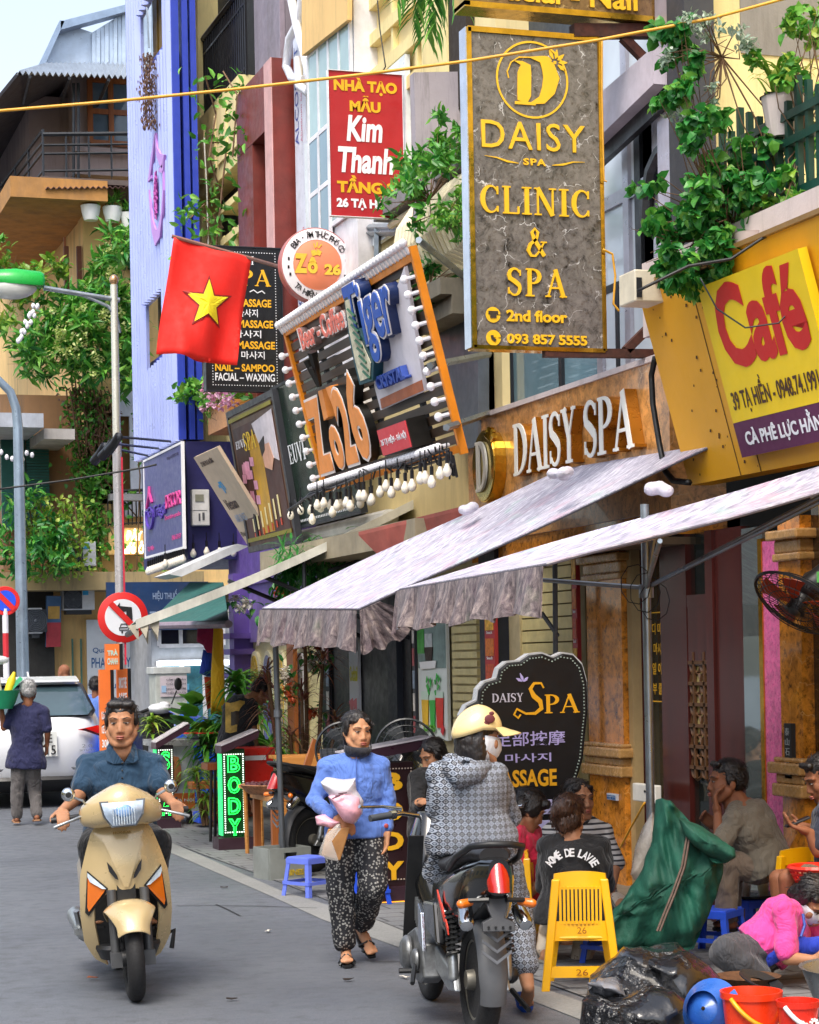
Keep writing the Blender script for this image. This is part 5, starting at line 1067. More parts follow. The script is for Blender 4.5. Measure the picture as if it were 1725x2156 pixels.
S = wallpanel('cocktail_poster', 'pale cocktail poster with yellow title on the black wall', (734, 1345), (757, 1560), lm('poster_pale', '#dcdfe8', var=.05), X=XF-.1); S.R(0, 0, 1, .13, lm('strip_grey', '#5a5c66')); S.T('Cocktail', .1, .27, .95, .42, lm('sour_yellow', '#d9d43a'), bold=.02)
for x in (.2, .6): S.line([([(x, .6), (x+.12, .75), (x+.02, .98)], [.14, .06, .12])], lm('cocktail_pink', '#e87a86'), 'cocktail_print')
S = wallpanel('pillar_sticker', 'small white phone number sticker on the granite pillar', (1278, 1670), (1298, 1686), lm('sticker_white', '#c9cdd8'), X=XF-.16, cat='sticker'); S.T('KHOAN CẮT BÊ TÔNG', .06, .12, .94, .4, nb); S.T('0971.982.841', .06, .5, .94, .92, nb, bold=.02)
S = wallpanel('door_lettering', 'gold korean words on the dark glass beside the door', (1362, 1290), (1398, 1480), None, X=XF-.0, cat='lettering')
for i, t_ in enumerate(('바디 마', '발 마사', '네일 아', '피부 클')): S.T(t_, .08, .12+i*.22, .98, .25+i*.22, YL, bold=.01)
for v in (0., .98): S.R(.1, v, .98, v+.012, YL, name='rule')
S = wallpanel('couplet_plaque', 'black vertical plaque with silver characters on the granite pillar', (1651, 1523), (1668, 1640), lm('plaque_black', '#17191b'), X=XF-.17, cat='plaque'); S.T('泰', .2, .08, .8, .22, lm('silver2', '#aab0b0')); S.T('山', .2, .27, .8, .4, lm('silver2', '#aab0b0')); S.T('石', .2, .45, .8, .58, lm('silver2', '#aab0b0')); S.T('敢', .2, .63, .8, .76, lm('silver2', '#aab0b0')); S.T('當', .2, .8, .8, .94, lm('silver2', '#aab0b0'))
# ================================================================ canopies
def m_canopy(name, top):
 g = NB(name); co = g.co(scale=(1, 1, 1)); s1 = g.co(scale=(1.2, 7, 3), rot=(0, 0, .5)); st = g.noise(s1, 5, 6, .7, .5); bl = g.noise(co, 2.6, 3)
 bl2 = g.noise(g.co(scale=(1.3, 1, 1)), 3.4, 3)
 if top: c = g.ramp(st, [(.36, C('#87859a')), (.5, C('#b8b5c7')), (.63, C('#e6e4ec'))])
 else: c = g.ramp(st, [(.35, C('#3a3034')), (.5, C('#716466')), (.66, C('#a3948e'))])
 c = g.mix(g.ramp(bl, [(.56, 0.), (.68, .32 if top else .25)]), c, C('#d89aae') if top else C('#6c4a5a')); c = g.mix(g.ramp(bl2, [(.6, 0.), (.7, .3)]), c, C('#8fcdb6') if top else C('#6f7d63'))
 g.base(c); g.bump(st, .5, .02); g.set(Roughness=.5); return g.m
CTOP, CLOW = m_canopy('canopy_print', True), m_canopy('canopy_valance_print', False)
def lerp(a, b, t): return a*(1-t)+b*t
def canopy(name, label, A_, B_, C_, D_, drop, sag=.05, val=('AB',), n=20):
 o = thing(name, label, 'canopy', (A_+B_+C_+D_)/4); o['_w'] = tuple((A_+B_+C_+D_)/4)
 P_ = lambda s, t: lerp(lerp(A_, B_, s), lerp(D_, C_, s), t)+V((0, 0, -sag*sin(pi*s)*sin(pi*t)+.012*sin(s*21+t*5)*sin(pi*t)))
 MB().sheet([[P_(i/n, j/n) for j in range(n+1)] for i in range(n+1)], .012).build('cloth', CTOP, o, smooth=60)
 MB().tube([P_(i/n, 0) for i in range(n+1)]+[P_(1, j/n) for j in range(n+1)], .007, 5).build('hem', mat('hem_dark', '#4a464e', .7), o)
 for e in val:
  a_, b_, inn = {'AB': (A_, B_, D_-A_), 'BC': (B_, C_, A_-B_)}[e]
  m = 60; e1 = 1. if e == 'AB' else .55; rows = []
  for j in range(6):
   t = j/5; row = []
   for i in range(m+1):
    s = i/m*e1; fl_ = .035*t*sin(s*46)+.02*t*sin(s*83+1); scal = 1-.13*abs(sin(s*pi*4.))
    taper = 1 if e == 'AB' else max(0., 1-(s/e1)**2.)
    row.append(lerp(a_, b_, s)+V((-.02-.05*t+fl_, fl_*.6, -drop*t*scal*taper-.005)))
   rows.append(row)
  MB().sheet(rows, .006).build('valance', CLOW, o, smooth=60)
 return o
A1, B1, C1, D1 = at(553, 1283, X=4.3), at(757, 1284, X=4.3), at(1510, 936, X=6.14), at(1185, 990, X=6.14)
cn1 = canopy('market_canopy', 'lilac printed market canopy whose low corner hangs over the grey crate', A1, B1, C1, D1, .3)
vb = MB(); n = 26; rows = []
for j in range(5):
 t = j/4; rows.append([lerp(B1, C1, i/n*.06)+V((.0, -.012, -.005))+V((.35*t*(i/n)+.0, .03*sin(i*1.3)*t, -.3*t*(1-.55*(i/n)**2)-.02*sin(i*.9)*t)) for i in range(n+1)])
MB().sheet(rows, .006).build('valance', CLOW, cn1, smooth=60)
A2, B2, C2, D2 = at(842, 1243, X=4.05), at(1152, 1190, X=4.05), at(1900, 992, X=6.3), at(1740, 981, X=6.1)
cn2 = canopy('market_canopy', 'nearer lilac printed market canopy on the steel pole by the door', A2, B2, C2, D2, .27)
for o_, pts in ((cn1, ((985, 1075), (1180, 1002))), (cn2, ((1380, 1035),))):
 for p in pts:
  c = at(*p, X=5.3 if o_ is cn2 else 5.4); kb_ = MB()
  for k in range(5): kb_.ell(c+V((random.uniform(-.05, .05), random.uniform(-.05, .05), .0+random.random()*.03)), (.05, .05, .04), nu=9, nv=6)
  ko = kb_.build('rope_bundle', mat('pale_plastic', '#c9c6d2', .4), o_, smooth=180); ko.modifiers.new('r', 'REMESH').voxel_size = .015
fr = MB(); hub = at(1372, 1238, d=at(1376, 2010, Z=0).dot(vw)); base = at(1376, 2012, Z=.0)
fr.tube([base, V((base.x, base.y, hub.z)), V((base.x, base.y, hub.z+.5))], .026, 10); fr.tube([V((base.x, base.y, hub.z-.06)), V((base.x, base.y, hub.z+.02))], .045, 10)
for q_ in (lerp(A2, B2, .15)+V((.4, 0, .1)), lerp(B2, C2, .3), lerp(C2, D2, .5), lerp(A2, D2, .62), lerp(B2, C2, .8)): fr.tube([V((base.x, base.y, hub.z)), q_+V((0, 0, -.03))], .014, 7)
wi = MB()
for k in range(3): c = V((base.x-.06*k+.03, base.y-.05, hub.z-.08+.05*k)); wi.tube([c+V((.1*cos(t*.7), 0, .12*sin(t*.7))) for t in range(10)], .003, 4)
fo = fr.build('frame', STEEL, cn2, smooth=50); wi.build('wire', DGREY, cn2)
fr = MB(); b1 = at(597, 1846, Z=0); t1 = A1+V((.07, -.12, -.03)); fr.tube([b1, t1], .025, 8); fr.tube([lerp(b1, t1, .62)-V((0, 0, .03)), lerp(b1, t1, .62)+V((0, 0, .03))], .035, 8)
fr.build('frame', mat('dull_steel', '#6d7278', .45, metal=.6), cn1, smooth=50); fr = MB(); b2 = at(1190, 1400, Y=14.6); fr.tube([V((b2.x-.1, 14.6, .0)), at(1170, 1240, Y=14.6)+V((0, 0, .25))], .02, 7); fr.tube([at(1140, 1290, Y=14.6), at(1175, 1340, Y=14.6)], .018, 5)
fr.build('pole', mat('dull_steel', '#6d7278', .45, metal=.6), cn1, smooth=50)
ya_, yb2 = 18.8, 22.6; hi, lo = at(868, 1060, Y=ya_), at(285, 1312, Y=ya_)
aw_ = thing('shop_awning', 'long pale fabric awning sloping from the beer shop over the pavement', 'awning', lo); aw_['_w'] = tuple(lo)
lo2, hi2 = at(268, 1326, Y=21.2), at(792, 1094, Y=21.6); EDG = lambda t: (lerp(hi, lo, t)+V((0, 0, -.05*sin(pi*t))), lerp(hi2, lo2, t)+V((0, 0, -.05*sin(pi*t))))
o = MB().sheet([list(EDG(i/10)) for i in range(11)], .0).build('fabric', mat('teal_awning', '#2f6f6a', .7, dirt=.3), aw_, smooth=180)
MB().sheet([[q_+V((0, 0, .022)) for q_ in EDG(i/10)] for i in range(11)], .012).build('top_cover', mat('stained_awning', '#d9d8cc', .6, dirt=.5), aw_, smooth=180)
MB().sheet([[lerp(hi, lo, i/10)+V((0, -.02, .03-.05*sin(pi*i/10))), lerp(hi, lo, i/10)+V((0, -.02, -.055-.05*sin(pi*i/10)))] for i in range(11)], .02).build('hem', mat('stained_awning', '#d9d8cc', .6, dirt=.5), aw_)
g = MB()
for y in (ya_+.12, ya_+1.4):
 e = lerp(hi, lo, .55); g.tube([V((6.25, y, 2.0)), V((e.x, y, e.z-.06))], .022, 6); g.tube([V((6.25, y, 2.9)), V((lerp(hi, lo, .3).x, y, lerp(hi, lo, .3).z-.3))], .02, 6)
g.tube([lo+V((0, 0, -.06)), lo2+V((0, 0, -.05))], .03, 7); g.tube([V((5.2, ya_+.05, 2.35)), V((5.2, ya_+.05, hi.z-.5))], .02, 6)
g.build('frame', DGREY, aw_)
g = MB()
for k in range(3): p = at(268+k*22, 1318-k*3, Y=ya_); q_ = at(292+k*20, 1350+8*(k == 1), Y=ya_-.05); g.sheet([[p, at(292+k*22, 1314-k*4, Y=ya_)], [lerp(p, q_, .7)+V((0, -.05*k, 0)), q_]], .006)
g.build('corner_flap', mat('dirty_flap', '#a9a391', .7, dirt=.8), aw_)
ry = MB(); ry.tube([V((6.1, 19, 3.15)), V((6.1, 22.8, 3.15))], .09, 10); ry.tube([V((5.95, 19.4, 3.32)), V((5.95, 20.1, 3.3))], .05, 8); ry.build('roller', mat('wrapped_roll', '#d0cfcb', .5, dirt=.3), aw_)
tq = [at(306, 1318, X=4.7), at(482, 1314, X=4.7), at(470, 1226, X=6.0), at(400, 1226, X=6.0)]; tag(MB().sheet([[tq[0], tq[1]], [tq[3], tq[2]]], .02).build('teal_awning', mat('teal_canvas', '#1f5c56', .7, dirt=.15)), 'teal canvas awning low over the clothes of the purple shop', 'awning'); tag(MB().tube([tq[0], tq[1]], .04, 8).build('awning_bar', mat('mauve_bar', '#8a7a88', .5)), 'grey mauve bar along the teal awning edge', 'bar')
bd = MB().prism([at(755, 1120, Y=17.), at(990, 1062, Y=15.6), at(1035, 1085, Y=15.4), at(800, 1165, Y=16.8)], (0, 0, -.03)).build('menu_awning', mat('faded_red_canvas', '#a0544a', .7, var=.35, vs=3, dirt=.3))
tag(bd, 'faded red printed canvas board under the bulb string', 'awning')
pa = MB(); pts = [at(355, 1209, Y=24.), at(500, 1145, Y=24.), at(525, 1150, Y=24.), at(383, 1214, Y=24.)]
pa.prism(pts, (0, .9, 0)); tag(pa.build('small_awning', mat('white_awning', '#dcdde0', .5, dirt=.3)), 'small white awning under the decor shop sign', 'awning')
# ================================================================ wires and lamps
def wire(name, label, pts, r, m, cat='cable'):
 P_ = []
 for i in range(len(pts)-1):
  for k in range(6): P_.append(lerp(V(pts[i]), V(pts[i+1]), k/6))
 P_.append(V(pts[-1])); return tag(MB().tube(P_, r, 6).build(name, m, smooth=180), label, cat)
yw = mat('yellow_cable', '#e0a32c', .4, var=.06); bkc = mat('black_cable', '#121214', .5)
wire('cable', 'thick yellow cable stretched across the street in front of the signs', [at(p, q_, d=12.6) for p, q_ in ((-30, 237), (0, 233), (250, 212), (500, 187), (750, 158), (985, 128), (1260, 84), (1500, 38), (1640, 0), (1720, -22))], .0098, yw)
wire('cable', 'thin black cable crossing in front of the ochre house', [at(p, q_, d=24) for p, q_ in ((-10, 1031), (150, 1010), (300, 985), (330, 978))], .012, bkc)
wire('cable', 'thick black hose curving down beside the amber fascia', [at(*p, X=XF-.25) for p in ((1380, 752), (1372, 790), (1375, 850), (1388, 930), (1400, 990), (1418, 1012), (1452, 1016))], .022, bkc)
wire('cable', 'loose grey wire looping over the café sign', [at(*p, d=12.0) for p in ((1475, 585), (1510, 650), (1570, 690), (1640, 680), (1725, 590))], .005, DGREY)
wire('cable', 'black wire trailing along the top of the amber fascia', [at(*p, d=12.1) for p in ((1343, 612), (1450, 560), (1540, 545), (1600, 505), (1670, 465), (1740, 440))], .01, bkc)
wire('cable', 'yellow lead hanging beside the marble blade sign', [at(*p, Y=13.25) for p in ((1268, 80), (1268, 200), (1272, 380), (1278, 382))], .006, yw)
wire('cable', 'yellow lead looping below the edge of the blade sign', [at(*p, Y=13.25) for p in ((1270, 525), (1290, 535), (1296, 580), (1292, 640), (1304, 655))], .008, yw)
wire('cable', 'yellow power lead running from the wall socket to the ground', [at(*p, X=6.0) for p in ((1358, 1690), (1330, 1740), (1290, 1815), (1270, 1850))], .008, yw)
wire('cable', 'wires hanging beside the bay window', [at(*p, X=XF-.5) for p in ((795, 0), (800, 60), (812, 140), (806, 150))], .006, bkc)
wire('cable', 'long loose wire hanging in front of the cream balcony', [at(*p, X=XF-.5) for p in ((430, 290), (436, 400), (440, 560), (446, 760))], .01, mat('pale_wire', '#a8a69c', .6))
pl = at(261, 1702, Z=0); PX, PY = pl.x, pl.y
lp = thing('street_lamp', 'silver street lamp post with green lamp head on a long arm', 'street lamp', pl); lp['_w'] = tuple(pl)
zt_ = at(254, 600, Y=PY).z; MB().tube([pl, (PX, PY, 2.6), (PX, PY, zt_)], [.055, .055, .045], 14).build('pole', mat('pole_silver', '#d3d2c6', .3, metal=.4, var=.04, bump=0), lp, smooth=50)
MB().ell((PX, PY, zt_+.06), (.058, .058, .07)).build('finial', mat('brass_ball', '#c9a27a', .2, metal=.7), lp, smooth=180)
MB().tube([(PX, PY, .9), (PX, PY, 4.6)], .0565, 14).build('red_wrap', mat('wrap', '#c9c4c6', .3, metal=.4, var=.04, bump=0), lp, smooth=50)
g = MB(); g.box(PX+.03, PX+.062, PY-.04, PY+.02, 1.8, 4.4); g.build('red_stripe', mat('red_pole_reflection', '#d8304a', .5), lp)  # red strip stands in for a reflection along the pole
a0, a1 = at(252, 632, Y=PY), at(92, 606, Y=PY); g = MB(); g.tube([a0, a1], .032, 8); g.tube([at(252, 700, Y=PY), at(246, 670, Y=PY), at(228, 645, Y=PY), at(200, 632, Y=PY), at(175, 622, Y=PY)], .022, 7); g.build('arm', STEEL, lp, smooth=60)
c0, c1 = at(92, 598, Y=PY), at(-25, 590, Y=PY); ax = (c1-c0); L_ = ax.length; rs = []
for t, hh_, ww_ in ((0, .13, .11), (.06, .155, .14), (.5, .17, .16), (.85, .14, .14), (1., .04, .05)):
 c = lerp(c0, c1, t); rs.append([c+V((0, ww_*cos(a_), hh_*max(sin(a_), -.25))) for a_ in [2*pi*i/16 for i in range(16)]])
MB().loft(rs).build('lamp_head', mat('lamp_green', '#1fae45', .3, var=.06), lp, smooth=60)
MB().ell(lerp(c0, c1, .62)+V((0, 0, -.06)), (.34, .14, .16)).build('lamp_bowl', mat('lamp_bowl_glass', '#d9dcd6', .15, var=.08), lp, smooth=180)
l2 = at(50, 1500, Y=31.5); l2.z = 0; lq = thing('street_lamp', 'grey street lamp post curving out of the picture at its top', 'street lamp', l2); lq['_w'] = tuple(l2)
MB().tube([l2]+[at(*p, Y=31.5) for p in ((48, 1400), (38, 900), (34, 860), (22, 825), (-8, 795), (-60, 780))], [.1, .095, .075, .07, .065, .06, .055], 12).build('pole', mat('pole_bluegrey', '#8fa0b0', .35, metal=.4), lq, smooth=60)
sp_ = thing('spot_lights', 'three black spot lamps on thin arms above the decor sign', 'lamp', at(300, 950, Y=25.6)); sp_['_w'] = tuple(at(300, 950, Y=25.6)); g = MB(); h_ = MB()
for a_, b_, c_ in (((252, 920), (366, 930), (228, 950)), ((238, 934), (340, 945), (214, 962)), ((222, 940), (313, 960), (198, 972))):
 e0, e1 = at(*a_, X=4.55), at(*b_, X=XB-.02); g.tube([e0, e1], .016, 5); e2 = at(*c_, X=4.45); d_ = (e2-e0); h_.tube([e0+d_*.05+V((0, 0, .03)), e0+d_*.5, e2], [.05, .055, .06], 9); g.ell(e0, (.04, .04, .05))
g.build('arm', DGREY, sp_); h_.build('lamp_body', BLK, sp_, smooth=50)
bw = mat('warm_bulb', '#e9e2d2', .25, var=.1, bump=0)
def bulbproto(r=.055):
 o = MB().lathe([(r*.35, .0), (r*.42, -r*.4), (r*.95, -r*1.5), (r, -r*2.), (r*.8, -r*2.7), (r*.3, -r*3.05), (.002, -r*3.1)], n=12).build('light_bulb', bw, smooth=60)
 MB().tube([(0, 0, -r*.2), (0, 0, r*1.7)], r*.45, 7).build('socket', BLK, o, local=True); MB().tube([(0, 0, r*1.7), (0, 0, r*4.4)], .006, 4).build('cord', BLK, o, local=True); return o
bp_ = bulbproto(.036); first = True
tr_ = []
for i in range(21): t = i/20; tr_.append((655+285*t+random.uniform(-3, 3), 1058-78*t+random.uniform(-6, 10)+(14 if i % 3 == 0 else 0), 5.35))
for i in range(9): tr_.append((612+i*21, 1070+random.uniform(-5, 5)-i*4, 5.55))
for i, (px, py, X_2) in enumerate(tr_):
 o = bp_ if first else dup(bp_); first = False; o.location = at(px, py-2, X=X_2); tag(o, 'pale light bulb hanging on a black cord under the beer sign', 'light bulb', 'bulbs hanging under the beer sign')
g = MB(); P_ = [at(*p, X=5.38) for p in ((605, 1075), (650, 1045), (720, 1020), (800, 985), (860, 975), (945, 945), (950, 1000))]
for k in range(3): g.tube([p+V((.02*k, random.uniform(-.02, .02), .03*k*sin(i))) for i, p in enumerate(P_)], .012, 5)
for i in range(60): t = random.random(); k = int(t*5.99); c = lerp(P_[k], P_[k+1], t*6-k) if k < 6 else P_[-1]; g.tube([c, c+V((random.uniform(-.05, .05), random.uniform(-.08, .08), random.uniform(-.09, .05)))], .008, 4)
tag(g.build('cord_bundle', BLK), 'tangled black cords from which the bulbs hang', 'cable')
sb = bulbproto(.04); first = True
for i in range(18): t = i/17; o = sb if first else dup(sb); first = False; o.location = at(312+74*t, 1192-26*t, X=XB-.05); tag(o, 'small bulb in the row along the bottom of the decor sign', 'light bulb', 'bulbs along the decor sign')
for px, py in ((407, 1160), (435, 1156), (462, 1157), (492, 1158), (348, 1182)): o = dup(sb); o.location = at(px, py-6, Y=yb0-.1); tag(o, 'small bulb spaced out below the navy shop box', 'light bulb', 'bulbs below the navy box')
wb = None
for i in range(26):
 t = i/25; px, py = (78-60*t+4*sin(i*2), 640+120*t+6*cos(i*1.7)) if i < 18 else (5+9*(i-18)+3*sin(i), 960+8*sin(i*2.))
 if wb is None: wb = MB().ell((0, 0, 0), (.032, .032, .045), nu=8, nv=6).build('light_bulb', BULB, smooth=180); o = wb
 else: o = dup(wb)
 o.location = at(px, py, Y=32.); tag(o, 'tiny white bulb in the string on the overgrown balcony', 'light bulb', 'bulbs strung over the old balcony')
mt = thing('electric_meter', 'white electric meter box on the navy shop wall', 'meter', at(419, 1070, Y=yb0-.02)); mt['_w'] = tuple(at(419, 1070, Y=yb0-.02))
bY(yb0-.0, (400, 1032), (438, 1108), .12).build('case', mat('meter_white', '#d9d8d4', .4), mt, bev=.012); bY(yb0-.12, (411, 1041), (429, 1056), .01).build('display', mat('meter_window', '#8d8d7c', .2), mt)
g = MB(); bY(yb0-.12, (418, 1081), (422, 1097), .006, g); bY(yb0-.12, (426, 1079), (431, 1095), .006, g); bY(yb0-.12, (402, 1074), (436, 1075), .004, g); g.build('slot', mat('meter_dark', '#55565a', .5), mt)
def aircon(label, tl, br, Y, fan=.3, sticker=True):
 a_, b_ = at(*tl, Y=Y), at(*br, Y=Y); o = thing('air_conditioner', label, 'air conditioner', V(((a_.x+b_.x)/2, Y, b_.z))); o['_w'] = (((a_.x+b_.x)/2), Y, b_.z); w2, h2 = b_.x-a_.x, a_.z-b_.z
 MB().box(a_.x, b_.x, Y, Y+.32, b_.z, a_.z).build('case', mat('ac_white', '#c9cdd2', .45, dirt=.15), o, bev=.015)
 c = V((a_.x+w2*fan, Y, b_.z+h2*.5)); r = h2*.44; MB().box(c.x-r, c.x+r, Y-.012, Y, c.z-r, c.z+r).build('fan_panel', mat('ac_dark', '#2a2f36', .5), o, bev=.008)
 g = MB()
 for k in range(1, 7): g.tube([c+V((r*.95*k/6*cos(t*pi/12), -.025, r*.95*k/6*sin(t*pi/12))) for t in range(25)], .007, 4)
 for k in range(8): g.tube([c+V((0, -.025, 0)), c+V((r*.95*cos(k*pi/4), -.025, r*.95*sin(k*pi/4)))], .005, 4)
 g.ell(c+V((0, -.03, 0)), (r*.16, .02, r*.16)); g.build('grille', mat('ac_grille', '#59606a', .4), o)
 if sticker: MB().box(a_.x+w2*.62, a_.x+w2*.8, Y-.006, Y, a_.z-h2*.3, a_.z-h2*.06).build('sticker', lm('ac_blue', '#2f9fd8'), o)
 MB().box(a_.x+.05, b_.x-.05, Y+.02, Y+.3, b_.z-.07, b_.z-.002).build('foot', DGREY, o); return o
aircon('white air conditioner on the mossy ledge of the ochre house', (130, 1140), (203, 1192), YA-.9)
aircon('grey white air conditioner under the mossy ledge', (133, 1240), (200, 1284), YA-.6)
aircon('small air conditioner seen side on below the ledge', (60, 1280), (90, 1334), YA-.7, .5, False)
aircon('cream air conditioner hidden behind the round beer sign', (579, 640), (640, 745), 23.4, .3)
o = thing('air_conditioner', 'cream unit with a small grey window at the amber fascia corner', 'air conditioner', at(1370, 640, Y=12.3)); o['_w'] = tuple(at(1370, 640, Y=12.3)); bY(12.3, (1336, 566), (1400, 636), -.25).build('case', mat('unit_cream', '#ddd5bf', .5, dirt=.15), o, bev=.01); bY(12.296, (1340, 584), (1352, 626), .006).build('window', DGREY, o)
g = MB(); bX(XF-.14, (1345, 1648), (1394, 1692), .05, g); so_ = tag(g.build('wall_socket', mat('socket_white', '#d9d6cf', .4), bev=.008), 'white double wall socket on the dark door frame', 'socket');
g = MB()
for px in (1357, 1363): bX(XF-.19, (px, 1664), (px+3, 1669), .004, g)
g.build('socket_holes', BLK, so_)
# ================================================================ plants
LG = m_leaf('leaf_green', C('#3a7a2a'), C('#5fae3c'), C('#94cc54')); LD = m_leaf('leaf_deep', C('#1c6426'), C('#35903a'), C('#66b04c')); LY = m_leaf('leaf_lime', C('#5f8f2a'), C('#8fb83e'), C('#c2cf5a')); LSV = m_leaf('leaf_silver', C('#7f9a86'), C('#a9bda8'), C('#c9d6c4'))
LRD = m_leaf('leaf_reddish', C('#7a3f38'), C('#b0705a'), C('#c9a070')); LFL = m_leaf('flower_lime', C('#a9c060'), C('#d0dc8c'), C('#e8eeb0')); STM = mat('stem_brown', '#6d5138', .8); FPK = m_leaf('petal_pink', C('#d88ab8'), C('#f0b8d8'), C('#fbe0f0')); LDRY = m_leaf('dry_leaf', C('#5a3a2a'), C('#7d5a44'), C('#8f6f50'))
def rnd(): return random.uniform(-1, 1)
def rdir(zb_=0.):
 d_ = V((rnd(), rnd(), rnd()+zb_)); return d_.normalized() if d_.length > .05 else V((0, 0, 1))
def foliage(mb, c, r, n, l, w_, zb_=.1, curl=.4, clump=None, mats=1):
 cl = [V(c)+V((rnd()*r[0], rnd()*r[1], rnd()*r[2])) for _ in range(clump or max(3, n//26))]
 for i in range(n):
  p = random.choice(cl)+V((random.gauss(0, .16)*r[0], random.gauss(0, .16)*r[1], random.gauss(0, .16)*r[2])); d_ = rdir(zb_); k = random.uniform(.5, 1.3)
  if mats > 1: mb.cur = 0 if random.random() < .8 else 1
  mb.leaf(p, d_, w_*k, l*k, curl, rdir(.8))
def twigs(mb, a_, ends, r=.006):
 for e in ends:
  m_ = lerp(V(a_), V(e), .5)+V((rnd()*.1, rnd()*.1, rnd()*.08)); mb.tube([a_, m_, e], [r, r*.7, r*.35], 5)
def plant(name, label, root, clusters, l, w_, mats, cat='plant', curl=.4, group=None, zb_=.1, tw=True):
 root = V(root); o = thing(name, label, cat, root, group=group); o['_w'] = tuple(root); f = MB(); ml = mats if isinstance(mats, list) else [mats]
 ends = []
 for c, r, n in clusters: foliage(f, c, r, n, l, w_, zb_, curl, mats=len(ml)); ends += [V(c)+V((rnd()*r[0]*.7, rnd()*r[1]*.7, rnd()*r[2]*.7)) for _ in range(4)]
 f.build('foliage', ml, o)
 if tw: t_ = MB(); twigs(t_, root, ends); t_.build('stem', STM, o)
 return o
q5 = lambda x, y, Y=33.8: at(x, y, Y=Y)
pu = 33.8*1.05/4400
cl = []
for x, y, rx_, ry_, n in ((262, 520, 34, 40, 330), (225, 590, 45, 42, 420), (150, 650, 55, 45, 480), (215, 690, 65, 50, 620), (120, 720, 60, 38, 420), (262, 700, 34, 70, 380), (95, 770, 50, 26, 200), (180, 770, 60, 25, 260), (262, 800, 30, 40, 160), (60, 700, 40, 30, 160), (40, 760, 36, 24, 120)): cl.append((q5(x, y), (rx_*pu, .5, ry_*pu), n))
o = plant('balcony_shrub', 'large flowering shrub spilling over the old balcony behind the lamp post', q5(200, 760, 34.6), cl, .26, .06, [LG, LD], 'shrub', .5)
fb = MB()
for i in range(46):
 x, y = random.choice(((262, 560), (200, 660), (150, 690), (240, 640), (110, 720), (190, 750), (230, 720))); c = q5(x+rnd()*40, y+rnd()*40, 33.3)
 for k in range(16): fb.leaf(c+V((rnd()*.07, rnd()*.07, rnd()*.07)), rdir(.5), .05, .06, .2)
fb.build('flower', LFL, o)
def vines(name, label, strands, n, l, w_, ml, Y, r=.03, hang=True, cat='vine', stem=STM):
 o = thing(name, label, cat, at(*strands[0][0], Y=Y)); o['_w'] = tuple(at(*strands[0][0], Y=Y)); f, t_ = MB(), MB()
 for pts in strands:
  P_ = [at(x, y, Y=Y+rnd()*.15) for x, y in pts]; t_.tube(P_, .012, 4)
  for i in range(n):
   k = random.random()*(len(P_)-1.001); c = lerp(P_[int(k)], P_[int(k)+1], k % 1); s_ = random.gauss(0, r); f.leaf(c+V((s_, rnd()*r, rnd()*r)), rdir(-.2), w_*random.uniform(.6, 1.2), l*random.uniform(.6, 1.2), .4, rdir(.3))
 f.build('foliage', ml, o); t_.build('stem', stem, o); return o
vines('vine', 'thick curtain of vines hanging down the corner of the ochre house', [[(150+8*i, 780+6*i), (160+7*i, 950), (178+4*i+rnd()*5, 1060), (185+4*i, 1180+rnd()*20)] for i in range(8)], 190, .12, .075, [LG], YA-.35, .12)
vines('vine', 'dry brown creepers matted at the top of the corner wall', [[(140+8*i, 820), (150+9*i+rnd()*10, 880), (165+6*i+rnd()*20, 960)] for i in range(12)], 30, .1, .04, [LDRY], YA-.45, .1)
vines('vine', 'sparse creepers with small leaves across the yellow wall', [[(210, 870), (240, 930), (220, 1010), (290, 1090)], [(215, 900), (250, 1000), (262, 1100)], [(280, 880), (295, 1000), (288, 1200)], [(230, 1110), (270, 1190), (300, 1260)], [(205, 1000), (230, 1060)], [(300, 1180), (330, 1240), (345, 1310)], [(310, 1190), (372, 1220), (392, 1262)]], 26, .13, .11, [LG], YA-.5, .1)
vines('vine', 'yellow green creepers on the lower balcony at the edge', [[(60+12*i, 1060+10*rnd()), (70+12*i+6*rnd(), 1130), (60+14*i, 1210)] for i in range(9)], 110, .1, .07, [LY, LG], YA-1.3, .16)
plant('balcony_plants', 'dark leafy plants massed on the far left balcony', at(20, 1150, Y=YA-1.2), [(at(15, 1080, Y=YA-1.2), (.5, .4, .7), 200), (at(40, 1160, Y=YA-1.3), (.6, .4, .4), 260), (at(95, 1150, Y=YA-1.5), (.4, .4, .5), 260)], .2, .07, [LD, LG])
plant('balcony_plants', 'yellow green climber around the upper left balcony', at(30, 620, Y=YA-.6), [(at(30, 545, Y=YA-.8), (.5, .5, .5), 190), (at(75, 560, Y=YA-.9), (.5, .5, .4), 170), (at(15, 660, Y=YA-.9), (.4, .4, .5), 120), (at(120, 580, Y=YA-.9), (.3, .4, .3), 90)], .16, .08, [LY, LG])
plant('roadside_tree', 'dark bushy tree at the far left end of the street', at(40, 1440, Y=40), [(at(20, 1350, Y=40), (.9, 1, 1.1), 500), (at(45, 1420, Y=40), (.6, 1, .7), 300)], .3, .13, [LD], 'tree')
hp = thing('hanging_pot', 'white hanging pot with small fern', 'plant pot', (0, 0, 0)); g = MB().lathe([(.11, -.14), (.15, .0), (.16, .08), (.165, .1), (.14, .1)], n=14).build('pot', WHT, hp, local=True, smooth=40); f = MB(); foliage(f, (0, 0, .2), (.16, .16, .1), 70, .16, .04, .6); f.build('foliage', LG, hp, local=True); MB().tube([(-.12, 0, .1), (0, 0, .55), (.12, 0, .1)], .006, 4).build('wire', DGREY, hp, local=True); MB().tube([(0, 0, .55), (0, 0, .8)], .006, 4).build('wire', DGREY, hp, local=True)
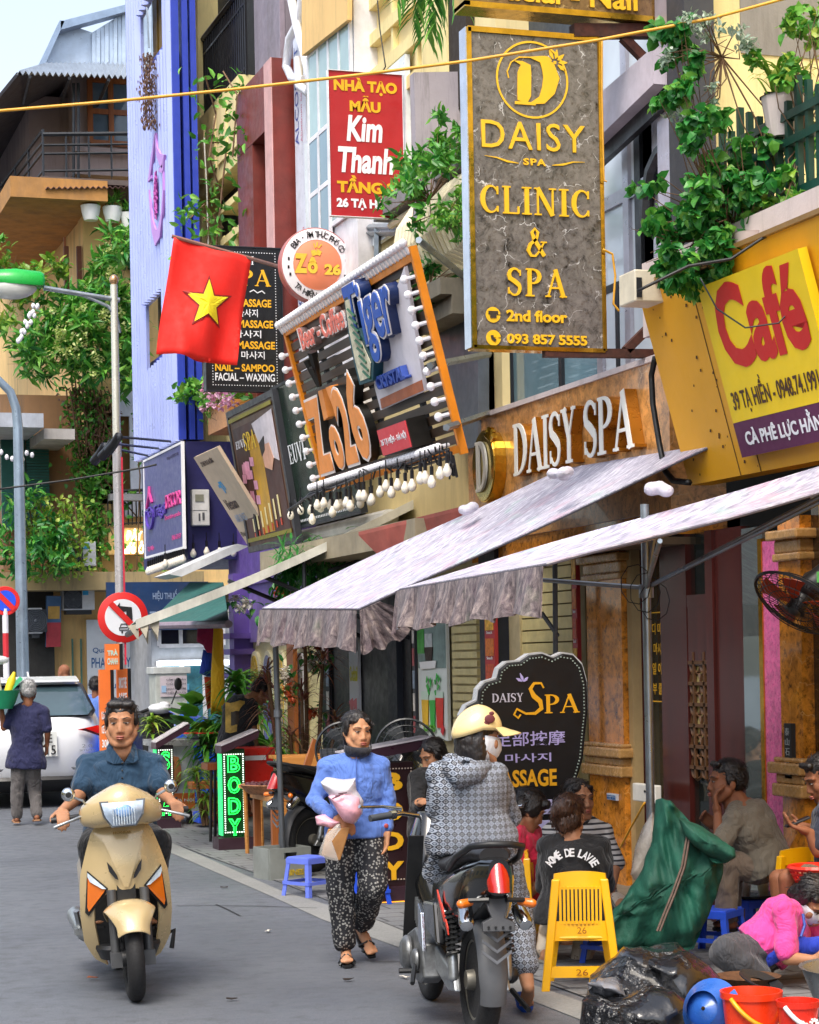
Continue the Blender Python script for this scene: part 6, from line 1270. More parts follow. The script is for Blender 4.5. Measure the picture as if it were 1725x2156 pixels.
for i, (px, py) in enumerate(((191, 446), (237, 449), (273, 462))): o = hp if i == 0 else dup(hp); o.location = at(px, py, Y=YA-1.0); o['label'] = ('white hanging pot nearest the yellow pillar', 'white hanging pot between two others', 'lowest white hanging pot beside the blue tower')[i]; o['group'] = 'pots hanging under the balcony'
f = MB(); c0 = at(312, 170, X=XB-.2)
for i in range(900): z = random.random(); f.leaf(c0+V((random.gauss(0, .05), random.gauss(0, .09)*(1-.5*z), .35-z*.95)), V((rnd()*.3, rnd()*.3, -1)), .018, .05, .3)
hd = thing('dried_plant', 'dried brown hanging plant on the corrugated blue tower', 'plant', c0); hd['_w'] = tuple(c0); f.build('foliage', LDRY, hd); MB().tube([c0+V((0, -.1, .4)), c0+V((0, -.05, .8)), c0+V((.0, .0, .95))], .012, 5).build('hook', STEEL, hd)
vines('vine', 'light creeper climbing the cream balcony house', [[(432, 160), (455, 240), (440, 330), (470, 420)], [(470, 150), (500, 200), (490, 330)], [(440, 300), (478, 300), (455, 520), (470, 700)], [(415, 440), (440, 470), (430, 560), (445, 700)], [(400, 460), (430, 430), (470, 480)], [(445, 620), (470, 740)]], 46, .16, .07, [LG], 24.4, .16)
pb = at(458, 850, X=5.9); cl = [(at(440, 815, X=5.85), (.35, .5, .2), 170), (at(475, 810, X=5.85), (.3, .5, .2), 170), (at(425, 870, X=5.85), (.25, .4, .35), 150), (at(455, 880, X=5.85), (.25, .4, .25), 120)]
o = plant('flower_box', 'hanging petunias with pink flowers in a wooden box beside the massage sign', pb, cl, .13, .06, [LG, LY]); f = MB()
for i in range(40): c = at(random.uniform(425, 500), random.uniform(800, 860), X=5.7); [f.leaf(c, rdir(), .06, .07, .1) for k in range(5)]
f.build('flower', FPK, o); MB().box(5.8, 6.1, at(500, 880, X=5.9).y, at(455, 880, X=5.9).y, at(480, 905, X=5.9).z, at(480, 850, X=5.9).z).build('box', OAK, o)
YS1 = 16.6
cl = [(at(x, y, Y=YS1), (rx_*.0042, .4, ry_*.0042), n) for x, y, rx_, ry_, n in ((930, 275, 34, 26, 100), (905, 330, 38, 34, 150), (950, 320, 26, 38, 110), (855, 375, 36, 32, 110), (890, 400, 42, 30, 140), (835, 420, 22, 30, 50), (865, 465, 26, 24, 50))]
plant('terrace_shrub', 'leafy shrub growing in front of the stained grey screen', at(905, 420, Y=YS1), cl, .11, .04, [LG, LD], 'shrub', tw=True)
cl = [(at(x, y, Y=16.0), (rx_*.004, .3, ry_*.004), n) for x, y, rx_, ry_, n in ((960, 420, 30, 30, 240), (930, 455, 35, 22, 240), (975, 470, 20, 40, 200))]
plant('planter_shrub', 'fine leaved bright shrub over the bowed cream railing', at(950, 480, Y=16.0), cl, .07, .03, [LG, LY], 'shrub')
plant('balcony_greens', 'dark green leaves seen through the bowed railing', at(905, 600, Y=17), [(at(905, 600, Y=17), (.15, .2, .3), 90), (at(975, 560, Y=17), (.3, .3, .15), 80)], .12, .06, [LD])
pf = thing('palm', 'palm fronds hanging at the top beside the blade sign', 'palm', at(905, -60, Y=14.5)); pf['_w'] = tuple(at(905, -60, Y=14.5)); f = MB()
for a_, b_ in (((930, -80), (835, 8)), ((930, -70), (870, 45)), ((940, -80), (915, 75)), ((950, -80), (975, 15)), ((920, -60), (898, 82))):
 p, q_ = at(*a_, Y=14.4+rnd()*.3), at(*b_, Y=14.3+rnd()*.3)
 for i in range(44): t = .2+.8*i/44; c = lerp(p, q_, t)+V((0, 0, .25*sin(pi*t))); d_ = (q_-p).normalized(); f.leaf(c, d_*.7+V((.55*(1 if i % 2 else -1), rnd()*.3, -.35)), .03, .3*(1.1-.4*t), .3)
f.build('frond', [LG], pf)
YV = 11.55
cl = [(at(x, y, Y=YV+rnd()*.2), (rx_*.0028, .22, ry_*.0028), int(n*1.9)) for x, y, rx_, ry_, n in ((1440, 120, 26, 40, 70), (1425, 200, 26, 40, 80), (1455, 280, 30, 40, 90), (1500, 360, 32, 40, 110), (1470, 420, 40, 36, 120), (1530, 400, 36, 40, 100), (1425, 460, 34, 40, 110), (1480, 500, 45, 40, 150), (1540, 480, 34, 44, 110), (1385, 545, 24, 26, 46), (1440, 560, 40, 34, 100), (1500, 580, 36, 30, 90), (1365, 385, 12, 10, 16), (1355, 660*.72, 16, 14, 22), (1425, 60, 30, 30, 60), (1600, 480, 26, 20, 60), (1470, 545, 30, 20, 50), (1560, 330, 40, 50, 90), (1585, 420, 40, 40, 100), (1640, 330, 36, 50, 70), (1690, 300, 30, 50, 60), (1510, 250, 30, 30, 40))]
plant('climbing_plant', 'heart leaved climber tumbling over the café balcony corner', at(1540, 500, Y=YV+.1), cl, .08, .07, [LD, LG], 'climber', .5, zb_=-.5)
cl = [(at(x, y, Y=YV-.1), (rx_*.0028, .2, ry_*.0028), n) for x, y, rx_, ry_, n in ((1480, 50, 44, 20, 190), (1530, 85, 40, 18, 140), (1425, 110, 16, 20, 70), (1490, 200, 10, 30, 60), (1455, 240, 22, 12, 50), (1650, 380, 20, 30, 60))]
plant('silver_plant', 'silver grey small leaved plant along the upper café balcony', at(1520, 120, Y=YV), cl, .045, .022, [LSV])
cl = [(at(x, y, Y=11.2), (rx_*.0028, .2, ry_*.0028), n) for x, y, rx_, ry_, n in ((1690, 60, 40, 30, 160), (1650, 150, 34, 40, 140), (1700, 190, 30, 30, 120), (1715, 20, 26, 26, 90), (1640, 430, 20, 16, 60), (1700, 480, 26, 20, 70), (1660, 395, 20, 30, 70))]
plant('balcony_climber', 'bright green small leaved climber at the top corner of the café balcony', at(1690, 300, Y=11.2), cl, .07, .05, [LG, LY])
f = MB(); c0 = at(1650, 170, Y=11.4)
for i in range(46): a_ = random.uniform(0, 2*pi); f.leaf(c0+V((rnd()*.08, rnd()*.08, -.1)), V((cos(a_)*.5, sin(a_)*.4, 1.)), .03, random.uniform(.35, .75), .55, nseg=6)
sp2 = thing('strap_leaf_plant', 'strap leaved plant in a pot on the café balcony', 'plant', c0); sp2['_w'] = tuple(c0); f.build('foliage', [LY], sp2); MB().lathe([(.1, -.35), (.14, -.1), (.15, -.1)], c0, n=14).build('pot', PINKP, sp2)
tag(MB().lathe([(.07, 0), (.1, .2), (.105, .21), (.09, .2)], at(1580, 565, Y=11.3), n=16).build('plant_pot', PINKP, smooth=40), 'pale pink plant pot behind the balcony railing', 'plant pot')
def rosette(name, label, c, stems, n, l, w_, m, pot=None, spread=1., lean=.7):
 o = thing(name, label, 'plant', c); o['_w'] = tuple(c); f, t_ = MB(), MB(); c = V(c)
 for dx, dy, h in stems:
  top = c+V((dx, dy, h)); t_.tube([c+V((dx*.25, dy*.25, .1)), lerp(c, top, .55)+V((dx*.2, 0, 0)), top], [.03, .022, .018], 6)
  for i in range(n): a_ = random.uniform(0, 2*pi); e = random.uniform(-.25, 1.2); f.leaf(top+V((0, 0, random.uniform(-.16, .06))), V((cos(a_)*spread, sin(a_)*spread, e*lean+.2)), w_, l*random.uniform(.7, 1.15), .55, nseg=6)
 f.build('foliage', m, o); t_.build('trunk', STM, o)
 if pot: MB().lathe([(pot*.75, 0), (pot, pot*1.5), (pot*1.05, pot*1.55), (pot*.9, pot*1.55)], c, n=18).build('pot', mat('terracotta', '#a0553a', .7, dirt=.2), o, smooth=40)
 return o
c = at(505, 1640, Y=23.6); c.z = .02
rosette('dracaena', 'tall green dracaena with long drooping leaves in front of the cream arches', c, ((0, 0, 1.55), (-.3, .1, 1.0), (.2, .1, 1.2), (-.15, -.2, .8), (.3, -.1, .8)), 90, .8, .055, [LG, LD], .2)
c = at(455, 1690, Y=23.0); c.z = .02; rosette('dracaena', 'lower bushy green dracaena behind the green lit box', c, ((-.1, 0, .9), (.15, .1, 1.15), (.1, -.1, .6), (-.25, .1, .6)), 70, .6, .045, [LG], .2)
c = at(400, 1700, Y=23.4); c.z = 0; f = MB(); ru = thing('rubber_plant', 'broad leaved plant beside the blue tarpaulin', 'plant', c); ru['_w'] = tuple(c)
for i in range(16): a_ = random.uniform(0, 6.28); f.leaf(at(random.uniform(385, 420), random.uniform(1470, 1560), Y=23.3), V((cos(a_), -.5, .6)), .24, .4, .3, nseg=4)
f.build('foliage', [LG], ru); MB().tube([c, c+V((0, 0, 1.2))], .02, 5).build('stem', STM, ru)
c = at(640, 1700, Y=20.2); c.z = .02; rosette('red_dracaena', 'spiky reddish dracaena with many thin stems by the orange wall', c, ((0, 0, 1.5), (.25, .1, 1.75), (-.3, .1, 1.35), (.35, 0, 1.2), (-.15, -.1, 1.05), (.1, .2, 2.0), (-.35, 0, 1.7)), 46, .5, .02, [LRD], .2, lean=.9)
c = at(435, 1700, Y=21.5); c.z = 0; rosette('fern', 'small green ferns on the low plank behind the light box', c, ((0, 0, .35), (.2, 0, .3), (-.1, 0, .65)), 60, .34, .03, [LY])
fd = thing('flower_garland', 'garland of white roses and orange flowers around the shop door', 'flowers', at(680, 1400, X=6.1)); fd['_w'] = tuple(at(680, 1400, X=6.1)); f, h_ = MB(), MB()
for x, y, k in ((668, 1385, 0), (656, 1398, 0), (650, 1402, 0), (677, 1380, 0), (598, 1415, 0), (602, 1430, 0), (672, 1365, 1), (605, 1450, 1), (610, 1470, 1), (562, 1290, 1), (590, 1250, 1), (560, 1310, 1), (590, 1270, 1), (660, 1500, 1), (520, 1270, 0), (505, 1280, 0), (495, 1262, 0)):
 c = at(x, y, X=5.9); h_.cur = k
 for i in range(22): h_.leaf(c+rdir()*.03, rdir(), .07, .08, .6)
 for i in range(10): f.leaf(c+rdir()*.12, rdir(), .06, .12, .3)
h_.build('flower', [m_leaf('rose_white', C('#d9cfc0'), C('#f0e8da')), m_leaf('flower_orange', C('#b8402a'), C('#e06a3a'))], fd); f.build('foliage', [LD], fd)
hgf = thing('hanging_greenery', 'dark green fern hanging under the shop awning', 'plant', at(650, 1205, Y=19.8)); hgf['_w'] = tuple(at(650, 1205, Y=19.8)); f = MB()
for i in range(900): c = at(random.uniform(590, 760), random.gauss(1200, 26), Y=20.+rnd()*.8); f.leaf(c, rdir(-.3), .03, .22, .4)
f.build('foliage', [LD], hgf)
# ================================================================ vehicles
TYRE = mat('tyre_rubber', '#1b1b1d', .75, var=.2, vs=30, bump=.3, bs=80); CHROME = mat('chrome', '#c9cdd2', .12, metal=1., var=.1); ALU = mat('cast_alloy', '#9da1a4', .35, metal=.8, var=.2, vs=20)
CHAMP = mat('champagne_paint', '#cdb688', .3, var=.05, vs=3, metal=.2, bump=.02, coat=.8, dirt=.06); BPLA = mat('black_plastic', '#17181a', .45, var=.15); AMB = mat('amber_lens', '#e8761c', .1, var=.1, bump=.1, bs=90, coat=.6); REDL = mat('red_lens', '#b3150f', .1, var=.2, bump=.1, bs=120, coat=.7); LENS = mat('clear_lens', '#c5d2dc', .06, var=.3, vs=18, bump=.15, bs=60, coat=.6)
def smoothsub(o, lv=1): m_ = o.modifiers.new('s', 'SUBSURF'); m_.levels = m_.render_levels = lv; return o
def wheel(par, c, R_, r, hubw, name='wheel', rim=None, spokes=6, axis=(1, 0, 0)):
 rim = rim or ALU; c = V(c); pr = []
 for i in range(15): a_ = rad(-130+260*i/14); pr.append((R_-r+r*1.08*cos(a_)*(1.0), r*sin(a_)*.95))
 o = MB().lathe([(R_-1.7*r, -r*.55)]+pr+[(R_-1.7*r, r*.55)], c, axis, 40).build('tyre', TYRE, par, local=True, smooth=50)
 g = MB().lathe([(R_-1.9*r, -r*.6), (R_-1.45*r, -r*.62), (R_-1.45*r, r*.62), (R_-1.9*r, r*.6), (R_-1.9*r, -r*.6)], c, axis, 32, cap=False); x, y, d = basis(V(axis))
 for k in range(spokes):
  t = 2*pi*k/spokes; e = (x*cos(t)+y*sin(t)); g.tube([c+e*.03, c+e*(R_-1.8*r)], [.022, .016], 6)
 g.lathe([(.045, -hubw), (.05, -hubw*.5), (.05, hubw*.5), (.045, hubw)], c, axis, 14); g.build('rim', rim, o, local=True, smooth=40); return o
def zrings(par, name, m, prof, n=40, sq=.55):
 """car-like shell: horizontal rings; prof rows: z, half width, y rear, y front"""
 rings = []
 for z, hw, y0, y1 in prof:
  r = []
  for i in range(n):
   t = 2*pi*i/n; cx_, sy_ = cos(t), sin(t); r.append(V((hw*math.copysign(abs(cx_)**sq, cx_), (y0+y1)/2+(y1-y0)/2*math.copysign(abs(sy_)**sq, sy_), z)))
  rings.append(r)
 return MB().loft(rings).build(name, m, par, local=True, smooth=35)
c = at(82, 1703, Z=0); SV = thing('suv', 'white suv seen from behind with dark rear window and partly hidden plate', 'car', c, rad(-2)); CARW = mat('car_white', '#e9ecf2', .2, var=.02, bump=0, coat=.9)
zrings(SV, 'body', CARW, [(.36, .84, .12, 4.3), (.6, .91, .02, 4.45), (.82, .925, 0, 4.5), (.98, .92, .03, 4.45), (1.1, .895, .12, 3.5), (1.16, .86, .2, 3.1), (1.38, .76, .42, 2.75), (1.52, .7, .6, 2.5), (1.6, .64, .62, 2.3), (1.645, .5, .85, 2.0)], 56, .42)
zrings(SV, 'lower_bumper', BPLA, [(.2, .8, .2, 4.2), (.3, .88, .06, 4.4), (.36, .9, -.01, 4.46), (.4, .89, .02, 4.46)], 48, .42)
def rearpatch(nm, m, pts, off=.0, th=.012, mirror=False):
 """pts (x,z) on the back of the car; depth follows the tail profile"""
 prof = [(.42, .1), (.6, .0), (.82, -.02), (.98, .01), (1.1, .1), (1.16, .18), (1.38, .41), (1.52, .58), (1.6, .62)]
 def yy(z):
  for (a_, b_), (c_, d_) in zip(prof, prof[1:]):
   if z <= c_: return b_+(d_-b_)*max(0, (z-a_)/(c_-a_))
  return .62
 for s_ in ((1, -1) if mirror else (1,)):
  P_ = [V((x*s_, yy(z)-off+abs(x)**4*.16, z)) for x, z in pts]
  if s_ < 0: P_.reverse()
  MB().prism(P_, (0, -th, 0)).build(nm, m, SV, local=True)
rearpatch('rear_window', mat('tinted_window', '#3f545c', .04, var=.3, vs=.9, bump=0, spec=1.), [(-.66, 1.17), (.66, 1.17), (.735, 1.24), (.62, 1.53), (-.62, 1.53), (-.735, 1.24)], .035)
rearpatch('window_surround', BLK, [(-.72, 1.15), (.72, 1.15), (.775, 1.22), (.655, 1.56), (-.655, 1.56), (-.775, 1.22)], .015)
MB().prism([V((-.6, .5, 1.585)), V((.6, .5, 1.585)), V((.6, .78, 1.64)), V((-.6, .78, 1.64))], (0, 0, .028)).build('spoiler', CARW, SV, local=True, bev=.01)
rearpatch('taillight', REDL, [(.5, .985), (.79, .93), (.82, 1.0), (.78, 1.035)], .012, .02, True); rearpatch('tail_reflector', mat('dark_red', '#3a0c10', .2), [(.55, .985), (.78, .9), (.8, .92), (.6, 1.0)], .03, .008, True)
rearpatch('plate', lm('plate_white', '#dfe2e0'), [(-.2, .66), (.24, .66), (.24, .97), (-.2, .97)], .022, .012); rearpatch('chrome_bar', CHROME, [(-.8, .478), (.8, .478), (.8, .51), (-.8, .51)], .03, .012)
text('30E', SV, (-.12, .18, .83, .94), BL_, dep=.05, bold=.01); text('415.15', SV, (-.17, .22, .68, .8), BL_, dep=.05, bold=.01)
g = MB(); g.tube([V((.0+.07*cos(t*pi/10), -.06, 1.065+.06*sin(t*pi/10))) for t in range(21)], .009, 6); g.tube([V((-.05, -.06, 1.08)), V((0, -.06, 1.05)), V((.05, -.06, 1.08))], .008, 5); g.build('badge', CHROME, SV, local=True)
text('2.0', SV, (.55, .68, .76, .8), lm('badge_grey', '#70757a'), dep=.05); text('SKYACTIV', SV, (.52, .72, .71, .735), lm('badge_grey', '#70757a'), dep=.05); text('CX-5', SV, (-.7, -.52, .76, .82), lm('badge_grey', '#70757a'), dep=.05)
MB().prism([V((0, 1.0, 1.645)), V((0, 1.18, 1.645)), V((0, 1.17, 1.73))], (.02, 0, 0)).build('antenna', CARW, SV, local=True)
for s_ in (-1, 1): MB().lathe([(.05, 0), (.055, .1), (.045, .1), (.045, .02)], (.62*s_, .02, .33), (0, -1, 0), 16).build('exhaust_tip', CHROME, SV, local=True); wheel(SV, (.78*s_, .85, .34), .34, .11, .08, rim=ALU); MB().ell((.98*s_, 2.7, 1.1), (.1, .07, .075)).build('door_mirror', CARW, SV, local=True, smooth=180)
for s_ in (-1, 1): wheel(SV, (.78*s_, 3.5, .34), .34, .11, .08, rim=ALU)
c = at(287, 2108, Z=0); SB = thing('scooter', 'champagne scooter ridden towards the camera by the man in the teal polo', 'scooter', c, rad(-6)); SB.rotation_euler[1] = rad(-3.0)
def wmat(o): return MX.Translation(o.location) @ o.rotation_euler.to_matrix().to_4x4()
wheel(SB, (0, 0, .235), .235, .05, .06, 'wheel', BPLA); wheel(SB, (0, 1.25, .235), .235, .052, .06, 'wheel', BPLA)
g = MB()
for s_ in (-1, 1): g.tube([(s_*.088, .01, .22), (s_*.088, .05, .6)], .026, 10); g.box(s_*.088-.03, s_*.088+.03, -.03, .05, .19, .27)
g.build('fork', mat('dusty_fork', '#5b5c5e', .5, metal=.5, dirt=.4), SB, local=True, smooth=50)
rows = []
for i in range(15):
 a_ = rad(34+i*7); hw = .088+.055*sin(min(pi, max(0, (i-2)/9*pi/1.6))); R_ = .295+.02*sin(i/14*pi)
 rows.append([V((hw*math.sin(t), -(R_+.0-.05*abs(sin(t))**3)*cos(a_)+0, .235+(R_-.06*abs(sin(t))**3)*sin(a_))) for t in [-pi/2+pi*j/10 for j in range(11)]])
smoothsub(MB().sheet(rows, .008).build('front_fender', CHAMP, SB, local=True, smooth=180))
def yap(x, z):
 t = (z-.16)/.77; return .30-.56*t+.42*t*t+.02+1.5*x*x if t < .6 else .02+.30-.56*t+.42*t*t+1.5*x*x
def apron_grid(x0, x1, z0, z1, nx, nz, off=0., th=.014):
 return MB().sheet([[V((x0(z)+(x1(z)-x0(z))*i/nx, yap(x0(z)+(x1(z)-x0(z))*i/nx, z)-off, z)) for i in range(nx+1)] for z in [z0+(z1-z0)*k/nz for k in range(nz+1)]], th)
def xo(z): return [(.16, .12), (.2, .185), (.3, .236), (.45, .25), (.6, .245), (.68, .236), (.8, .2), (.9, .165), (.935, .14), (.95, .09)]
def itp(L_, z):
 for (a_, b_), (c_, d_) in zip(L_, L_[1:]):
  if z <= c_: return b_+(d_-b_)*max(0, (z-a_)/(c_-a_))
 return L_[-1][1]
XO = lambda z: itp(xo(0), z); XI = lambda z: itp([(.16, .115), (.25, .155), (.4, .178), (.52, .175), (.565, .14), (.585, .06)], z)
apron_grid(lambda z: -XO(z), XO, .585, .95, 14, 12).build('leg_shield', CHAMP, SB, local=True, smooth=60)
apron_grid(lambda z: -XO(z), lambda z: -XI(z), .16, .585, 5, 12).build('leg_shield_side', CHAMP, SB, local=True, smooth=60); apron_grid(XI, XO, .16, .585, 5, 12).build('leg_shield_side', CHAMP, SB, local=True, smooth=60)
apron_grid(lambda z: -(.012+(z-.6)*.36), lambda z: .012+(z-.6)*.36, .6, .925, 8, 8, .014, .012).build('front_panel', CHAMP, SB, local=True, smooth=60)
MB().box(-.185, .185, .40, .46, .2, .6).build('inner_panel', BPLA, SB, local=True); MB().box(-.05, .05, .14, .24, .3, .62).build('steering_cover', BPLA, SB, local=True)
def patch(nm, pts, m, off, th=.01):
 P_ = [V((x, yap(x, z)-off, z)) for x, z in pts]; return MB().prism(P_, (0, -th, 0)).build(nm, m, SB, local=True)
for s_ in (-1, 1):
 sg = lambda L_: [(x*s_, z) for x, z in (L_ if s_ > 0 else L_[::-1])]
 patch('vent', sg([(.095, .745), (.086, .69), (.055, .648), (.04, .642), (.045, .665), (.07, .712)]), BLK, .018, .004)
 patch('turn_signal', sg([(.2, .66), (.112, .6), (.118, .585), (.205, .475), (.212, .5)]), AMB, .004, .016); patch('position_lamp', sg([(.202, .668), (.19, .64), (.13, .6), (.108, .598), (.2, .69)]), LENS, .012, .014)
 patch('signal_bezel', sg([(.2, .70), (.098, .6), (.108, .575), (.206, .45), (.224, .47)]), BPLA, -.004, .016)
text('HONDA', SB, (-.05, .05, .888, .902), mat('emblem_gold', '#8a6a2c', .3, metal=.6), dep=-.0+abs(yap(0, .9))*0-yap(0, .9)+.03, bold=.03)
def cring(x, rz, zc, ry, yc): return [V((x, yc+ry*math.copysign(abs(cos(t))**.8, cos(t)), zc+rz*math.copysign(abs(sin(t))**.8, sin(t)))) for t in [2*pi*j/20 for j in range(20)]]
cw = MB().loft([cring(x, rz, zc, ry, yc) for x, rz, zc, ry, yc in ((-.222, .03, .995, .04, .16), (-.205, .055, 1.0, .07, .15), (-.15, .085, 1.015, .1, .13), (-.1, .098, 1.03, .125, .11), (-.05, .108, 1.045, .14, .1), (0, .115, 1.052, .148, .095), (.05, .108, 1.045, .14, .1), (.1, .098, 1.03, .125, .11), (.15, .085, 1.015, .1, .13), (.205, .055, 1.0, .07, .15), (.222, .03, .995, .04, .16))]).build('handlebar_cowl', CHAMP, SB, local=True, smooth=60)
hl = [(-.112, 1.072), (.112, 1.072), (.098, 1.0), (.06, .945), (-.06, .945), (-.098, 1.0)]
hy = lambda x, z: -.058+x*x*2.6+abs(z-1.03)*.35
MB().prism([V((x*1.1, hy(x, z)+.0, 1.01+(z-1.01)*1.12)) for x, z in hl], (0, -.012, 0)).build('headlight_bezel', mat('grey_bezel', '#6d6f70', .3, metal=.5), SB, local=True)
hr = [];
for k in range(9):
 t = k/8; z = .945+.127*t; hw = itp([(.945, .06), (1.0, .098), (1.072, .112)], z); hr.append([V((hw*(i/6-1), hy(hw*(i/6-1), z)-.016-.018*cos((i/6-1)*pi/2)*sin(t*pi), z)) for i in range(13)])
MB().sheet(hr, .004).build('headlight_lens', mat('headlight_glass', '#b9cbe0', .05, var=.35, vs=12, bump=.3, bs=25, coat=.8), SB, local=True, smooth=60)
g = MB()
for i in range(-4, 5): x = i*.014; g.box(x-.002, x+.002, hy(x, 1.0)-.043, hy(x, 1.0)-.034, .955, 1.045)
g.build('lens_rib', LENS, SB, local=True); MB().ell((0, hy(0, 1.02)-.024, 1.025), (.05, .012, .035)).build('bulb_reflector', mat('blue_reflector', '#8fb4e6', .1, var=.3, vs=30, metal=.4), SB, local=True, smooth=180)
for s_ in (-1, 1):
 g = MB(); g.tube([(s_*.2, .17, 1.0), (s_*.26, .19, .992), (s_*.37, .21, .985)], [.016, .017, .017], 10); g.build('grip', BPLA, SB, local=True, smooth=60)
 g = MB(); g.tube([(s_*.215, .12, 1.0), (s_*.27, .09, .985), (s_*.345, .085, .962), (s_*.36, .09, .955)], [.009, .008, .009, .011], 7); g.build('brake_lever', ALU, SB, local=True, smooth=60)
 g = MB(); g.tube([(s_*.185, .12, 1.06), (s_*.2, .1, 1.085), (s_*.255, .1, 1.11)], .007, 6); m_ = g.build('mirror_stem', ALU, SB, local=True)
 mr = MB().lathe([(.004, -.02), (.02, -.022), (.036, -.012), (.038, .0), (.034, .008)], (s_*.275, .1, 1.125), (0, 1, 0), 20).build('mirror', CHROME, SB, local=True, smooth=60); MB().lathe([(.012, -.027), (.016, -.024)], (s_*.275, .1, 1.125), (0, 1, 0), 12).build('mirror_boss', BPLA, mr, local=True)
zrings(SB, 'footboard', BPLA, [(.2, .16, .18, .8), (.26, .19, .16, .85), (.28, .19, .18, .85)], 24, .6)
zrings(SB, 'rear_body', CHAMP, [(.3, .16, .7, 1.5), (.45, .2, .62, 1.62), (.62, .2, .64, 1.7), (.72, .16, .72, 1.72)], 28, .7); zrings(SB, 'seat', mat('seat_vinyl', '#201f22', .5), [(.7, .13, .55, 1.5), (.74, .16, .5, 1.52), (.78, .13, .56, 1.48)], 24, .8)
g = MB(); g.cap((-.2, .85, .28), (-.22, 1.4, .32), .05, .055); g.tube([(-.12, .7, .25), (-.2, .85, .27)], .02, 7); g.build('exhaust', ALU, SB, local=True, smooth=60)
g = MB(); g.box(-.27, -.2, .62, .72, .3, .335); g.tube([(-.235, .66, .32), (-.255, .6, .44)], .016, 6); g.build('footpeg', ALU, SB, local=True); g = MB(); g.tube([(.2, .5, .26), (.27, .45, .3), (.25, .45, .2)], .014, 6); g.build('stand', BPLA, SB, local=True)
c = V((3.365, 9.25, 0)); MC = thing('motorcycle', 'black motorcycle with red tail light under the rider in printed clothes', 'motorcycle', c, rad(-7.9)); MC.rotation_euler[1] = rad(1.5)
wheel(MC, (0, 0, .285), .285, .056, .07, rim=mat('dusty_rim', '#8d8a80', .45, metal=.6, dirt=.3), spokes=5); wheel(MC, (0, 1.24, .28), .28, .045, .06, rim=mat('dusty_rim', '#8d8a80', .45, metal=.6, dirt=.3), spokes=5)
g = MB(); rows = []
for i in range(13): a_ = rad(-14+i*12.5); hw = .07 if i > 1 else .062; rows.append([V((hw*sin(t), -(.335-.03*abs(sin(t))**4)*cos(a_)*.95, .285+(.335-.03*abs(sin(t))**4)*sin(a_))) for t in [-pi/2+pi*j/8 for j in range(9)]])
MB().sheet(rows, .01).build('rear_mudguard', mat('grey_mudguard', '#4b4e53', .55, dirt=.25), MC, local=True, smooth=60)
g = MB()
for k in range(3): z = .42+k*.05; g.sheet([[V((-.07, -.345, z+.05)), V((0, -.352, z)), V((.07, -.345, z+.05))], [V((-.07, -.348, z+.035)), V((0, -.355, z-.015)), V((.07, -.348, z+.035))]], .006)
g.build('mudguard_rib', mat('grey_mudguard_light', '#5d6066', .5), MC, local=True)
g = MB(); pl_ = [(-.06, .74), (.06, .74), (.045, .66), (.03, .62), (.075, .6), (.075, .56), (-.075, .56), (-.075, .6), (-.03, .62), (-.045, .66)]; g.prism([V((x, -.4+(z-.56)*.4, z)) for x, z in pl_], (0, .03, 0)); g.build('plate_bracket', mat('grey_plastic', '#35373b', .5), MC, local=True, bev=.004)
g = MB()
for s_ in (-1, 1): g.tube([(s_*.04, -.36, .7), (s_*.13, -.33, .695)], .012, 6)
for x in (-.05, -.017, .017, .05): g.box(x-.005, x+.005, -.405, -.398, .575, .585)
g.build('bracket_arm', BPLA, MC, local=True)
for s_ in (-1, 1): MB().cap((s_*.12, -.31, .685), (s_*.165, -.34, .68), .02, .022, 10).build('turn_signal', AMB, MC, local=True, smooth=60); o = MB().lathe([(.034, 0), (.036, .1), (.03, .12), (.012, .125)], (s_*.125, -.24, .645), (s_*.1, -.75, -.5), 14).build('lamp_barrel', CHROME, MC, local=True, smooth=40)
rows = [[V((.055*(1-.25*abs(t-.4))*sin(a_), -.34-.06*cos(a_)-.05*(1-t)+.02*t, .74+.13*t)) for a_ in [-pi/2+pi*j/8 for j in range(9)]] for t in (0, .15, .4, .7, .92, 1.)]
MB().sheet(rows, .01).build('tail_light', REDL, MC, local=True, smooth=60)
rows = []
for y, hw, z0_, z1_ in ((-.38, .05, .72, .885), (-.3, .09, .68, .89), (-.1, .13, .56, .86), (.15, .15, .45, .8), (.4, .14, .4, .76), (.6, .12, .4, .74)):
 rows.append([V((hw*math.copysign(abs(cos(t))**.6, cos(t)), y, (z0_+z1_)/2+(z1_-z0_)/2*math.copysign(abs(sin(t))**.6, sin(t)))) for t in [2*pi*j/18 for j in range(18)]])
MB().loft(rows).build('tail_body', mat('gloss_black_body', '#101113', .2, var=.05, bump=0, coat=.6), MC, local=True, smooth=50)
g = MB()
for k in range(2): g.sheet([[V((-.155, -.02+k*.1+.16*t, .5+.1*t+k*.05)) for t in (0, .5, 1)], [V((-.158, -.02+k*.1+.16*t, .535+.1*t+k*.05)) for t in (0, .5, 1)]], .006)
g.build('red_stripe', lm('stripe_orange_red', '#d8402a'), MC, local=True)
rows = [[V((hw*cos(t), y, z+.045*sin(t))) for t in [2*pi*j/16 for j in range(16)]] for y, hw, z in ((-.28, .07, .89), (-.2, .1, .895), (.05, .125, .86), (.3, .12, .8), (.55, .1, .78), (.7, .06, .78))]
MB().loft(rows).build('seat', mat('seat_vinyl', '#201f22', .5), MC, local=True, smooth=60)
g = MB(); g.tube([(-.135, .1, .8), (-.15, -.15, .88), (-.12, -.33, .94), (-.05, -.4, .955), (.05, -.4, .955), (.12, -.33, .94), (.15, -.15, .88), (.135, .1, .8)], .016, 8); g.build('grab_rail', BPLA, MC, local=True, smooth=60)
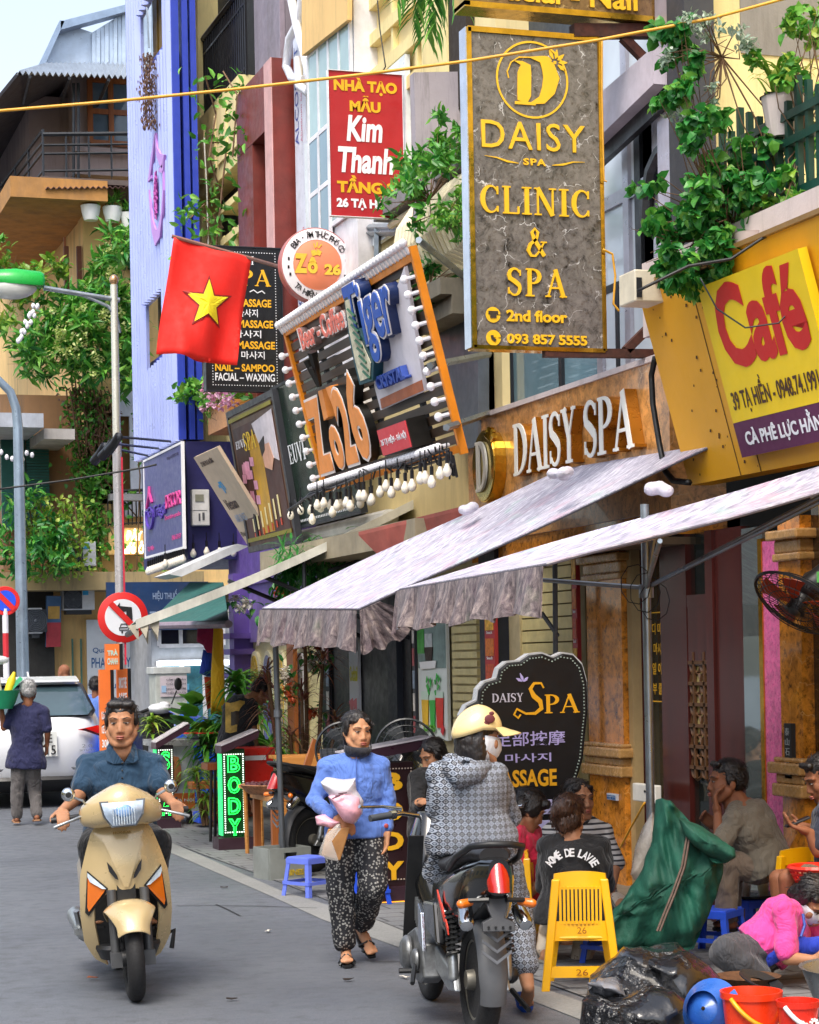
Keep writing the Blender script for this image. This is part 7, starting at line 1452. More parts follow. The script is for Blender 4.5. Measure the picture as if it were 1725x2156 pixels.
for s_ in (-1, 1):
 sh = MB(); sh.tube([(s_*.13, .0, .32), (s_*.13, .06, .62)], .014, 8); x, y, d_ = basis(V((0, .06, .3)))
 sh.tube([V((s_*.13, .0+.06*k/60, .4+.2*k/60))+(x*cos(k*.9)+y*sin(k*.9))*.03 for k in range(61)], .008, 5); sh.build('shock_absorber', BPLA, MC, local=True); MB().cap((s_*.13, -.005, .3), (s_*.13, .015, .4), .026, .024).build('shock_body', ALU, MC, local=True, smooth=60)
 g = MB(); g.prism([(s_*.1, -.06, .24), (s_*.1, .0, .32), (s_*.1, .5, .4), (s_*.1, .55, .3), (s_*.1, .1, .22)], (s_*.035, 0, 0)); g.build('swingarm', ALU, MC, local=True, bev=.01)
g = MB(); g.prism([(-.1, .38, .24), (-.1, .44, .4), (-.1, .62, .46), (-.1, .84, .4), (-.1, .86, .28), (-.1, .7, .2), (-.1, .48, .2)], (-.1, 0, 0)); g.lathe([(.085, 0), (.09, .03), (.06, .05)], (-.2, .72, .32), (-1, 0, 0), 18); g.lathe([(.055, 0), (.06, .02), (.03, .035)], (-.2, .52, .31), (-1, 0, 0), 16); g.build('engine', mat('engine_alloy', '#7d8082', .42, metal=.7, var=.35, vs=18, dirt=.35), MC, local=True, smooth=35, bev=.012); g = MB()
for k in range(6): g.box(-.15, -.03, .76+.025*k, .772+.025*k, .4+.012*k, .52+.012*k)
g.build('cooling_fin', ALU, MC, local=True); MB().prism([(-.17, .2, .42), (-.17, .5, .46), (-.17, .58, .6), (-.17, .3, .62)], (.05, 0, 0)).build('side_cover', mat('gloss_black_body', '#101113', .2), MC, local=True, bev=.015)
MB().cap((.15, .02, .3), (.16, .45, .26), .042, .04).build('exhaust', mat('dark_exhaust', '#3a3b3e', .4, metal=.6), MC, local=True, smooth=60)
g = MB(); g.tube([(-.3, .5, .26), (-.1, .5, .26)], .014, 7); g.tube([(-.26, .35, .22), (-.22, .5, .3)], .012, 6); g.build('footpeg', BPLA, MC, local=True); MB().tube([(.2, .2, .2), (.23, -.02, .14)], .014, 6).build('stand', BPLA, MC, local=True); MB().prism([(-.22, .3, .38), (-.22, .42, .42), (-.22, .44, .6), (-.22, .36, .56)], (.02, 0, 0)).build('pedal', CHROME, MC, local=True, bev=.004)
zrings(MC, 'front_cowl', mat('gloss_black_body', '#101113', .2), [(.45, .1, .75, 1.0), (.65, .16, .78, 1.12), (.85, .15, .9, 1.2), (1.0, .1, 1.0, 1.15)], 24, .7)
MB().sheet([[V((.2*s_, .82+.03*i, .9-.12*i)) for s_ in (-1, -.8, -.6)] for i in range(6)], .01).build('leg_shield', BPLA, MC, local=True)
for s_ in (-1, 1):
 g = MB(); g.tube([(s_*.08, 1.05, .98), (s_*.2, 1.0, 1.0), (s_*.26, .97, .995)], .012, 8); g.build('handlebar', CHROME, MC, local=True, smooth=60); MB().tube([(s_*.25, .975, .995), (s_*.38, .92, .98)], .018, 10).build('grip', mat('grey_rubber', '#3c4046', .7), MC, local=True, smooth=60)
 MB().tube([(s_*.2, 1.02, 1.02), (s_*.3, 1.0, 1.035), (s_*.42, .96, 1.035), (s_*.43, .955, 1.04)], [.012, .008, .008, .011], 7).build('brake_lever', CHROME, MC, local=True, smooth=60); MB().lathe([(.024, 0), (.024, .03)], (s_*.24, .98, .995), (s_*1, -.4, -.1), 12).build('grip_collar', CHROME, MC, local=True)
g = MB()
for s_ in (-1, 1): g.tube([(s_*.07, 1.24, .28), (s_*.07, 1.14, .7)], .022, 8)
g.build('fork', ALU, MC, local=True, smooth=60); rows = [[V((.06*sin(t), 1.24-.31*cos(rad(a_)), .28+.31*sin(rad(a_))-.02*abs(sin(t))**3)) for t in [-pi/2+pi*j/6 for j in range(7)]] for a_ in range(30, 150, 12)]
MB().sheet(rows, .006).build('front_mudguard', mat('gloss_black_body', '#101113', .2), MC, local=True, smooth=60)
mc2 = dup(MC, at(655, 1838, Z=0), rad(-66), 'parked black motorbike with red lamp half hidden behind the blue jacket woman'); mc2.rotation_euler[1] = 0
c = at(355, 1640, Y=27.); c.z = 0; tp_ = thing('tarpaulin', 'bright blue tarpaulin draped over parked scooters', 'tarpaulin', c); tp_['_w'] = tuple(c)
rows = []
for i in range(31):
 r = []
 for j in range(25):
  u_, v_ = i/30*2-1, j/24*2-1; e = max(abs(u_), abs(v_)); h = 1.12*(1-max(0, (e-.55)/.45)**1.6)*(.88+.12*sin(u_*4+1)); n_ = NZ.noise(V((u_*3, v_*3, 2)))*.16+NZ.noise(V((u_*8, v_*8, 5)))*.05
  r.append(c+V((u_*.95+n_*.3, v_*.8+n_*.3, max(.02, h+n_*min(1, h*2)))))
 rows.append(r)
MB().sheet(rows, .006).build('sheet', mat('tarp_blue', '#1d57d8', .35, var=.15, bump=.4, bs=9), tp_, smooth=50)
wsc = thing('parked_scooter', 'white scooter handlebars and mirror showing in front of the blue tarpaulin', 'scooter', at(335, 1500, Y=25.6)); wsc['_w'] = tuple(at(335, 1500, Y=25.6)); k = at(336, 1492, Y=25.6)
g = MB(); g.ell(k, (.15, .14, .07)); g.ell(k+V((.06, 0, .04)), (.08, .1, .05)); g.build('cowl', mat('scooter_white', '#dfe3e8', .25, coat=.6, var=.03, bump=0), wsc, smooth=180); g = MB(); g.tube([k+V((-.12, 0, 0)), k+V((-.25, -.05, -.04))], .02, 7); g.tube([k+V((.1, 0, 0)), k+V((.3, -.05, -.04))], .02, 7); g.tube([k+V((.15, 0, .05)), k+V((.22, 0, .22))], .01, 6); g.build('handlebar', BPLA, wsc); MB().ell(k+V((.24, 0, .3)), (.05, .015, .08)).build('mirror', BPLA, wsc, smooth=180)
MB().box(k.x-.2, k.x+.2, k.y+.05, k.y+1.2, .1, k.z-.05).build('body', BPLA, wsc, bev=.05);
for y in (.1, 1.2): wheel(wsc, (0, y, -k.z+.24), .24, .05, .05)
# ================================================================ people
def m_skin(n, c):
 g = NB(n); k = C(c, 1.); nz = g.noise(g.co(), 9, 5); g.base(g.ramp(nz, [(.3, tuple(x*.86 for x in k)), (.7, tuple(min(1, x*1.1) for x in k))])); g.set(Roughness=.6, Specular_IOR_Level=.3, Subsurface_Weight=.12, Subsurface_Scale=.02); g.b.inputs['Subsurface Radius'].default_value = (.6, .25, .15); g.bump(g.noise(g.co(), 120, 3), .06); return g.m
SK1, SK2, SK3 = m_skin('skin_tan', '#a67759'), m_skin('skin_brown', '#84553c'), m_skin('skin_light', '#d0a080')
def m_hair(n, c, c2):
 g = NB(n); nz = g.noise(g.co(scale=(30, 30, 5)), 4, 4, .6); g.base(g.ramp(nz, [(.35, c), (.7, c2)])); g.set(Roughness=.38); g.bump(nz, .5, .01); return g.m
HBK, HGY, HBR = m_hair('hair_black', C('#120f0f'), C('#2a2424')), m_hair('hair_grey', C('#8f8f90'), C('#d0d0d0')), m_hair('hair_brown', C('#2a1810'), C('#5a3a26'))
def m_cloth(n, c, k=1., fold=.38):
 g = NB(n); co = g.co(scale=(1, 1, .55)); a_ = C(c, k*.9); z = g.noise(co, 7, 3, .55, 1.2); rd = g.math('ABSOLUTE', g.math('SUBTRACT', z, .5)); w_ = g.noise(g.co(), 260, 2)
 g.base(g.mix(g.ramp(g.noise(co, 4), [(.35, 0.), (.7, .35)]), a_, tuple(x*.72 for x in a_))); g.bump(g.math('ADD', g.ramp(rd, [(0, 0.), (.16, 1.)]), g.math('MULTIPLY', w_, .12)), fold, .03); g.set(Roughness=.85, Sheen_Weight=.15); return g.m
EYEW, EYEB, LIP = lm('eye_white', '#a89c94'), lm('eye_dark', '#120a08'), mat('lip', '#a05a4c', .4, var=.1, bump=0)
def m_pattern(n, kind):
 g = NB(n)
 if kind == 'diamond':
  co = g.co(scale=(1, 1, 1), rot=(0, rad(45), 0)); ch = g.n('TexChecker'); ch.inputs['Scale'].default_value = 44.; sx = g.n('SeparateXYZ'); g.l(co, sx.inputs[0]); cb = g.n('CombineXYZ'); g.l(sx.outputs[0], cb.inputs[0]); g.l(sx.outputs[2], cb.inputs[1]); cb.inputs[2].default_value = .005
  g.l(cb.outputs[0], ch.inputs['Vector']); ch.inputs['Color1'].default_value = (.3, .33, .39, 1); ch.inputs['Color2'].default_value = (.018, .022, .034, 1)
  sc2 = g.n('VectorMath', operation='SCALE'); g.l(cb.outputs[0], sc2.inputs[0]); sc2.inputs['Scale'].default_value = 44.
  fr = g.n('VectorMath', operation='FRACTION'); g.l(sc2.outputs[0], fr.inputs[0]); sb_ = g.n('VectorMath', operation='SUBTRACT'); g.l(fr.outputs[0], sb_.inputs[0]); sb_.inputs[1].default_value = (.5, .5, 0)
  s3 = g.n('SeparateXYZ'); g.l(sb_.outputs[0], s3.inputs[0]); d2 = g.math('SQRT', g.math('ADD', g.math('MULTIPLY', s3.outputs[0], s3.outputs[0]), g.math('MULTIPLY', s3.outputs[1], s3.outputs[1])))
  ring = g.math('MULTIPLY', g.math('GREATER_THAN', d2, .17), g.math('LESS_THAN', d2, .3)); inv = g.mix(1., ch.outputs['Color'], (.3, .31, .34), 'DIFFERENCE'); c = g.mix(ring, ch.outputs['Color'], inv)
 elif kind == 'floral':
  co = g.co(); vo = g.n('TexVoronoi'); vo.inputs['Scale'].default_value = 58; g.l(co, vo.inputs['Vector']); nz = g.noise(co, 60, 2); d_ = g.math('ADD', vo.outputs['Distance'], g.math('MULTIPLY', nz, .35)); c = g.mix(g.ramp(d_, [(.5, 1.), (.58, 0.)]), (.012, .013, .018), (.3, .3, .29)); c = g.mix(g.ramp(vo.outputs['Distance'], [(.0, 1.), (.1, 0.)]), c, (.05, .05, .05))
 elif kind == 'stripe':
  co = g.co(); wv = g.n('TexWave', bands_direction='Z'); wv.inputs['Scale'].default_value = 9.5; wv.inputs['Distortion'].default_value = .6; wv.inputs['Detail Scale'].default_value = .6; g.l(co, wv.inputs['Vector']); c = g.ramp(wv.outputs['Fac'], [(.28, (.03, .03, .035)), (.36, (.5, .49, .47))])
 else:
  co = g.co(); vo = g.n('TexVoronoi'); vo.inputs['Scale'].default_value = 40; g.l(co, vo.inputs['Vector']); c = g.mix(g.ramp(vo.outputs['Distance'], [(.12, 1.), (.2, 0.)]), (.5, .44, .36), (.16, .09, .06))
 g.base(c); g.set(Roughness=.8); g.bump(g.noise(g.co(scale=(1, 1, .5)), 8, 5), .35, .03); return g.m
TEXC = bpy.data.textures.new('folds', 'CLOUDS'); TEXC.noise_scale = .11; TEXC.noise_depth = 2
TEXF = bpy.data.textures.new('hairfolds', 'CLOUDS'); TEXF.noise_scale = .03; TEXF.noise_depth = 2
def soften(o, vox, it=6, disp=0., tex=None):
 m_ = o.modifiers.new('remesh', 'REMESH'); m_.mode = 'VOXEL'; m_.voxel_size = vox; m_.use_smooth_shade = True
 s_ = o.modifiers.new('smooth', 'SMOOTH'); s_.factor = .5; s_.iterations = it
 if disp: d_ = o.modifiers.new('displace', 'DISPLACE'); d_.texture = tex or TEXC; d_.strength = disp; d_.mid_level = .5; d_.texture_coords = 'LOCAL'
 return o
def hand(mb, w_, d, nrm, curl=.5, thumb=1, s=1.):
 w_, d = V(w_), V(d).normalized(); nrm = V(nrm); nrm = (nrm-d*nrm.dot(d)).normalized(); sd = d.cross(nrm)*thumb
 mb.cap(w_-d*.03, w_+d*.02, .026*s, .027*s)
 for k, (o_, L_) in enumerate(((.027, .072), (.009, .082), (-.009, .077), (-.026, .06))):
  k0 = w_+d*.085*s+sd*o_*s; mb.cap(w_+d*.01+sd*o_*.75*s, k0, .0165*s, .0125*s, 8); p, dd = k0, d.copy()
  for j, f in enumerate((.45, .31, .24)):
   a_ = curl*(.75 if j == 0 else 1.05); dd = (dd*cos(a_)+nrm*sin(a_)).normalized(); nn = (nrm*cos(a_)-d*sin(a_)); q_ = p+dd*L_*f*s*1.15; mb.cap(p, q_, (.0105-.001*j)*s, (.0098-.0012*j)*s, 8); p = q_
   nrm_ = nrm
 t0 = w_+d*.02*s+sd*.026*s; t1 = t0+(d*.55+sd*.65+nrm*.35).normalized()*.045*s; t2 = t1+(d*.8+sd*.1+nrm*.55*min(1, curl*1.6)).normalized()*.034*s; mb.cap(w_+d*.01, t0, .018*s, .016*s, 8); mb.cap(t0, t1, .015*s, .0115*s, 8); mb.cap(t1, t2, .0115*s, .0095*s, 8)
def headM(c, f, u=(0, 0, 1)):
 f = V(f).normalized(); sd = f.cross(V(u)).normalized(); u2 = sd.cross(f); b = -f; sx = b.cross(u2)*-1
 M_ = MX(((sd.x, b.x, u2.x, c[0]), (sd.y, b.y, u2.y, c[1]), (sd.z, b.z, u2.z, c[2]), (0, 0, 0, 1))); return M_
def head(mb, M_, s=1., fem=False):
 h = MB(); e = h.ell
 e((0, .012, .038), (.074, .092, .082)); e((0, -.02, -.012), (.066, .072, .088)); e((0, -.03, -.06), (.052 if fem else .058, .055, .055)); h.cap((-.024, -.066, -.098), (.024, -.066, -.098), .02, .02)
 for s_ in (-1, 1):
  e((s_*.037, -.058, -.024), (.027, .026, .034)); h.cap((s_*.014, -.082, .03), (s_*.05, -.068, .03), .011, .01); e((s_*.077, .012, -.012), (.011, .02, .031)); e((s_*.013, -.092, -.036), (.009, .012, .008)); h.cap((s_*.056, -.012, -.05), (s_*.034, -.052, -.088), .022 if fem else .027, .02 if fem else .025)
 h.cap((0, -.081, .018), (0, -.1, -.03), .008, .0125); e((0, -.08, -.064), (.03, .016, .022)); e((0, -.062, -.052), (.05, .03, .042)); h.cap((0, .02, -.03), (0, .028, -.14), .05, .052)
 h.v = [M_ @ (q_*s) for q_ in h.v]; mb.add(h.v, h.f)
def face(par, M_, s=1., brow=HBK, lips=LIP, eyes=True, mouth=True):
 T_ = lambda mb: mb.xf(M_ @ MX.Scale(s, 4))
 for s_ in (-1, 1):
  if eyes:
   g = MB(); g.ell((s_*.032, -.0805, .008), (.0135, .008, .0035), nu=12, nv=6, m=0); g.ell((s_*.031, -.0872, .008), (.0058, .003, .0044), nu=10, nv=6, m=1); g.cap((s_*.018, -.0872, .0115), (s_*.046, -.0790, .0108), .0022, .0018, 6, m=1); T_(g).build('eye', [EYEW, EYEB], par, smooth=180)
  g = MB(); g.cap((s_*.015, -.0925, .0315), (s_*.036, -.0895, .037), .0024, .0026, 6); g.cap((s_*.036, -.0905, .037), (s_*.056, -.077, .0325), .0026, .0014, 6); T_(g).build('eyebrow', brow, par, smooth=180)
 if mouth: g = MB(); g.ell((0, -.1, -.0585), (.0235, .009, .0055), nu=12, nv=6); g.ell((0, -.0985, -.0685), (.02, .01, .0058), nu=12, nv=6); T_(g).build('lips', lips, par, smooth=180)
def hair(par, M_, kind, m, s=1.):
 h = MB(); el = []
 def e(c, r): el.append((c, r)); h.ell(c, r)
 if kind == 'short': e((0, .02, .058), (.079, .094, .074)); e((0, .05, .01), (.076, .066, .075)); h.cap((-.05, -.058, .1), (.05, -.06, .1), .018, .018); e((-.074, .005, .02), (.012, .03, .04)); e((.074, .005, .02), (.012, .03, .04))
 elif kind == 'tied': e((0, .024, .056), (.082, .094, .076)); h.cap((-.052, -.046, .07), (.052, -.046, .07), .02, .02); e((-.074, .0, .03), (.013, .036, .05)); e((.074, .0, .03), (.013, .036, .05)); e((0, .058, -.005), (.078, .06, .085)); e((-.071, .018, .015), (.014, .036, .055)); e((.071, .018, .015), (.014, .036, .055)); e((0, .1, -.06), (.05, .04, .06)); e((-.076, .02, -.02), (.012, .026, .05)); e((.076, .02, -.02), (.012, .026, .05))
 elif kind == 'bun': e((0, .018, .05), (.085, .1, .08)); e((0, .06, .0), (.085, .062, .09)); e((0, .11, .04), (.06, .05, .055)); e((0, .1, -.04), (.03, .03, .06)); e((.03, .13, .07), (.04, .03, .03)); e((-.04, .12, .02), (.03, .03, .04))
 elif kind == 'down': e((0, .018, .05), (.083, .098, .078)); e((0, .06, -.03), (.085, .055, .11)); e((-.07, .02, -.05), (.022, .04, .09)); e((.07, .02, -.05), (.022, .04, .09))
 elif kind == 'mop': e((0, .01, .06), (.09, .1, .075)); e((0, .06, 0), (.088, .06, .085)); h.cap((-.06, -.06, .07), (.06, -.06, .07), .034, .034); e((-.078, 0, .02), (.02, .05, .06)); e((.078, 0, .02), (.02, .05, .06))
 h.v = [M_ @ (q_*s) for q_ in h.v]; ho = soften(h.build('hair', m, par), .0055, 4, .012, TEXF); g = MB()
 for i in range(620):
  if kind == 'down': break
  c, r = random.choice(el[:2]) if random.random() < .85 else random.choice(el); d_ = rdir(.3)
  if c[1]+r[1]*d_.y < -.05: continue
  n_ = V((d_.x/r[0], d_.y/r[1], d_.z/r[2])).normalized(); t_ = V((d_.x*.4+rnd()*.35, .5+rnd()*.4, -.7 if kind != 'short' else -.25+rnd()*.5)); t_ = (t_-n_*t_.dot(n_)).normalized()
  g.leaf(V(c)+V((r[0]*d_.x, r[1]*d_.y, r[2]*d_.z))*.985, (t_+n_*random.uniform(.0, .16)), .006, random.uniform(.03, .06), .5, n_)
 g.v = [M_ @ (q_*s) for q_ in g.v]; g.build('strands', m, ho); return ho
def person(label, root, J, look, skin=SK1, hairk='short', hairm=HBK, top=None, bottom=None, sleeve=1., leg=1., s=1., fem=False, hands=None, feet=True, shoe=None, facev=True, group=None, u=(0, 0, 1), tor=(.165, .105), waist=.9, collar=False, loose=1.15, hem=.0, lips=True, vox=.0065, legr=1., pantw=1., hs=1.08):
 o = thing('person', label, 'person', root, group=group); o['_w'] = tuple(root); J = {k: V(v) for k, v in J.items()}
 b = MB(); xd = (J['sb']-J['sa']).normalized() if 'sb' in J else V((1, 0, 0)); w_, dp = tor[0]*s, tor[1]*s; hc = J['hed']; M_ = headM(hc, look, u)
 nk = J['nek']; pel, che = J['pel'], J['che']; dn = (che-pel)
 b.oval([(pel-dn*.12, w_*.8, dp*.95), (pel, w_*.95, dp*1.05), (lerp(pel, che, .5), w_*waist*.9, dp*.95), (che, w_*1., dp*1.02), (lerp(che, nk, .6), w_*.92, dp*.8), (lerp(che, nk, .95), w_*.4, dp*.55)], xd)
 b.cap(nk-(hc-nk)*.15, lerp(nk, hc, .65), .054*s, .05*s)
 for a_ in 'ab':
  if 's'+a_ in J:
   S_, E_2, W_2 = J['s'+a_], J['e'+a_], J['w'+a_]; b.cap(lerp(nk, S_, .35)-V((0, 0, .012)), S_, .05*s, .054*s); b.cap(S_, E_2, .047*s, .037*s); b.cap(E_2, lerp(E_2, W_2, .35), .038*s, .036*s); b.cap(lerp(E_2, W_2, .35), W_2, .036*s, .025*s)
   hd = (hands or {}).get(a_, {}); d_ = V(hd.get('d', W_2-E_2)); n_ = V(hd.get('n', (pel-W_2))); hand(b, W_2+d_.normalized()*.012, d_, n_, hd.get('curl', .35), hd.get('thumb', 1), s*.98)
  if 'h'+a_ in J:
   H_2, K_, F_2 = J['h'+a_], J['k'+a_], J['f'+a_]; b.cap(H_2, K_, .082*s*legr, .054*s*legr); b.cap(K_, lerp(K_, F_2, .3), .054*s*legr, .054*s*legr); b.cap(lerp(K_, F_2, .3), F_2, .054*s*legr, .036*s)
   if feet and 't'+a_ in J:
    T_ = J['t'+a_]; he = F_2+(F_2-K_).normalized()*.045*s-(T_-F_2).normalized()*.03*s; b.cap(F_2, he, .036*s, .03*s); b.cap(he, lerp(he, T_, .55), .031*s, .034*s); b.cap(lerp(he, T_, .4), T_, .036*s, .022*s)
    sx_ = (T_-he).cross(F_2-he).normalized()
    for k in range(5): b.cap(lerp(he, T_, .85)+sx_*(.028-.014*k)*s, T_+sx_*(.03-.015*k)*s+(T_-he).normalized()*(.018-.004*abs(k-1))*s, .0125*s, .0105*s, 7)
 head(b, M_, s*hs, fem); bo = soften(b.build('body', skin, o), vox, 4)
 if facev: face(o, M_, s*hs, hairm, eyes=facev != 'nobrow', mouth=lips)
 if hairk: hair(o, M_, hairk, hairm, s*hs)
 if top:
  t_ = MB(); k = 1.13
  t_.oval([(pel-dn*(.22+hem), w_*k*1.02*loose/1.12, dp*k*1.12), (pel, w_*k*loose/1.08, dp*k*1.16), (lerp(pel, che, .5), w_*k*(waist*.96), dp*k*1.06), (che, w_*k*1.02, dp*k*1.1), (lerp(che, nk, .6), w_*k*.92, dp*k*.9), (lerp(che, nk, .8), w_*.62, dp*.76), (lerp(che, nk, .93), w_*.4, dp*.62)], xd)
  for a_ in 'ab':
   if 's'+a_ in J:
    S_, E_2, W_2 = J['s'+a_], J['e'+a_], J['w'+a_]; t_.cap(lerp(nk, S_, .32)-V((0, 0, .012)), S_, .058*s, .07*s)
    if sleeve <= .5: t_.cap(S_, lerp(S_, E_2, sleeve*2), .06*s, .066*s)
    else: t_.cap(S_, E_2, .063*s, .053*s); t_.cap(E_2, lerp(E_2, W_2, (sleeve-.5)*2*.97), .053*s, .04*s)
  soften(t_.build('top', top, o), vox*1.3, 4, .03)
  if collar:
   c_ = MB(); f_ = V(look).normalized(); ctr_ = lerp(nk, hc, .12); x_, y_, _ = basis(hc-nk); fx = (f_-(hc-nk).normalized()*f_.dot((hc-nk).normalized())).normalized(); sx_ = fx.cross((hc-nk).normalized())
   rows = [[ctr_+(sx_*sin(t)+(-fx)*cos(t))*(.062+.012*k)*s+V((0, 0, .022-.026*k-.03*(max(0, -cos(t))**3)))*s for t in [-2.75+5.5*i/20 for i in range(21)]] for k in range(3)]
   c_.sheet(rows, .004).build('collar', top, o, smooth=60)
 if bottom:
  t_ = MB(); t_.oval([(pel+dn*.22, w_*.98, dp*1.12), (pel, w_*1.08, dp*1.22), (pel-dn*.18, w_*1.02, dp*1.15)], xd)
  for a_ in 'ab':
   if 'h'+a_ in J:
    H_2, K_, F_2 = J['h'+a_], J['k'+a_], J['f'+a_]
    if leg <= .5: t_.cap(H_2, lerp(H_2, K_, leg*2), .098*s*pantw, .085*s*pantw)
    else: t_.cap(H_2, K_, .097*s*pantw, .078*s*pantw); t_.cap(K_, lerp(K_, F_2, (leg-.5)*2), .078*s*pantw, .066*s*pantw)
  soften(t_.build('trousers' if leg > .5 else 'shorts', bottom, o), vox*1.4, 4, .03)
 if shoe:
  for a_ in 'ab':
   if 't'+a_ in J:
    F_2, T_, K_ = J['f'+a_], J['t'+a_], J['k'+a_]; he = F_2+(F_2-K_).normalized()*.045*s-(T_-F_2).normalized()*.03*s; dd = (T_-he).normalized(); sx_ = dd.cross(F_2-he).normalized(); up_ = sx_.cross(dd)*-1
    if up_.dot(F_2-he) < 0: up_ = -up_
    rows = []
    for i in range(9):
     t = i/8; c_ = he-dd*.025*s+dd*((T_-he).length+.05*s)*t-up_*.036*s; hw = (.03+.014*sin(pi*min(1, t*1.15)))*s*(1 if t < .95 else .7); rows.append([c_+sx_*hw, c_+sx_*hw*.5+up_*0, c_-sx_*hw*.5, c_-sx_*hw])
    so = MB().sheet(rows, .016).build('sandal', shoe, o, smooth=60)
    g = MB(); m_ = lerp(he, T_, .72)
    for sg_ in (-1, 1): g.tube([m_+sx_*.045*s*sg_-up_*.03*s-dd*.03*s, m_+up_*.022*s+sx_*.01*sg_, m_-sx_*.045*s*sg_-up_*.03*s+dd*.03*s], .011*s, 7)
    g.build('strap', shoe, so)
 return o, M_
def maskcup(par, M_, m, z0, z1, r0, r1, fr, s=1.08):
 rows = []
 for k in range(5):
  t = k/4; z = z0+(z1-z0)*t; R_ = r0+(r1-r0)*t+.012*sin(pi*t); rows.append([V((R_*.82*sin(a_), .012-(R_+fr*max(0, cos(a_))**4*(.5+.5*sin(pi*t)))*cos(a_), z+.012*abs(sin(a_))**2*(1-t))) for a_ in [rad(-80+160*j/16) for j in range(17)]])
 o = MB().sheet(rows, .004).xf(M_ @ MX.Scale(s, 4)).build('face_mask', m, par, smooth=180); g = MB()
 for s_ in (-1, 1): g.tube([V((s_*.078, -.01, (z0*.8+z1*.2))), V((s_*.083, .012, -.01))], .0022, 5)
 g.xf(M_ @ MX.Scale(s, 4)).build('mask_strap', m, o); return o
def dirv(px, depth, vert=0.): return rt*px+vw*depth+up*vert       # across the picture, away from the eye, up
TEAL = m_cloth('teal_polo', '#16405f', .8); PERI = m_cloth('blue_jacket', '#5c80d0', .95); NAVYT = m_cloth('navy_polo', '#1f2350', .9); GREYT = m_cloth('grey_trousers', '#5a5656'); BLACKT = m_cloth('black_cloth', '#17181c'); TANT = m_cloth('tan_tee', '#7a7264', .8); PINKT = m_cloth('hot_pink_tee', '#e8489c'); CRIM = m_cloth('crimson_tee', '#d81e4c'); SLATE = m_cloth('slate_trousers', '#3e4046')
FLOR, DIAM, STRP, DOTS = m_pattern('floral_print', 'floral'), m_pattern('diamond_print', 'diamond'), m_pattern('stripe_knit', 'stripe'), m_pattern('speckled_cloth', 'dots'); SHOEB = mat('black_rubber', '#141416', .5); BLUESH = mat('blue_suede', '#1f55c0', .7)
d0 = 11.95; R2 = lambda x, y, dd=0.: at(103.5+.344*x, 1414.5+.344*y, d=d0+dd)
J = dict(hed=R2(443, 318, -.06), nek=R2(444, 500), che=R2(443, 665), pel=R2(440, 950, .1), sa=R2(240, 572), ea=R2(183, 760, -.12), wa=R2(163, 845, -.42), sb=R2(648, 566), eb=R2(700, 745, -.12), wb=R2(742, 800, -.42), ha=R2(350, 980, .05), ka=R2(262, 1060, -.45), fa=R2(310, 1480, -.3), hb=R2(540, 980, .05), kb=R2(668, 1060, -.45), fb=R2(620, 1480, -.3), ta=R2(312, 1530, -.4), tb=R2(618, 1530, -.4))
tdir = dirv(.05, -1, -.04); gm = wmat(SB); ga, gb = gm @ V((-.30, .2, .99)), gm @ V((.30, .2, .99)); J['wa'] = ga+V((0, .085, .035)); J['wb'] = gb+V((0, .085, .035))
p, M_ = person('man in a teal polo shirt riding the champagne scooter towards the camera', R2(440, 1500), J, tdir, SK1, 'short', HBK, TEAL, BLACKT, .34, 1., 1.04, hands={'a': dict(d=V((-.1, -1, -.12)), n=V((0, -.15, -1)), curl=1.0, thumb=-1), 'b': dict(d=V((.05, -1, -.12)), n=V((0, -.15, -1)), curl=1.0, thumb=1)}, tor=(.178, .115), waist=.94, shoe=SHOEB)
MB().tube([J['wb']-V((0, -.03, 0))+rt*.032*cos(t)+up*.02*cos(t)+vw*.034*sin(t) for t in [2*pi*i/16 for i in range(17)]], .007, 6).build('watch', BLK, p)
g = MB()
for k in range(3): g.ell(R2(448, 560+k*45, -.135), (.006, .004, .006), nu=8, nv=5)
g.build('buttons', BLK, p)
MB().prism([R2(x, y, -.098+.0*x) for x, y in ((392, 452), (505, 452), (500, 490), (458, 556), (405, 495))], -vw*.02).build('neck_opening', SK1, p, smooth=180)
for L_ in (((372, 430), (352, 462), (348, 540), (392, 566), (462, 560), (408, 490)), ((512, 428), (535, 460), (548, 536), (520, 560), (462, 560), (500, 490))): MB().prism([R2(x, y, -.118+(.05 if y < 470 else 0)) for x, y in L_], -vw*.012).build('collar', TEAL, p, bev=.003)
d0 = 12.38; R4 = lambda x, y, dd=0.: at(586.5+.328*x, 1449+.328*y, d=d0+dd)
J = dict(hed=R4(505, 282, -.02), nek=R4(500, 425), che=R4(495, 590), pel=R4(505, 890), sa=R4(318, 510), ea=R4(228, 725, -.05), wa=R4(345, 822, -.26), sb=R4(645, 505), eb=R4(705, 710), wb=R4(698, 905, -.06), ha=R4(410, 960), ka=R4(395, 1280, -.06), fa=R4(430, 1672, 0), ta=R4(440, 1752, -.17), hb=R4(590, 960), kb=R4(610, 1270, -.12), fb=R4(535, 1530, .22), tb=R4(598, 1690, .08))
ROSE = mat('lip_rose', '#b0605c', .4, var=.1, bump=0)
p, MW = person('walking woman in a blue zip jacket and floral trousers carrying plastic bags', R4(435, 1760), J, dirv(.42, -.9, -.05), m_skin('skin_warm', '#bd8a68'), 'tied', HBK, PERI, FLOR, 1., .93, .97, True, {'a': dict(d=dirv(.75, -.1, -.45), n=dirv(0, .6, -.3), curl=.5, thumb=-1), 'b': dict(d=dirv(-.1, -.1, -1), n=dirv(-.8, -.3, 0), curl=.35)}, shoe=SHOEB, tor=(.165, .105), loose=1.2, pantw=1.12, hs=1.02)
maskcup(p, MW, m_cloth('black_mask', '#1c1d26'), -.08, -.13, .094, .07, .03)
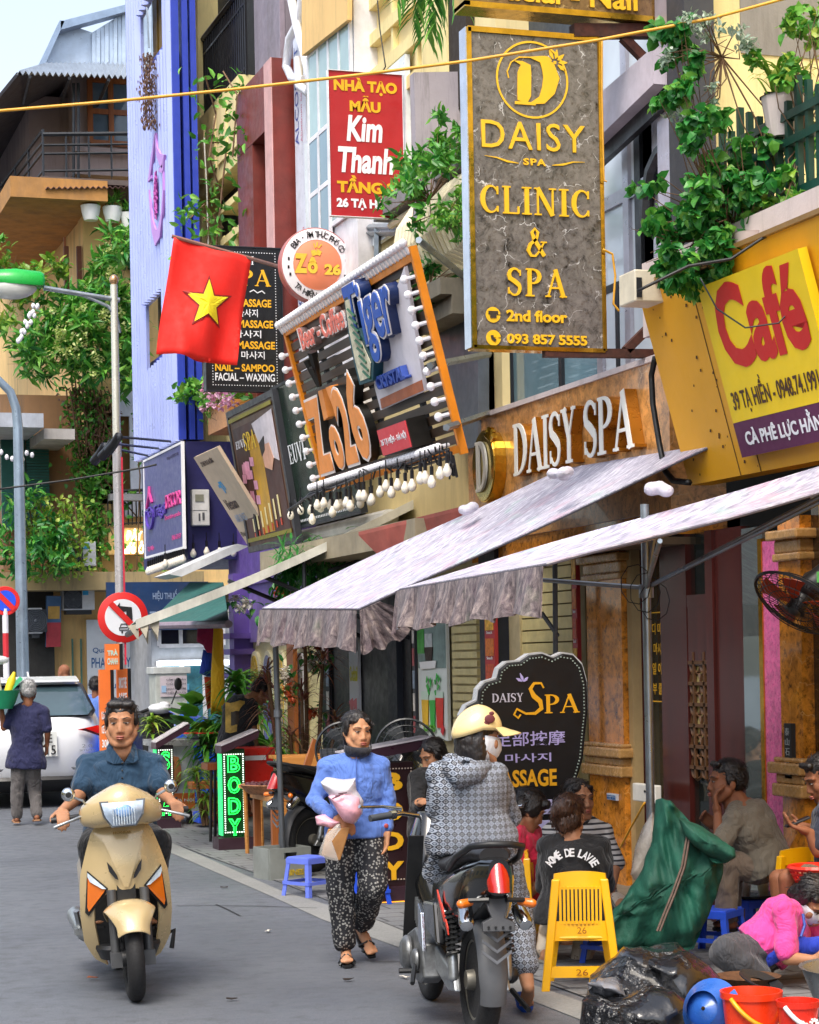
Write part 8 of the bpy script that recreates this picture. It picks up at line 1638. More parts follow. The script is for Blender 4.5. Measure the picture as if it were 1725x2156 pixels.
g = MB(); g.oval([(R4(502, 438), .07, .064), (R4(500, 405), .064, .058)], rt); soften(g.build('jacket_collar', PERI, p), .009, 3, .008)
MB().tube([R4(500, 425, -.075), R4(500, 500, -.125), R4(503, 600, -.14), R4(505, 860, -.15)], .0035, 5).build('zip', lm('zip_dark', '#3f5aa0'), p)
g = MB(); g.ell(R4(692, 884, -.1), (.014, .006, .014)); g.build('cuff_badge', lm('badge_red', '#b04a4a'), p); MB().ell(MW @ V((-.083, .012, -.045)), (.006, .006, .006)).build('earring', CHROME, p)
d0 = 23.7; R1 = lambda x, y, dd=0.: at(.288*x, 1104+.288*y, d=d0+dd)
J = dict(hed=R1(205, 1222), nek=R1(205, 1300), che=R1(200, 1470), pel=R1(190, 1730), sa=R1(100, 1370), ea=R1(28, 1490, -.05), wa=R1(12, 1350, -.1), sb=R1(320, 1370), eb=R1(348, 1520), wb=R1(344, 1600, .05), ha=R1(140, 1780), ka=R1(125, 1960), fa=R1(122, 2135), ta=R1(118, 2152, .15), hb=R1(240, 1780), kb=R1(255, 1960, .1), fb=R1(268, 2125, -.05), tb=R1(268, 2150, .1))
p, _ = person('grey haired man in a navy polo walking away with a green basket on his hand', R1(190, 2150), J, dirv(-.25, 1, 0), SK2, 'short', HGY, NAVYT, GREYT, .4, .97, 1.0, hands={'a': dict(d=dirv(-.1, 0, 1), n=dirv(0, 0, 1), curl=.2)}, shoe=mat('tan_sandal', '#a87c5a', .6), facev=False, vox=.009, tor=(.18, .11), loose=1.25)
bs_ = thing('basket', 'green plastic basket of drinks held up by the grey haired man', 'basket', R1(25, 1290, -.15)); bs_['_w'] = tuple(R1(25, 1290, -.15)); cb = R1(20, 1330, -.15)
MB().lathe([(.11, 0), (.15, .08), (.19, .2), (.195, .21), (.16, .2)], cb-V((0, 0, .03)), n=18).build('tub', mat('basket_green', '#1f9a6a', .4), bs_, smooth=40)
MB().lathe([(.045, .0), (.05, .2), (.03, .25), (.015, .3)], cb+V((.04, 0, .1)), (.35, 0, 1), 12).build('bottle', lm('bottle_yellow', '#e6c81e'), bs_, smooth=40); MB().lathe([(.06, 0), (.07, .3), (.06, .34)], cb+V((-.06, 0, .12)), (-.15, 0, 1), 12).build('packet', lm('packet_mix', '#d8d2d4', var=.5, vs=14), bs_); MB().prism([cb+V((.05, -.03, .2)), cb+V((.2, -.03, .33)), cb+V((.23, -.03, .3)), cb+V((.1, -.03, .17))], (0, .05, 0)).build('packet', lm('packet_green', '#4fc08a'), bs_); MB().ell(cb+V((-.02, 0, .52)), (.1, .06, .05)).build('bag', mat('clear_bag', '#d9dde0', .2, alpha=.8, var=.1), bs_, smooth=180)
d0 = 10.45; R5 = lambda x, y, dd=0.: at(828+.36*x, 1380+.36*y, d=10.45+dd)
J = dict(hed=R5(500, 485, .0), nek=R5(452, 605), che=R5(440, 780), pel=R5(460, 1080), sa=R5(268, 700), ea=R5(250, 900, .12), wa=R5(205, 985, .48), sb=R5(600, 695), eb=R5(690, 950, .12), wb=R5(790, 1010, .42), ha=R5(370, 1120, .05), ka=R5(225, 1370, .34), fa=R5(185, 1640, .5), ta=R5(180, 1690, .62), hb=R5(600, 1130, .0), kb=R5(715, 1480, .12), fb=R5(795, 1925, -.2), tb=R5(790, 2085, -.32))
gm = wmat(MC); J['wa'] = R5(300, 1000, .45); J['wb'] = gm @ V((.33, .86, 1.02)); J['tb'] = at(1108, 2118, Z=.03); J['fb'] = at(1110, 2068, d=10.35)
lk = dirv(.95, .28, -.06)
p, MH = person('woman in a cream cap helmet and diamond printed suit astride the motorcycle', R5(640, 2100), J, lk, SK1, 'down', HBK, DIAM, DIAM, .97, .88, 1., True, {'a': dict(d=V((0, 1, -.1)), n=V((0, 0, -1)), curl=1.), 'b': dict(d=V((0, 1, -.1)), n=V((0, 0, -1)), curl=1.)}, tor=(.178, .12), waist=1.0, loose=1.28, pantw=1.15, facev=False)
he = MB(); rows = []
for i in range(10):
 a_ = rad(-4+i*10.4); rows.append([V((.107*cos(a_)*sin(t), .012-.13*cos(a_)*cos(t), .052+.118*sin(a_)-(.05*max(0, -cos(t))*(1-i/9)))) for t in [2*pi*j/36 for j in range(36)]])
he.loft(rows, cap=False); he.add([V((0, .012, .17))]+[rows[-1][j] for j in range(36)], [(0, 1+j, 1+(j+1) % 36) for j in range(36)])
HEL = mat('cream_helmet', '#e6cf94', .3, var=.04, bump=.02, coat=.5); ho = he.xf(MH).build('helmet', HEL, p, smooth=60); sm_ = ho.modifiers.new('t', 'SOLIDIFY'); sm_.thickness = .008; sm_.offset = 1
br = MB().sheet([[V((.105*sin(t)*(1+.0*k), .012-(.13+.034*k)*cos(t), .056-.012*k+.012*cos(t*2)*k*.3)) for t in [rad(-62+124*j/16) for j in range(17)]] for k in range(4)], .007); br.xf(MH).build('peak', HEL, p, smooth=60)
g = MB().ell((.104, -.02, .1), (.004, .028, .022)); g.ell((.1, .0, .075), (.004, .022, .014)); g.ell((.1, -.03, .128), (.004, .014, .01)); g.xf(MH).build('decal', lm('maroon_decal', '#6d2f34'), p, smooth=180)
maskcup(p, MH, m_cloth('white_mask', '#dcdfe6', 1., .1), .004, -.105, .094, .07, .028)
g = MB(); g.tube([R5(330, 610, -.02), R5(345, 660, -.1), R5(395, 715, -.16), R5(470, 690, -.14), R5(545, 640, -.03)], [.045, .055, .06, .055, .04], 10); g.oval([(R5(450, 640), .13, .11), (R5(455, 590, .01), .085, .08)], rt); soften(g.build('hood', DIAM, p), .009, 4, .014)
k_ = J['fb']; T_ = J['tb']; g = MB(); g.cap(T_+V((-.02, -.0, .012)), T_+dirv(-.01, .16, .0)+V((0, 0, .005)), .034, .03); g.cap(T_, T_+dirv(-.03, -.04, .05), .04, .032); soften(g.build('shoe', BLUESH, p), .007, 3)
d0 = 21.6; R3 = lambda x, y, dd=0.: at(345+.32*x, 1242+.32*y, d=d0+dd)
J = dict(hed=R3(640, 668, .08), nek=R3(568, 710), che=R3(490, 810), pel=R3(470, 1000), sa=R3(432, 770, .05), ea=R3(470, 900, .3), wa=R3(560, 980, .35), sb=R3(580, 765, -.05), eb=R3(588, 880, -.05), wb=R3(606, 985, .08), ha=R3(440, 1040), ka=R3(480, 1230, .05), fa=R3(530, 1440, .05), ta=R3(560, 1470, .1), hb=R3(510, 1040), kb=R3(560, 1230), fb=R3(600, 1440), tb=R3(640, 1478))
p, _ = person('man in a black printed tee bending over behind the green light box', R3(500, 1480), J, dirv(.75, .3, -.6), SK1, 'short', HBK, BLACKT, BLACKT, .42, .8, .98, tor=(.175, .11), vox=.008, shoe=None)
MB().sheet([[R3(405+i*32, 738+j*66-i*1+8*sin(i*1.5), -.128-.02*sin(i)) for i in range(5)] for j in range(4)][::-1], .004).build('shirt_print', lm('print_yellow', '#c9a548', var=.4, vs=14), p, smooth=60); MB().sheet([[R3(430+i*22, 800+j*30+5*sin(i*2), -.136-.02*sin(i)) for i in range(4)] for j in range(4)][::-1], .003).build('shirt_print', lm('print_dark', '#3a2f22', var=.4, vs=20), p, smooth=60)
d0 = 15.4; J = dict(hed=at(912, 1592, d=d0), nek=at(918, 1618, d=d0), che=at(900, 1655, d=d0), pel=at(900, 1745, d=d0), sa=at(876, 1640, d=d0-.1), ea=at(880, 1700, d=d0-.2), wa=at(885, 1692, d=d0-.35), sb=at(925, 1640, d=d0+.1), eb=at(940, 1700, d=d0), wb=at(905, 1690, d=d0-.2), ha=at(900, 1750, d=d0), ka=at(880, 1775, d=d0-.35), fa=at(885, 1850, d=d0-.35), hb=at(930, 1750, d=d0), kb=at(905, 1775, d=d0-.35), fb=at(912, 1850, d=d0-.35))
person('seated woman in black looking down beyond the brown light box', at(905, 1860, Z=0), J, dirv(-.7, -.5, -.35), SK1, 'tied', HBK, BLACKT, BLACKT, .9, .9, .95, True, vox=.008, feet=False)
d0 = 12.75; J = dict(hed=R5(790, 905, 12.7-10.45), nek=R5(760, 985, d0-10.45), che=R5(755, 1160, d0-10.45), pel=R5(745, 1440, d0-10.45), sa=R5(700, 1060, d0-10.6), ea=R5(780, 1400, d0-10.75), wa=R5(860, 1330, d0-10.6), sb=R5(815, 1050, d0-10.2), eb=R5(850, 1340, d0-10.1), wb=R5(920, 1330, d0-10.2), ha=R5(770, 1500, d0-10.5), ka=R5(880, 1480, d0-10.3), fa=R5(880, 1750, d0-10.3), hb=R5(800, 1500, d0-10.3), kb=R5(900, 1500, d0-10.0), fb=R5(900, 1750, d0-10.0), ta=R5(930, 1775, d0-10.4), tb=R5(940, 1775, d0-10.0))
person('person in a crimson tee seated on a yellow stool beside the motorcycle', at(1130, 2010, Z=0), J, dirv(.8, .2, -.45), SK1, 'mop', HBK, CRIM, BLACKT, .38, .45, .97, tor=(.16, .11), loose=1.2)
d0 = 13.4; q = lambda x, y, dd=0.: R5(x, y, d0-10.45+dd)
J = dict(hed=q(1085, 845), nek=q(1075, 945), che=q(1075, 1080), pel=q(1090, 1400, .1), sa=q(925, 1040), ea=q(900, 1230, -.05), wa=q(960, 1330, -.3), sb=q(1230, 1035), eb=q(1300, 1230, -.1), wb=q(1270, 1400, -.3), ha=q(1030, 1440), ka=q(1010, 1500, -.4), fa=q(1010, 1800, -.4), hb=q(1180, 1440), kb=q(1330, 1470, -.35), fb=q(1290, 1800, -.35), ta=q(1010, 1830, -.5), tb=q(1300, 1830, -.5))
p, _ = person('woman in a black and cream striped tee seated facing the sweatshirt woman', at(1250, 1990, Z=0), J, dirv(.5, -.85, .0), SK1, 'tied', HBK, STRP, DOTS, .46, .42, 1., True, tor=(.185, .12), loose=1.3)
MB().tube([q(1075+70*sin(t), 960+28*cos(t), -.075*cos(t)-.03) for t in [-1.7+3.4*i/14 for i in range(15)]], .01, 7).build('neckband', BLACKT, p)
d0 = 12.05; q = lambda x, y, dd=0.: R5(x, y, d0-10.45+dd)
J = dict(hed=q(1030, 945, .05), nek=q(1050, 1060), che=q(1060, 1230), pel=q(1060, 1500), sa=q(905, 1120), ea=q(880, 1350, .1), wa=q(960, 1420, .35), sb=q(1215, 1120), eb=q(1240, 1350, .1), wb=q(1160, 1420, .35), ha=q(990, 1540, .05), ka=q(920, 1620, .4), fa=q(895, 1750, .25), ta=q(880, 1790, .35), hb=q(1120, 1540, .05), kb=q(1160, 1560, .4), fb=q(1070, 1850, .3), tb=q(1050, 1880, .2))
p, _ = person('woman with a brown bun in a black sweatshirt seated on the yellow chair', at(1200, 2050, Z=0), J, dirv(.35, .95, -.15), SK1, 'bun', HBR, BLACKT, DOTS, 1., .85, 1., True, facev=False, tor=(.19, .13), loose=1.3, shoe=mat('grey_sandal', '#8d8a80', .5))
for i, ch in enumerate('ACMÉ DE LAVIE'):
 if ch == ' ': continue
 a_ = rad(158-136*(i+.5)/13); c_ = q(1045+150*cos(a_), 1270-118*sin(a_), -.158-.014*sin(a_)); h_ = .024; tt = text(ch, p, (-h_*(.95 if ch == 'M' else .6) if ch != 'I' else -h_*.2, h_*(.95 if ch == 'M' else .6) if ch != 'I' else h_*.2, -h_, h_*(1.35 if ch == 'É' else 1)), WL, ext=.003, bold=.03)
 off = c_-V(p['_w']); ro = a_-pi/2
 for v_ in tt.data.vertices: x_, z_ = v_.co.x, v_.co.z; v_.co = off+rt*(x_*cos(ro)-z_*sin(ro))+up*(x_*sin(ro)+z_*cos(ro))+vw*(v_.co.y-.008)
d0 = 12.6; R6 = lambda x, y, dd=0.: at(1035+.4*x, 1552.5+.4*y, d=d0+dd)
J = dict(hed=R6(1238, 235), nek=R6(1305, 335), che=R6(1370, 470), pel=R6(1450, 660), sa=R6(1270, 450, -.16), ea=R6(1205, 560, -.22), wa=R6(1190, 400, -.1), sb=R6(1370, 400, .14), eb=R6(1270, 545, .18), wb=R6(1180, 470, .12), ha=R6(1400, 690, -.08), ka=R6(1240, 660, -.12), fa=R6(1240, 960, -.1), hb=R6(1420, 690, .08), kb=R6(1260, 650, .14), fb=R6(1250, 960, .14), ta=R6(1190, 985, -.1), tb=R6(1200, 985, .14))
person('man in a tan tee seated on the doorstep with his hand at his chin', at(1590, 1900, d=12.6), J, dirv(-1, -.12, -.03), SK2, 'short', HBK, TANT, m_cloth('tan_trousers', '#6d5f52'), .44, .95, 1.02, hands={'a': dict(d=dirv(-.15, .1, 1), n=dirv(.9, 0, .3), curl=.75), 'b': dict(curl=.6)}, tor=(.18, .12), shoe=SHOEB)
d0 = 11.7; q = lambda x, y, dd=0.: at(1035+.4*x, 1552.5+.4*y, d=d0+dd)
J = dict(hed=q(1745, 215), nek=q(1800, 310), che=q(1830, 450), pel=q(1850, 700), sa=q(1760, 400, -.15), ea=q(1720, 600, -.2), wa=q(1672, 500, -.2), sb=q(1860, 400, .15), eb=q(1760, 560, .15), wb=q(1665, 475, .0), ha=q(1800, 740, -.1), ka=q(1560, 745, -.25), fa=q(1580, 1000, -.2), hb=q(1820, 740, .1), kb=q(1510, 745, .0), fb=q(1540, 1000, .0), ta=q(1540, 1030, -.3), tb=q(1500, 1030, -.1))
pp2, _ = person('man with bare knees bent over a phone at the right edge by the granite pier', at(1730, 1960, d=11.7), J, dirv(-.9, -.2, -.42), SK2, 'short', HBK, m_cloth('navy_tee', '#232a3c'), m_cloth('khaki_shorts', '#6a5a48'), .4, .3, 1., hands={'a': dict(d=dirv(-.9, 0, .35), n=dirv(.3, 0, .9), curl=.5), 'b': dict(d=dirv(-.9, -.2, .2), n=dirv(.3, -.3, .9), curl=.5)}, tor=(.18, .12))
g = MB(); g.obox(q(1612, 445, -.12), .14, .075, .012, (rt*.9+up*.35).to_track_quat('X', 'Z').to_matrix()); tag(g.build('phone', BLK, bev=.003), 'dark phone held by the man at the right edge', 'phone')
d0 = 11.3; q = lambda x, y, dd=0.: at(1035+.4*x, 1552.5+.4*y, d=d0+dd)
J = dict(hed=q(1690, 860, -.08), nek=q(1635, 905), che=q(1560, 960), pel=q(1440, 1090), sa=q(1545, 915, -.17), ea=q(1560, 1165, -.26), wa=q(1690, 1170, -.3), sb=q(1690, 940, .12), eb=q(1740, 1130, .1), wb=q(1790, 1160, -.1), ha=q(1420, 1130, -.05), ka=q(1235, 1130, -.25), fa=q(1400, 1250, -.2), hb=q(1450, 1130, .1), kb=q(1260, 1120, .15), fb=q(1420, 1250, .15), ta=q(1330, 1285, -.25), tb=q(1340, 1280, .1))
p, MP = person('crouching woman in a hot pink tee and blue apron washing up by the buckets', at(1620, 2070, d=11.3), J, dirv(.35, -.55, -.7), SK1, 'tied', HBK, PINKT, SLATE, .42, 1., 1., True, tor=(.175, .12), loose=1.2, shoe=None, legr=1.1, pantw=1.2)
maskcup(p, MP, m_cloth('white_mask', '#dcdfe6', 1., .1), .004, -.105, .094, .07, .02)
g = MB(); g.oval([(q(1450, 1060, -.02), .19, .15), (q(1475, 1115, -.02), .21, .17), (q(1500, 1150, -.02), .19, .15)], rt); g.cap(q(1500, 1130, -.05), q(1760, 1090, -.15), .06, .05); soften(g.build('apron', m_cloth('apron_blue', '#1f3fc0'), p), .01, 4, .015)
MB().tube([q(1640, 930, -.2), q(1650, 990, -.22), q(1630, 1050, -.24)], .008, 6).build('apron_cord', lm('cord_blue', '#2a4aa8'), p)
d0 = 30.; q = lambda x, y: at(x, y, d=d0)
J = dict(hed=q(135, 1418), nek=q(140, 1436), che=q(145, 1455), pel=q(145, 1520), sa=q(118, 1446), ea=q(112, 1480), wa=q(115, 1510), sb=q(165, 1446), eb=q(172, 1480), wb=q(170, 1510), ha=q(136, 1530), ka=q(136, 1590), fa=q(136, 1640), hb=q(154, 1530), kb=q(154, 1590), fb=q(154, 1640))
person('bald figure showing above the white car roof', at(145, 1650, d=30.), J, dirv(-.6, .6, -.2), SK2, None, HBK, NAVYT, BLACKT, .4, 1., 1., vox=.012, feet=False, facev=False)
J = {k: v+rt*.46-up*.19 for k, v in J.items()}
person('dark haired figure in blue standing just past the white car', at(210, 1672, d=30.), J, dirv(.3, .9, 0), SK2, 'short', HBK, PERI, BLACKT, .4, 1., 1., vox=.012, feet=False, facev=False)
# ================================================================ furniture and small things
def pillow(pts, d, th, m, name, par=None, nr=7, noise=.02, seed=0., smooth=70, dfun=None, nsub=4, flat=.0):
 """soft bag: outline points given in picture pixels at distance d, swollen front and back"""
 P_ = []
 for i in range(len(pts)):
  a_, b_ = pts[i], pts[(i+1) % len(pts)]
  for k in range(nsub): t = k/nsub; P_.append((a_[0]+(b_[0]-a_[0])*t, a_[1]+(b_[1]-a_[1])*t))
 cx_, cy_ = sum(p[0] for p in P_)/len(P_), sum(p[1] for p in P_)/len(P_); rings = []
 for side in (-1, 1):
  rr = range(nr+1) if side < 0 else range(nr-1, -1, -1)
  for k in rr:
   f = sin(k/nr*pi/2) if k else .02; ring = []
   for x, y in P_:
    px, py = cx_+(x-cx_)*f, cy_+(y-cy_)*f; dz = th*sqrt(max(0, 1-f**2.2)); q_ = at(px, py, d=d); n_ = NZ.noise(q_*5+V((seed, 0, side)))*noise*2+NZ.noise(q_*13+V((seed, 3, side)))*noise
    ring.append(q_+vw*(side*dz+n_+(dfun(px, py) if dfun else 0))+up*n_*.4)
   rings.append(ring)
 return MB().loft(rings).build(name, m, par, smooth=smooth)
CHY = mat('chair_yellow', '#f5b70c', .35, var=.05, bump=.02, coat=.2); STB = mat('stool_blue', '#2a55d8', .4, var=.06, bump=.02); STB2 = mat('stool_periwinkle', '#6a7fe8', .4, var=.06, bump=.02)
def chair(loc, rz, label):
 o = thing('plastic_chair', label, 'chair', loc, rz, group='yellow plastic chairs'); W_ = .15
 xw = lambda z: .125+.07*(1-z/.63); yb = lambda z: -.03+.05*(z/.63)*-1+.08*(1-z/.63)*-1+.1
 g = MB()
 for s_ in (-1, 1):
  rows = [[V((s_*(xw(z)-.022), yb(z)-.008, z)), V((s_*(xw(z)+.022), yb(z)-.012, z)), V((s_*(xw(z)+.024), yb(z)+.03, z)), V((s_*(xw(z)-.022), yb(z)+.03, z))] for z in (0, .1, .2, .3, .4, .5, .6)]; g.loft(rows)
 g.build('back_frame', CHY, o, local=True, bev=.006)
 for nm, z0_, z1_ in (('top_rail', .545, .63), ('seat_back', .27, .375), ('stretcher', .075, .135)):
  n = 10; MB().sheet([[V(((xw(z)+.01)*(i/n*2-1), yb(z)+.012+.02*(1-(i/n*2-1)**2)*(1 if nm != 'stretcher' else 0)-.012, z+(.012*(1-(i/n*2-1)**2) if nm == 'top_rail' and z > .6 else 0))) for i in range(n+1)] for z in (z0_, (z0_+z1_)/2, z1_)], .02).build(nm, CHY, o, local=True, smooth=50)
 for i in range(11): x = (i-5)*.0215; MB().box(x-.0065, x+.0065, yb(.45)+.006, yb(.45)+.022, .36, .56).build('slat', CHY, o, local=True)
 MB().box(-.15, .15, yb(.3)+.01, yb(.3)+.3, .275, .295).build('seat', CHY, o, local=True, bev=.008)
 for s_ in (-1, 1): MB().prism([(s_*.15, yb(.3)+.3, .28), (s_*.11, yb(.3)+.3, .28), (s_*.15, yb(.3)+.34, 0), (s_*.185, yb(.3)+.34, 0)], (0, -.03, 0)).build('leg', CHY, o, local=True)
 text('26', o, (-.03, .035, .088, .122), lm('stencil_brown', '#9a5a14'), dep=-yb(.1)+.012, ext=.001); text('26', o, (-.02, .03, .31, .345), lm('stencil_brown', '#9a5a14'), dep=-yb(.32)+.004, ext=.001); return o
c = at(1226, 2088, Z=0); ch = chair(c, rad(-22), 'yellow slatted plastic chair under the woman in the black sweatshirt')
c2 = at(1150, 2020, Z=0); dup(ch, c2+V((.0, .15, 0)), rad(60), 'yellow plastic chair mostly hidden behind the motorcycle and crimson tee')
c3 = at(1672, 1935, d=12.4); c3.z = 0; dup(ch, c3, rad(200), 'amber plastic chair standing empty by the granite pier')
def stool(loc, rz, label, m=STB, h=.29, w_=.11):
 o = thing('plastic_stool', label, 'stool', loc, rz, group='small blue plastic stools'); MB().box(-w_, w_, -w_, w_, h-.02, h).build('seat', m, o, local=True, bev=.006)
 g = MB()
 for s_ in (-1, 1):
  g.box(-w_-.004, w_+.004, s_*w_-.006, s_*w_+.006, h-.05, h-.01); g.box(s_*w_-.006, s_*w_+.006, -w_, w_, h-.05, h-.01); z = .09; e = w_*1.2; g.box(-e, e, s_*e-.006, s_*e+.006, z, z+.025); g.box(s_*e-.006, s_*e+.006, -e, e, z, z+.025)
 g.build('apron', m, o, local=True)
 for sx in (-1, 1):
  for sy in (-1, 1): a_, b_ = w_, w_*1.28; g = MB(); t = .036; g.loft([[V((sx*q_[0], sy*q_[1], z)) for q_ in ((k_, k_), (k_-t, k_), (k_-t, k_-.01), (k_-.01, k_-.01), (k_-.01, k_-t), (k_, k_-t))] for k_, z in ((b_, 0), (a_, h-.02))]); g.build('leg', m, o, local=True)
 return o
stool(at(650, 1885, Z=0), rad(30), 'periwinkle plastic stool beside the grey crate', STB2, .3, .115)
def on(px, py): c = at(px, py, Z=0); return c
for c, rz_, lab in ((on(762, 1905), 10, 'blue plastic stool behind the walking woman'), (on(1582, 1985), 15, 'blue plastic stool carrying the drinks tray'), (on(1505, 2010), 40, 'blue plastic stool half hidden behind the green sack'), (on(1578, 1955)+V((.15, .5, 0)), 5, 'blue plastic stool nearest the doorstep by the tray'), (on(905, 1862), 20, 'blue plastic stool beyond the brown light box'), (on(1300, 2040)+V((.1, .2, 0)), 30, 'blue plastic stool in shadow behind the black bags')): stool(c, rad(rz_), lab, STB, .28, .13)
c = on(1582, 1985)+V((0, 0, .285)); tr = thing('tray', 'round dark tray holding two plastic cups of iced tea', 'tray', c); MB().lathe([(.12, 0), (.165, .004), (.175, .02), (.17, .02), (.16, .008), (0.01, .006)], n=32).build('plate', mat('tray_dark', '#2c2d30', .3, metal=.4), tr, local=True, smooth=40)
for k, (dx, cc, lab) in enumerate(((-.05, '#8a5a2a', 'plastic cup of amber tea with a straw on the tray'), (.075, '#c9b23a', 'plastic cup of pale yellow tea on the tray'))):
 cu = thing('cup', lab, 'cup', c+V((dx, -.03, .008)), group='cups of tea on the tray'); MB().lathe([(.03, 0), (.042, .1), (.044, .1), (.04, .1)], n=20).build('glass', mat('cup_plastic', '#dfe2de', .1, alpha=.45, var=0, bump=0), cu, local=True, smooth=40); MB().lathe([(.028, .004), (.036, .065), (.001, .066)], n=18).build('tea', lm('tea%d' % k, cc, r=.1), cu, local=True, smooth=40)
 if k == 0: MB().tube([(0, 0, .02), (-.03, 0, .13), (-.05, 0, .15)], .004, 6).build('straw', WHT, cu, local=True)
q6 = lambda L_: [(1035+.4*x, 1552.5+.4*y) for x, y in L_]
GSACK = mat('woven_green', '#0f5241', .72, var=.25, vs=9, bump=.7, bs=40, stretch=(1, 1, .35))
sk = thing('sack', 'big green woven sack leaning on the canopy pole', 'sack', at(1376, 2005, Z=0)); sk['_w'] = tuple(at(1376, 2005, Z=0))
pillow(q6([(872, 350), (900, 328), (940, 332), (1000, 400), (1060, 462), (1160, 530), (1270, 575), (1280, 610), (1228, 662), (1222, 720), (1160, 900), (1110, 1020), (1060, 1105), (950, 1110), (860, 1105), (680, 1122), (610, 1090), (530, 1050), (620, 960), (700, 840), (780, 740), (850, 560)]), 11.75, .1, GSACK, 'body', sk, 16, .03, dfun=lambda x, y: .022*sin(x*.11+y*.03)+.012*sin(x*.27-y*.06), nsub=6)
g = MB()
for off in (-.01, .01): g.tube([at(1035+.4*x+off*300, 1552.5+.4*y, d=11.6) for x, y in ((1045, 480), (1030, 560), (1010, 680), (960, 820), (915, 930), (880, 1020))], .007, 5)
g.build('stripe', lm('sack_stripe', '#6d5a50', var=.3, vs=20), sk)
pillow(q6([(985, 425), (1060, 450), (1180, 520), (1275, 570), (1283, 615), (1230, 665), (1160, 640), (1080, 570), (1010, 500)]), 11.62, .06, GSACK, 'rolled_rim', sk, 5, .03)
pb_ = pillow(q6([(862, 420), (845, 380), (800, 470), (760, 580), (742, 660), (732, 720), (750, 752), (800, 765), (850, 735), (862, 690), (850, 600), (862, 500)]), 12.1, .09, mat('hazy_plastic', '#cfc9c0', .25, alpha=.6, var=.3, vs=9, bump=.5, bs=14), 'plastic_bag', None, 6, .03, 3.)
tag(pb_, 'cloudy clear plastic bag hanging on the canopy pole', 'bag')
BAGM = NB('bin_bag_plastic'); co_ = BAGM.co(); v1 = BAGM.n('TexVoronoi', feature='DISTANCE_TO_EDGE'); v1.inputs['Scale'].default_value = 4.5; nz_ = BAGM.n('TexNoise'); nz_.inputs['Scale'].default_value = 3.; nz_.inputs['Detail'].default_value = 6; BAGM.l(co_, nz_.inputs['Vector']); mx_ = BAGM.n('MixRGB'); mx_.inputs[0].default_value = .35; BAGM.l(co_, mx_.inputs[1]); BAGM.l(nz_.outputs['Color'], mx_.inputs[2]); BAGM.l(mx_.outputs[0], v1.inputs['Vector']); BAGM.base((.012, .013, .016)); BAGM.set(Roughness=.17, Coat_Weight=.3); BAGM.bump(BAGM.math('ADD', BAGM.ramp(v1.outputs['Distance'], [(0, 0.), (.16, 1.)]), BAGM.math('MULTIPLY', nz_.outputs['Fac'], .8)), .8, .05); BAG = BAGM.m
tag(pillow(q6([(520, 1260), (600, 1200), (700, 1105), (780, 1098), (860, 1108), (985, 1092), (1060, 1130), (1150, 1200), (1220, 1290), (1235, 1500), (1000, 1640), (600, 1640), (500, 1420)]), 10.35, .3, BAG, 'rubbish_bag', None, 12, .05, 1.), 'upper black rubbish bag below the green sack', 'bag', 'black rubbish bags')
tag(pillow(q6([(480, 1400), (560, 1365), (700, 1370), (840, 1330), (960, 1330), (1040, 1400), (1080, 1520), (1060, 1660), (700, 1700), (470, 1640), (465, 1500)]), 9.85, .2, BAG, 'rubbish_bag', None, 12, .04, 9.), 'lower black rubbish bag nearest the picture bottom', 'bag', 'black rubbish bags')
tag(pillow(q6([(505, 1300), (560, 1240), (660, 1260), (700, 1330), (640, 1375), (520, 1372)]), 10.0, .09, mat('silver_plastic', '#8d9098', .2, metal=.3, bump=.9, bs=16), 'plastic_bag', None, 6, .05, 5.), 'silvery grey plastic bag on the black rubbish bags', 'bag')
def bucket(nm, label, px, py, d, r, h, m, handle=None, flare=.78, cat='bucket'):
 c = at(px, py, d=d); b = V((c.x, c.y, c.z-h)); o = thing(nm, label, cat, b)
 MB().lathe([(r*flare, 0), (r*.97, h*.9), (r*1.04, h*.9), (r*1.05, h), (r*.96, h), (r*.74, .02), (.01, .015)], n=36, cap=False).build('body', m, o, local=True, smooth=40)
 if handle: g = MB(); g.tube([V((r*1.02*cos(t), -.02-r*.95*sin(t), h*.93-r*1.0*sin(t)*.95)) for t in [pi*i/18 for i in range(19)]], .011, 8); ho_ = g.build('handle', handle, o, local=True, smooth=180); ho_.rotation_euler[2] = .25
 return o
ORB = mat('orange_red_plastic', '#f0401a', .3, var=.04, bump=.02)
bucket('bucket', 'orange red bucket with a yellow handle at the bottom edge', 1582, 2086, 9.45, .135, .3, ORB, mat('handle_yellow', '#f2a516', .35))
b_ = bucket('bucket', 'smaller red bucket with white flower print at the bottom corner', 1680, 2106, 9.2, .092, .26, mat('red_plastic', '#e02e1c', .3, var=.04, bump=.02), WHT)
for k in range(3):
 g = MB(); cx_, cz_, r_ = (-.03, .15, .034) if k == 0 else (.03, .17, .022) if k == 1 else (.035, .1, .018)
 for j in range(9): t = 2*pi*j/9; g.tube([(cx_+cos(t)*r_*.3, -.089, cz_+sin(t)*r_*.3), (cx_+cos(t)*r_, -.09, cz_+sin(t)*r_)], [.003, .006], 5)
 g.build('flower_print', WHT, b_, local=True)
c = at(1498, 2128, d=9.6); bo = MB().lathe([(.08, .09), (.12, .03), (.145, 0), (.15, -.005), (.138, 0), (.11, .04), (.01, .08)], c, (rt*-.55-vw*.75+up*.25), 32, cap=False).build('basin', mat('basin_blue', '#2f63b8', .3, var=.15, coat=.3), smooth=40); tag(bo, 'blue plastic basin tipped on its side by the orange red bucket', 'basin')
g = MB().lathe([(.3, 0), (.36, .16), (.37, .165), (.35, .16), (.29, .02), (.01, .015)], at(1850, 2108, d=9.9), n=36, cap=False); tag(g.build('metal_tub', STEEL, smooth=40), 'wide grey metal tub at the picture corner', 'tub')
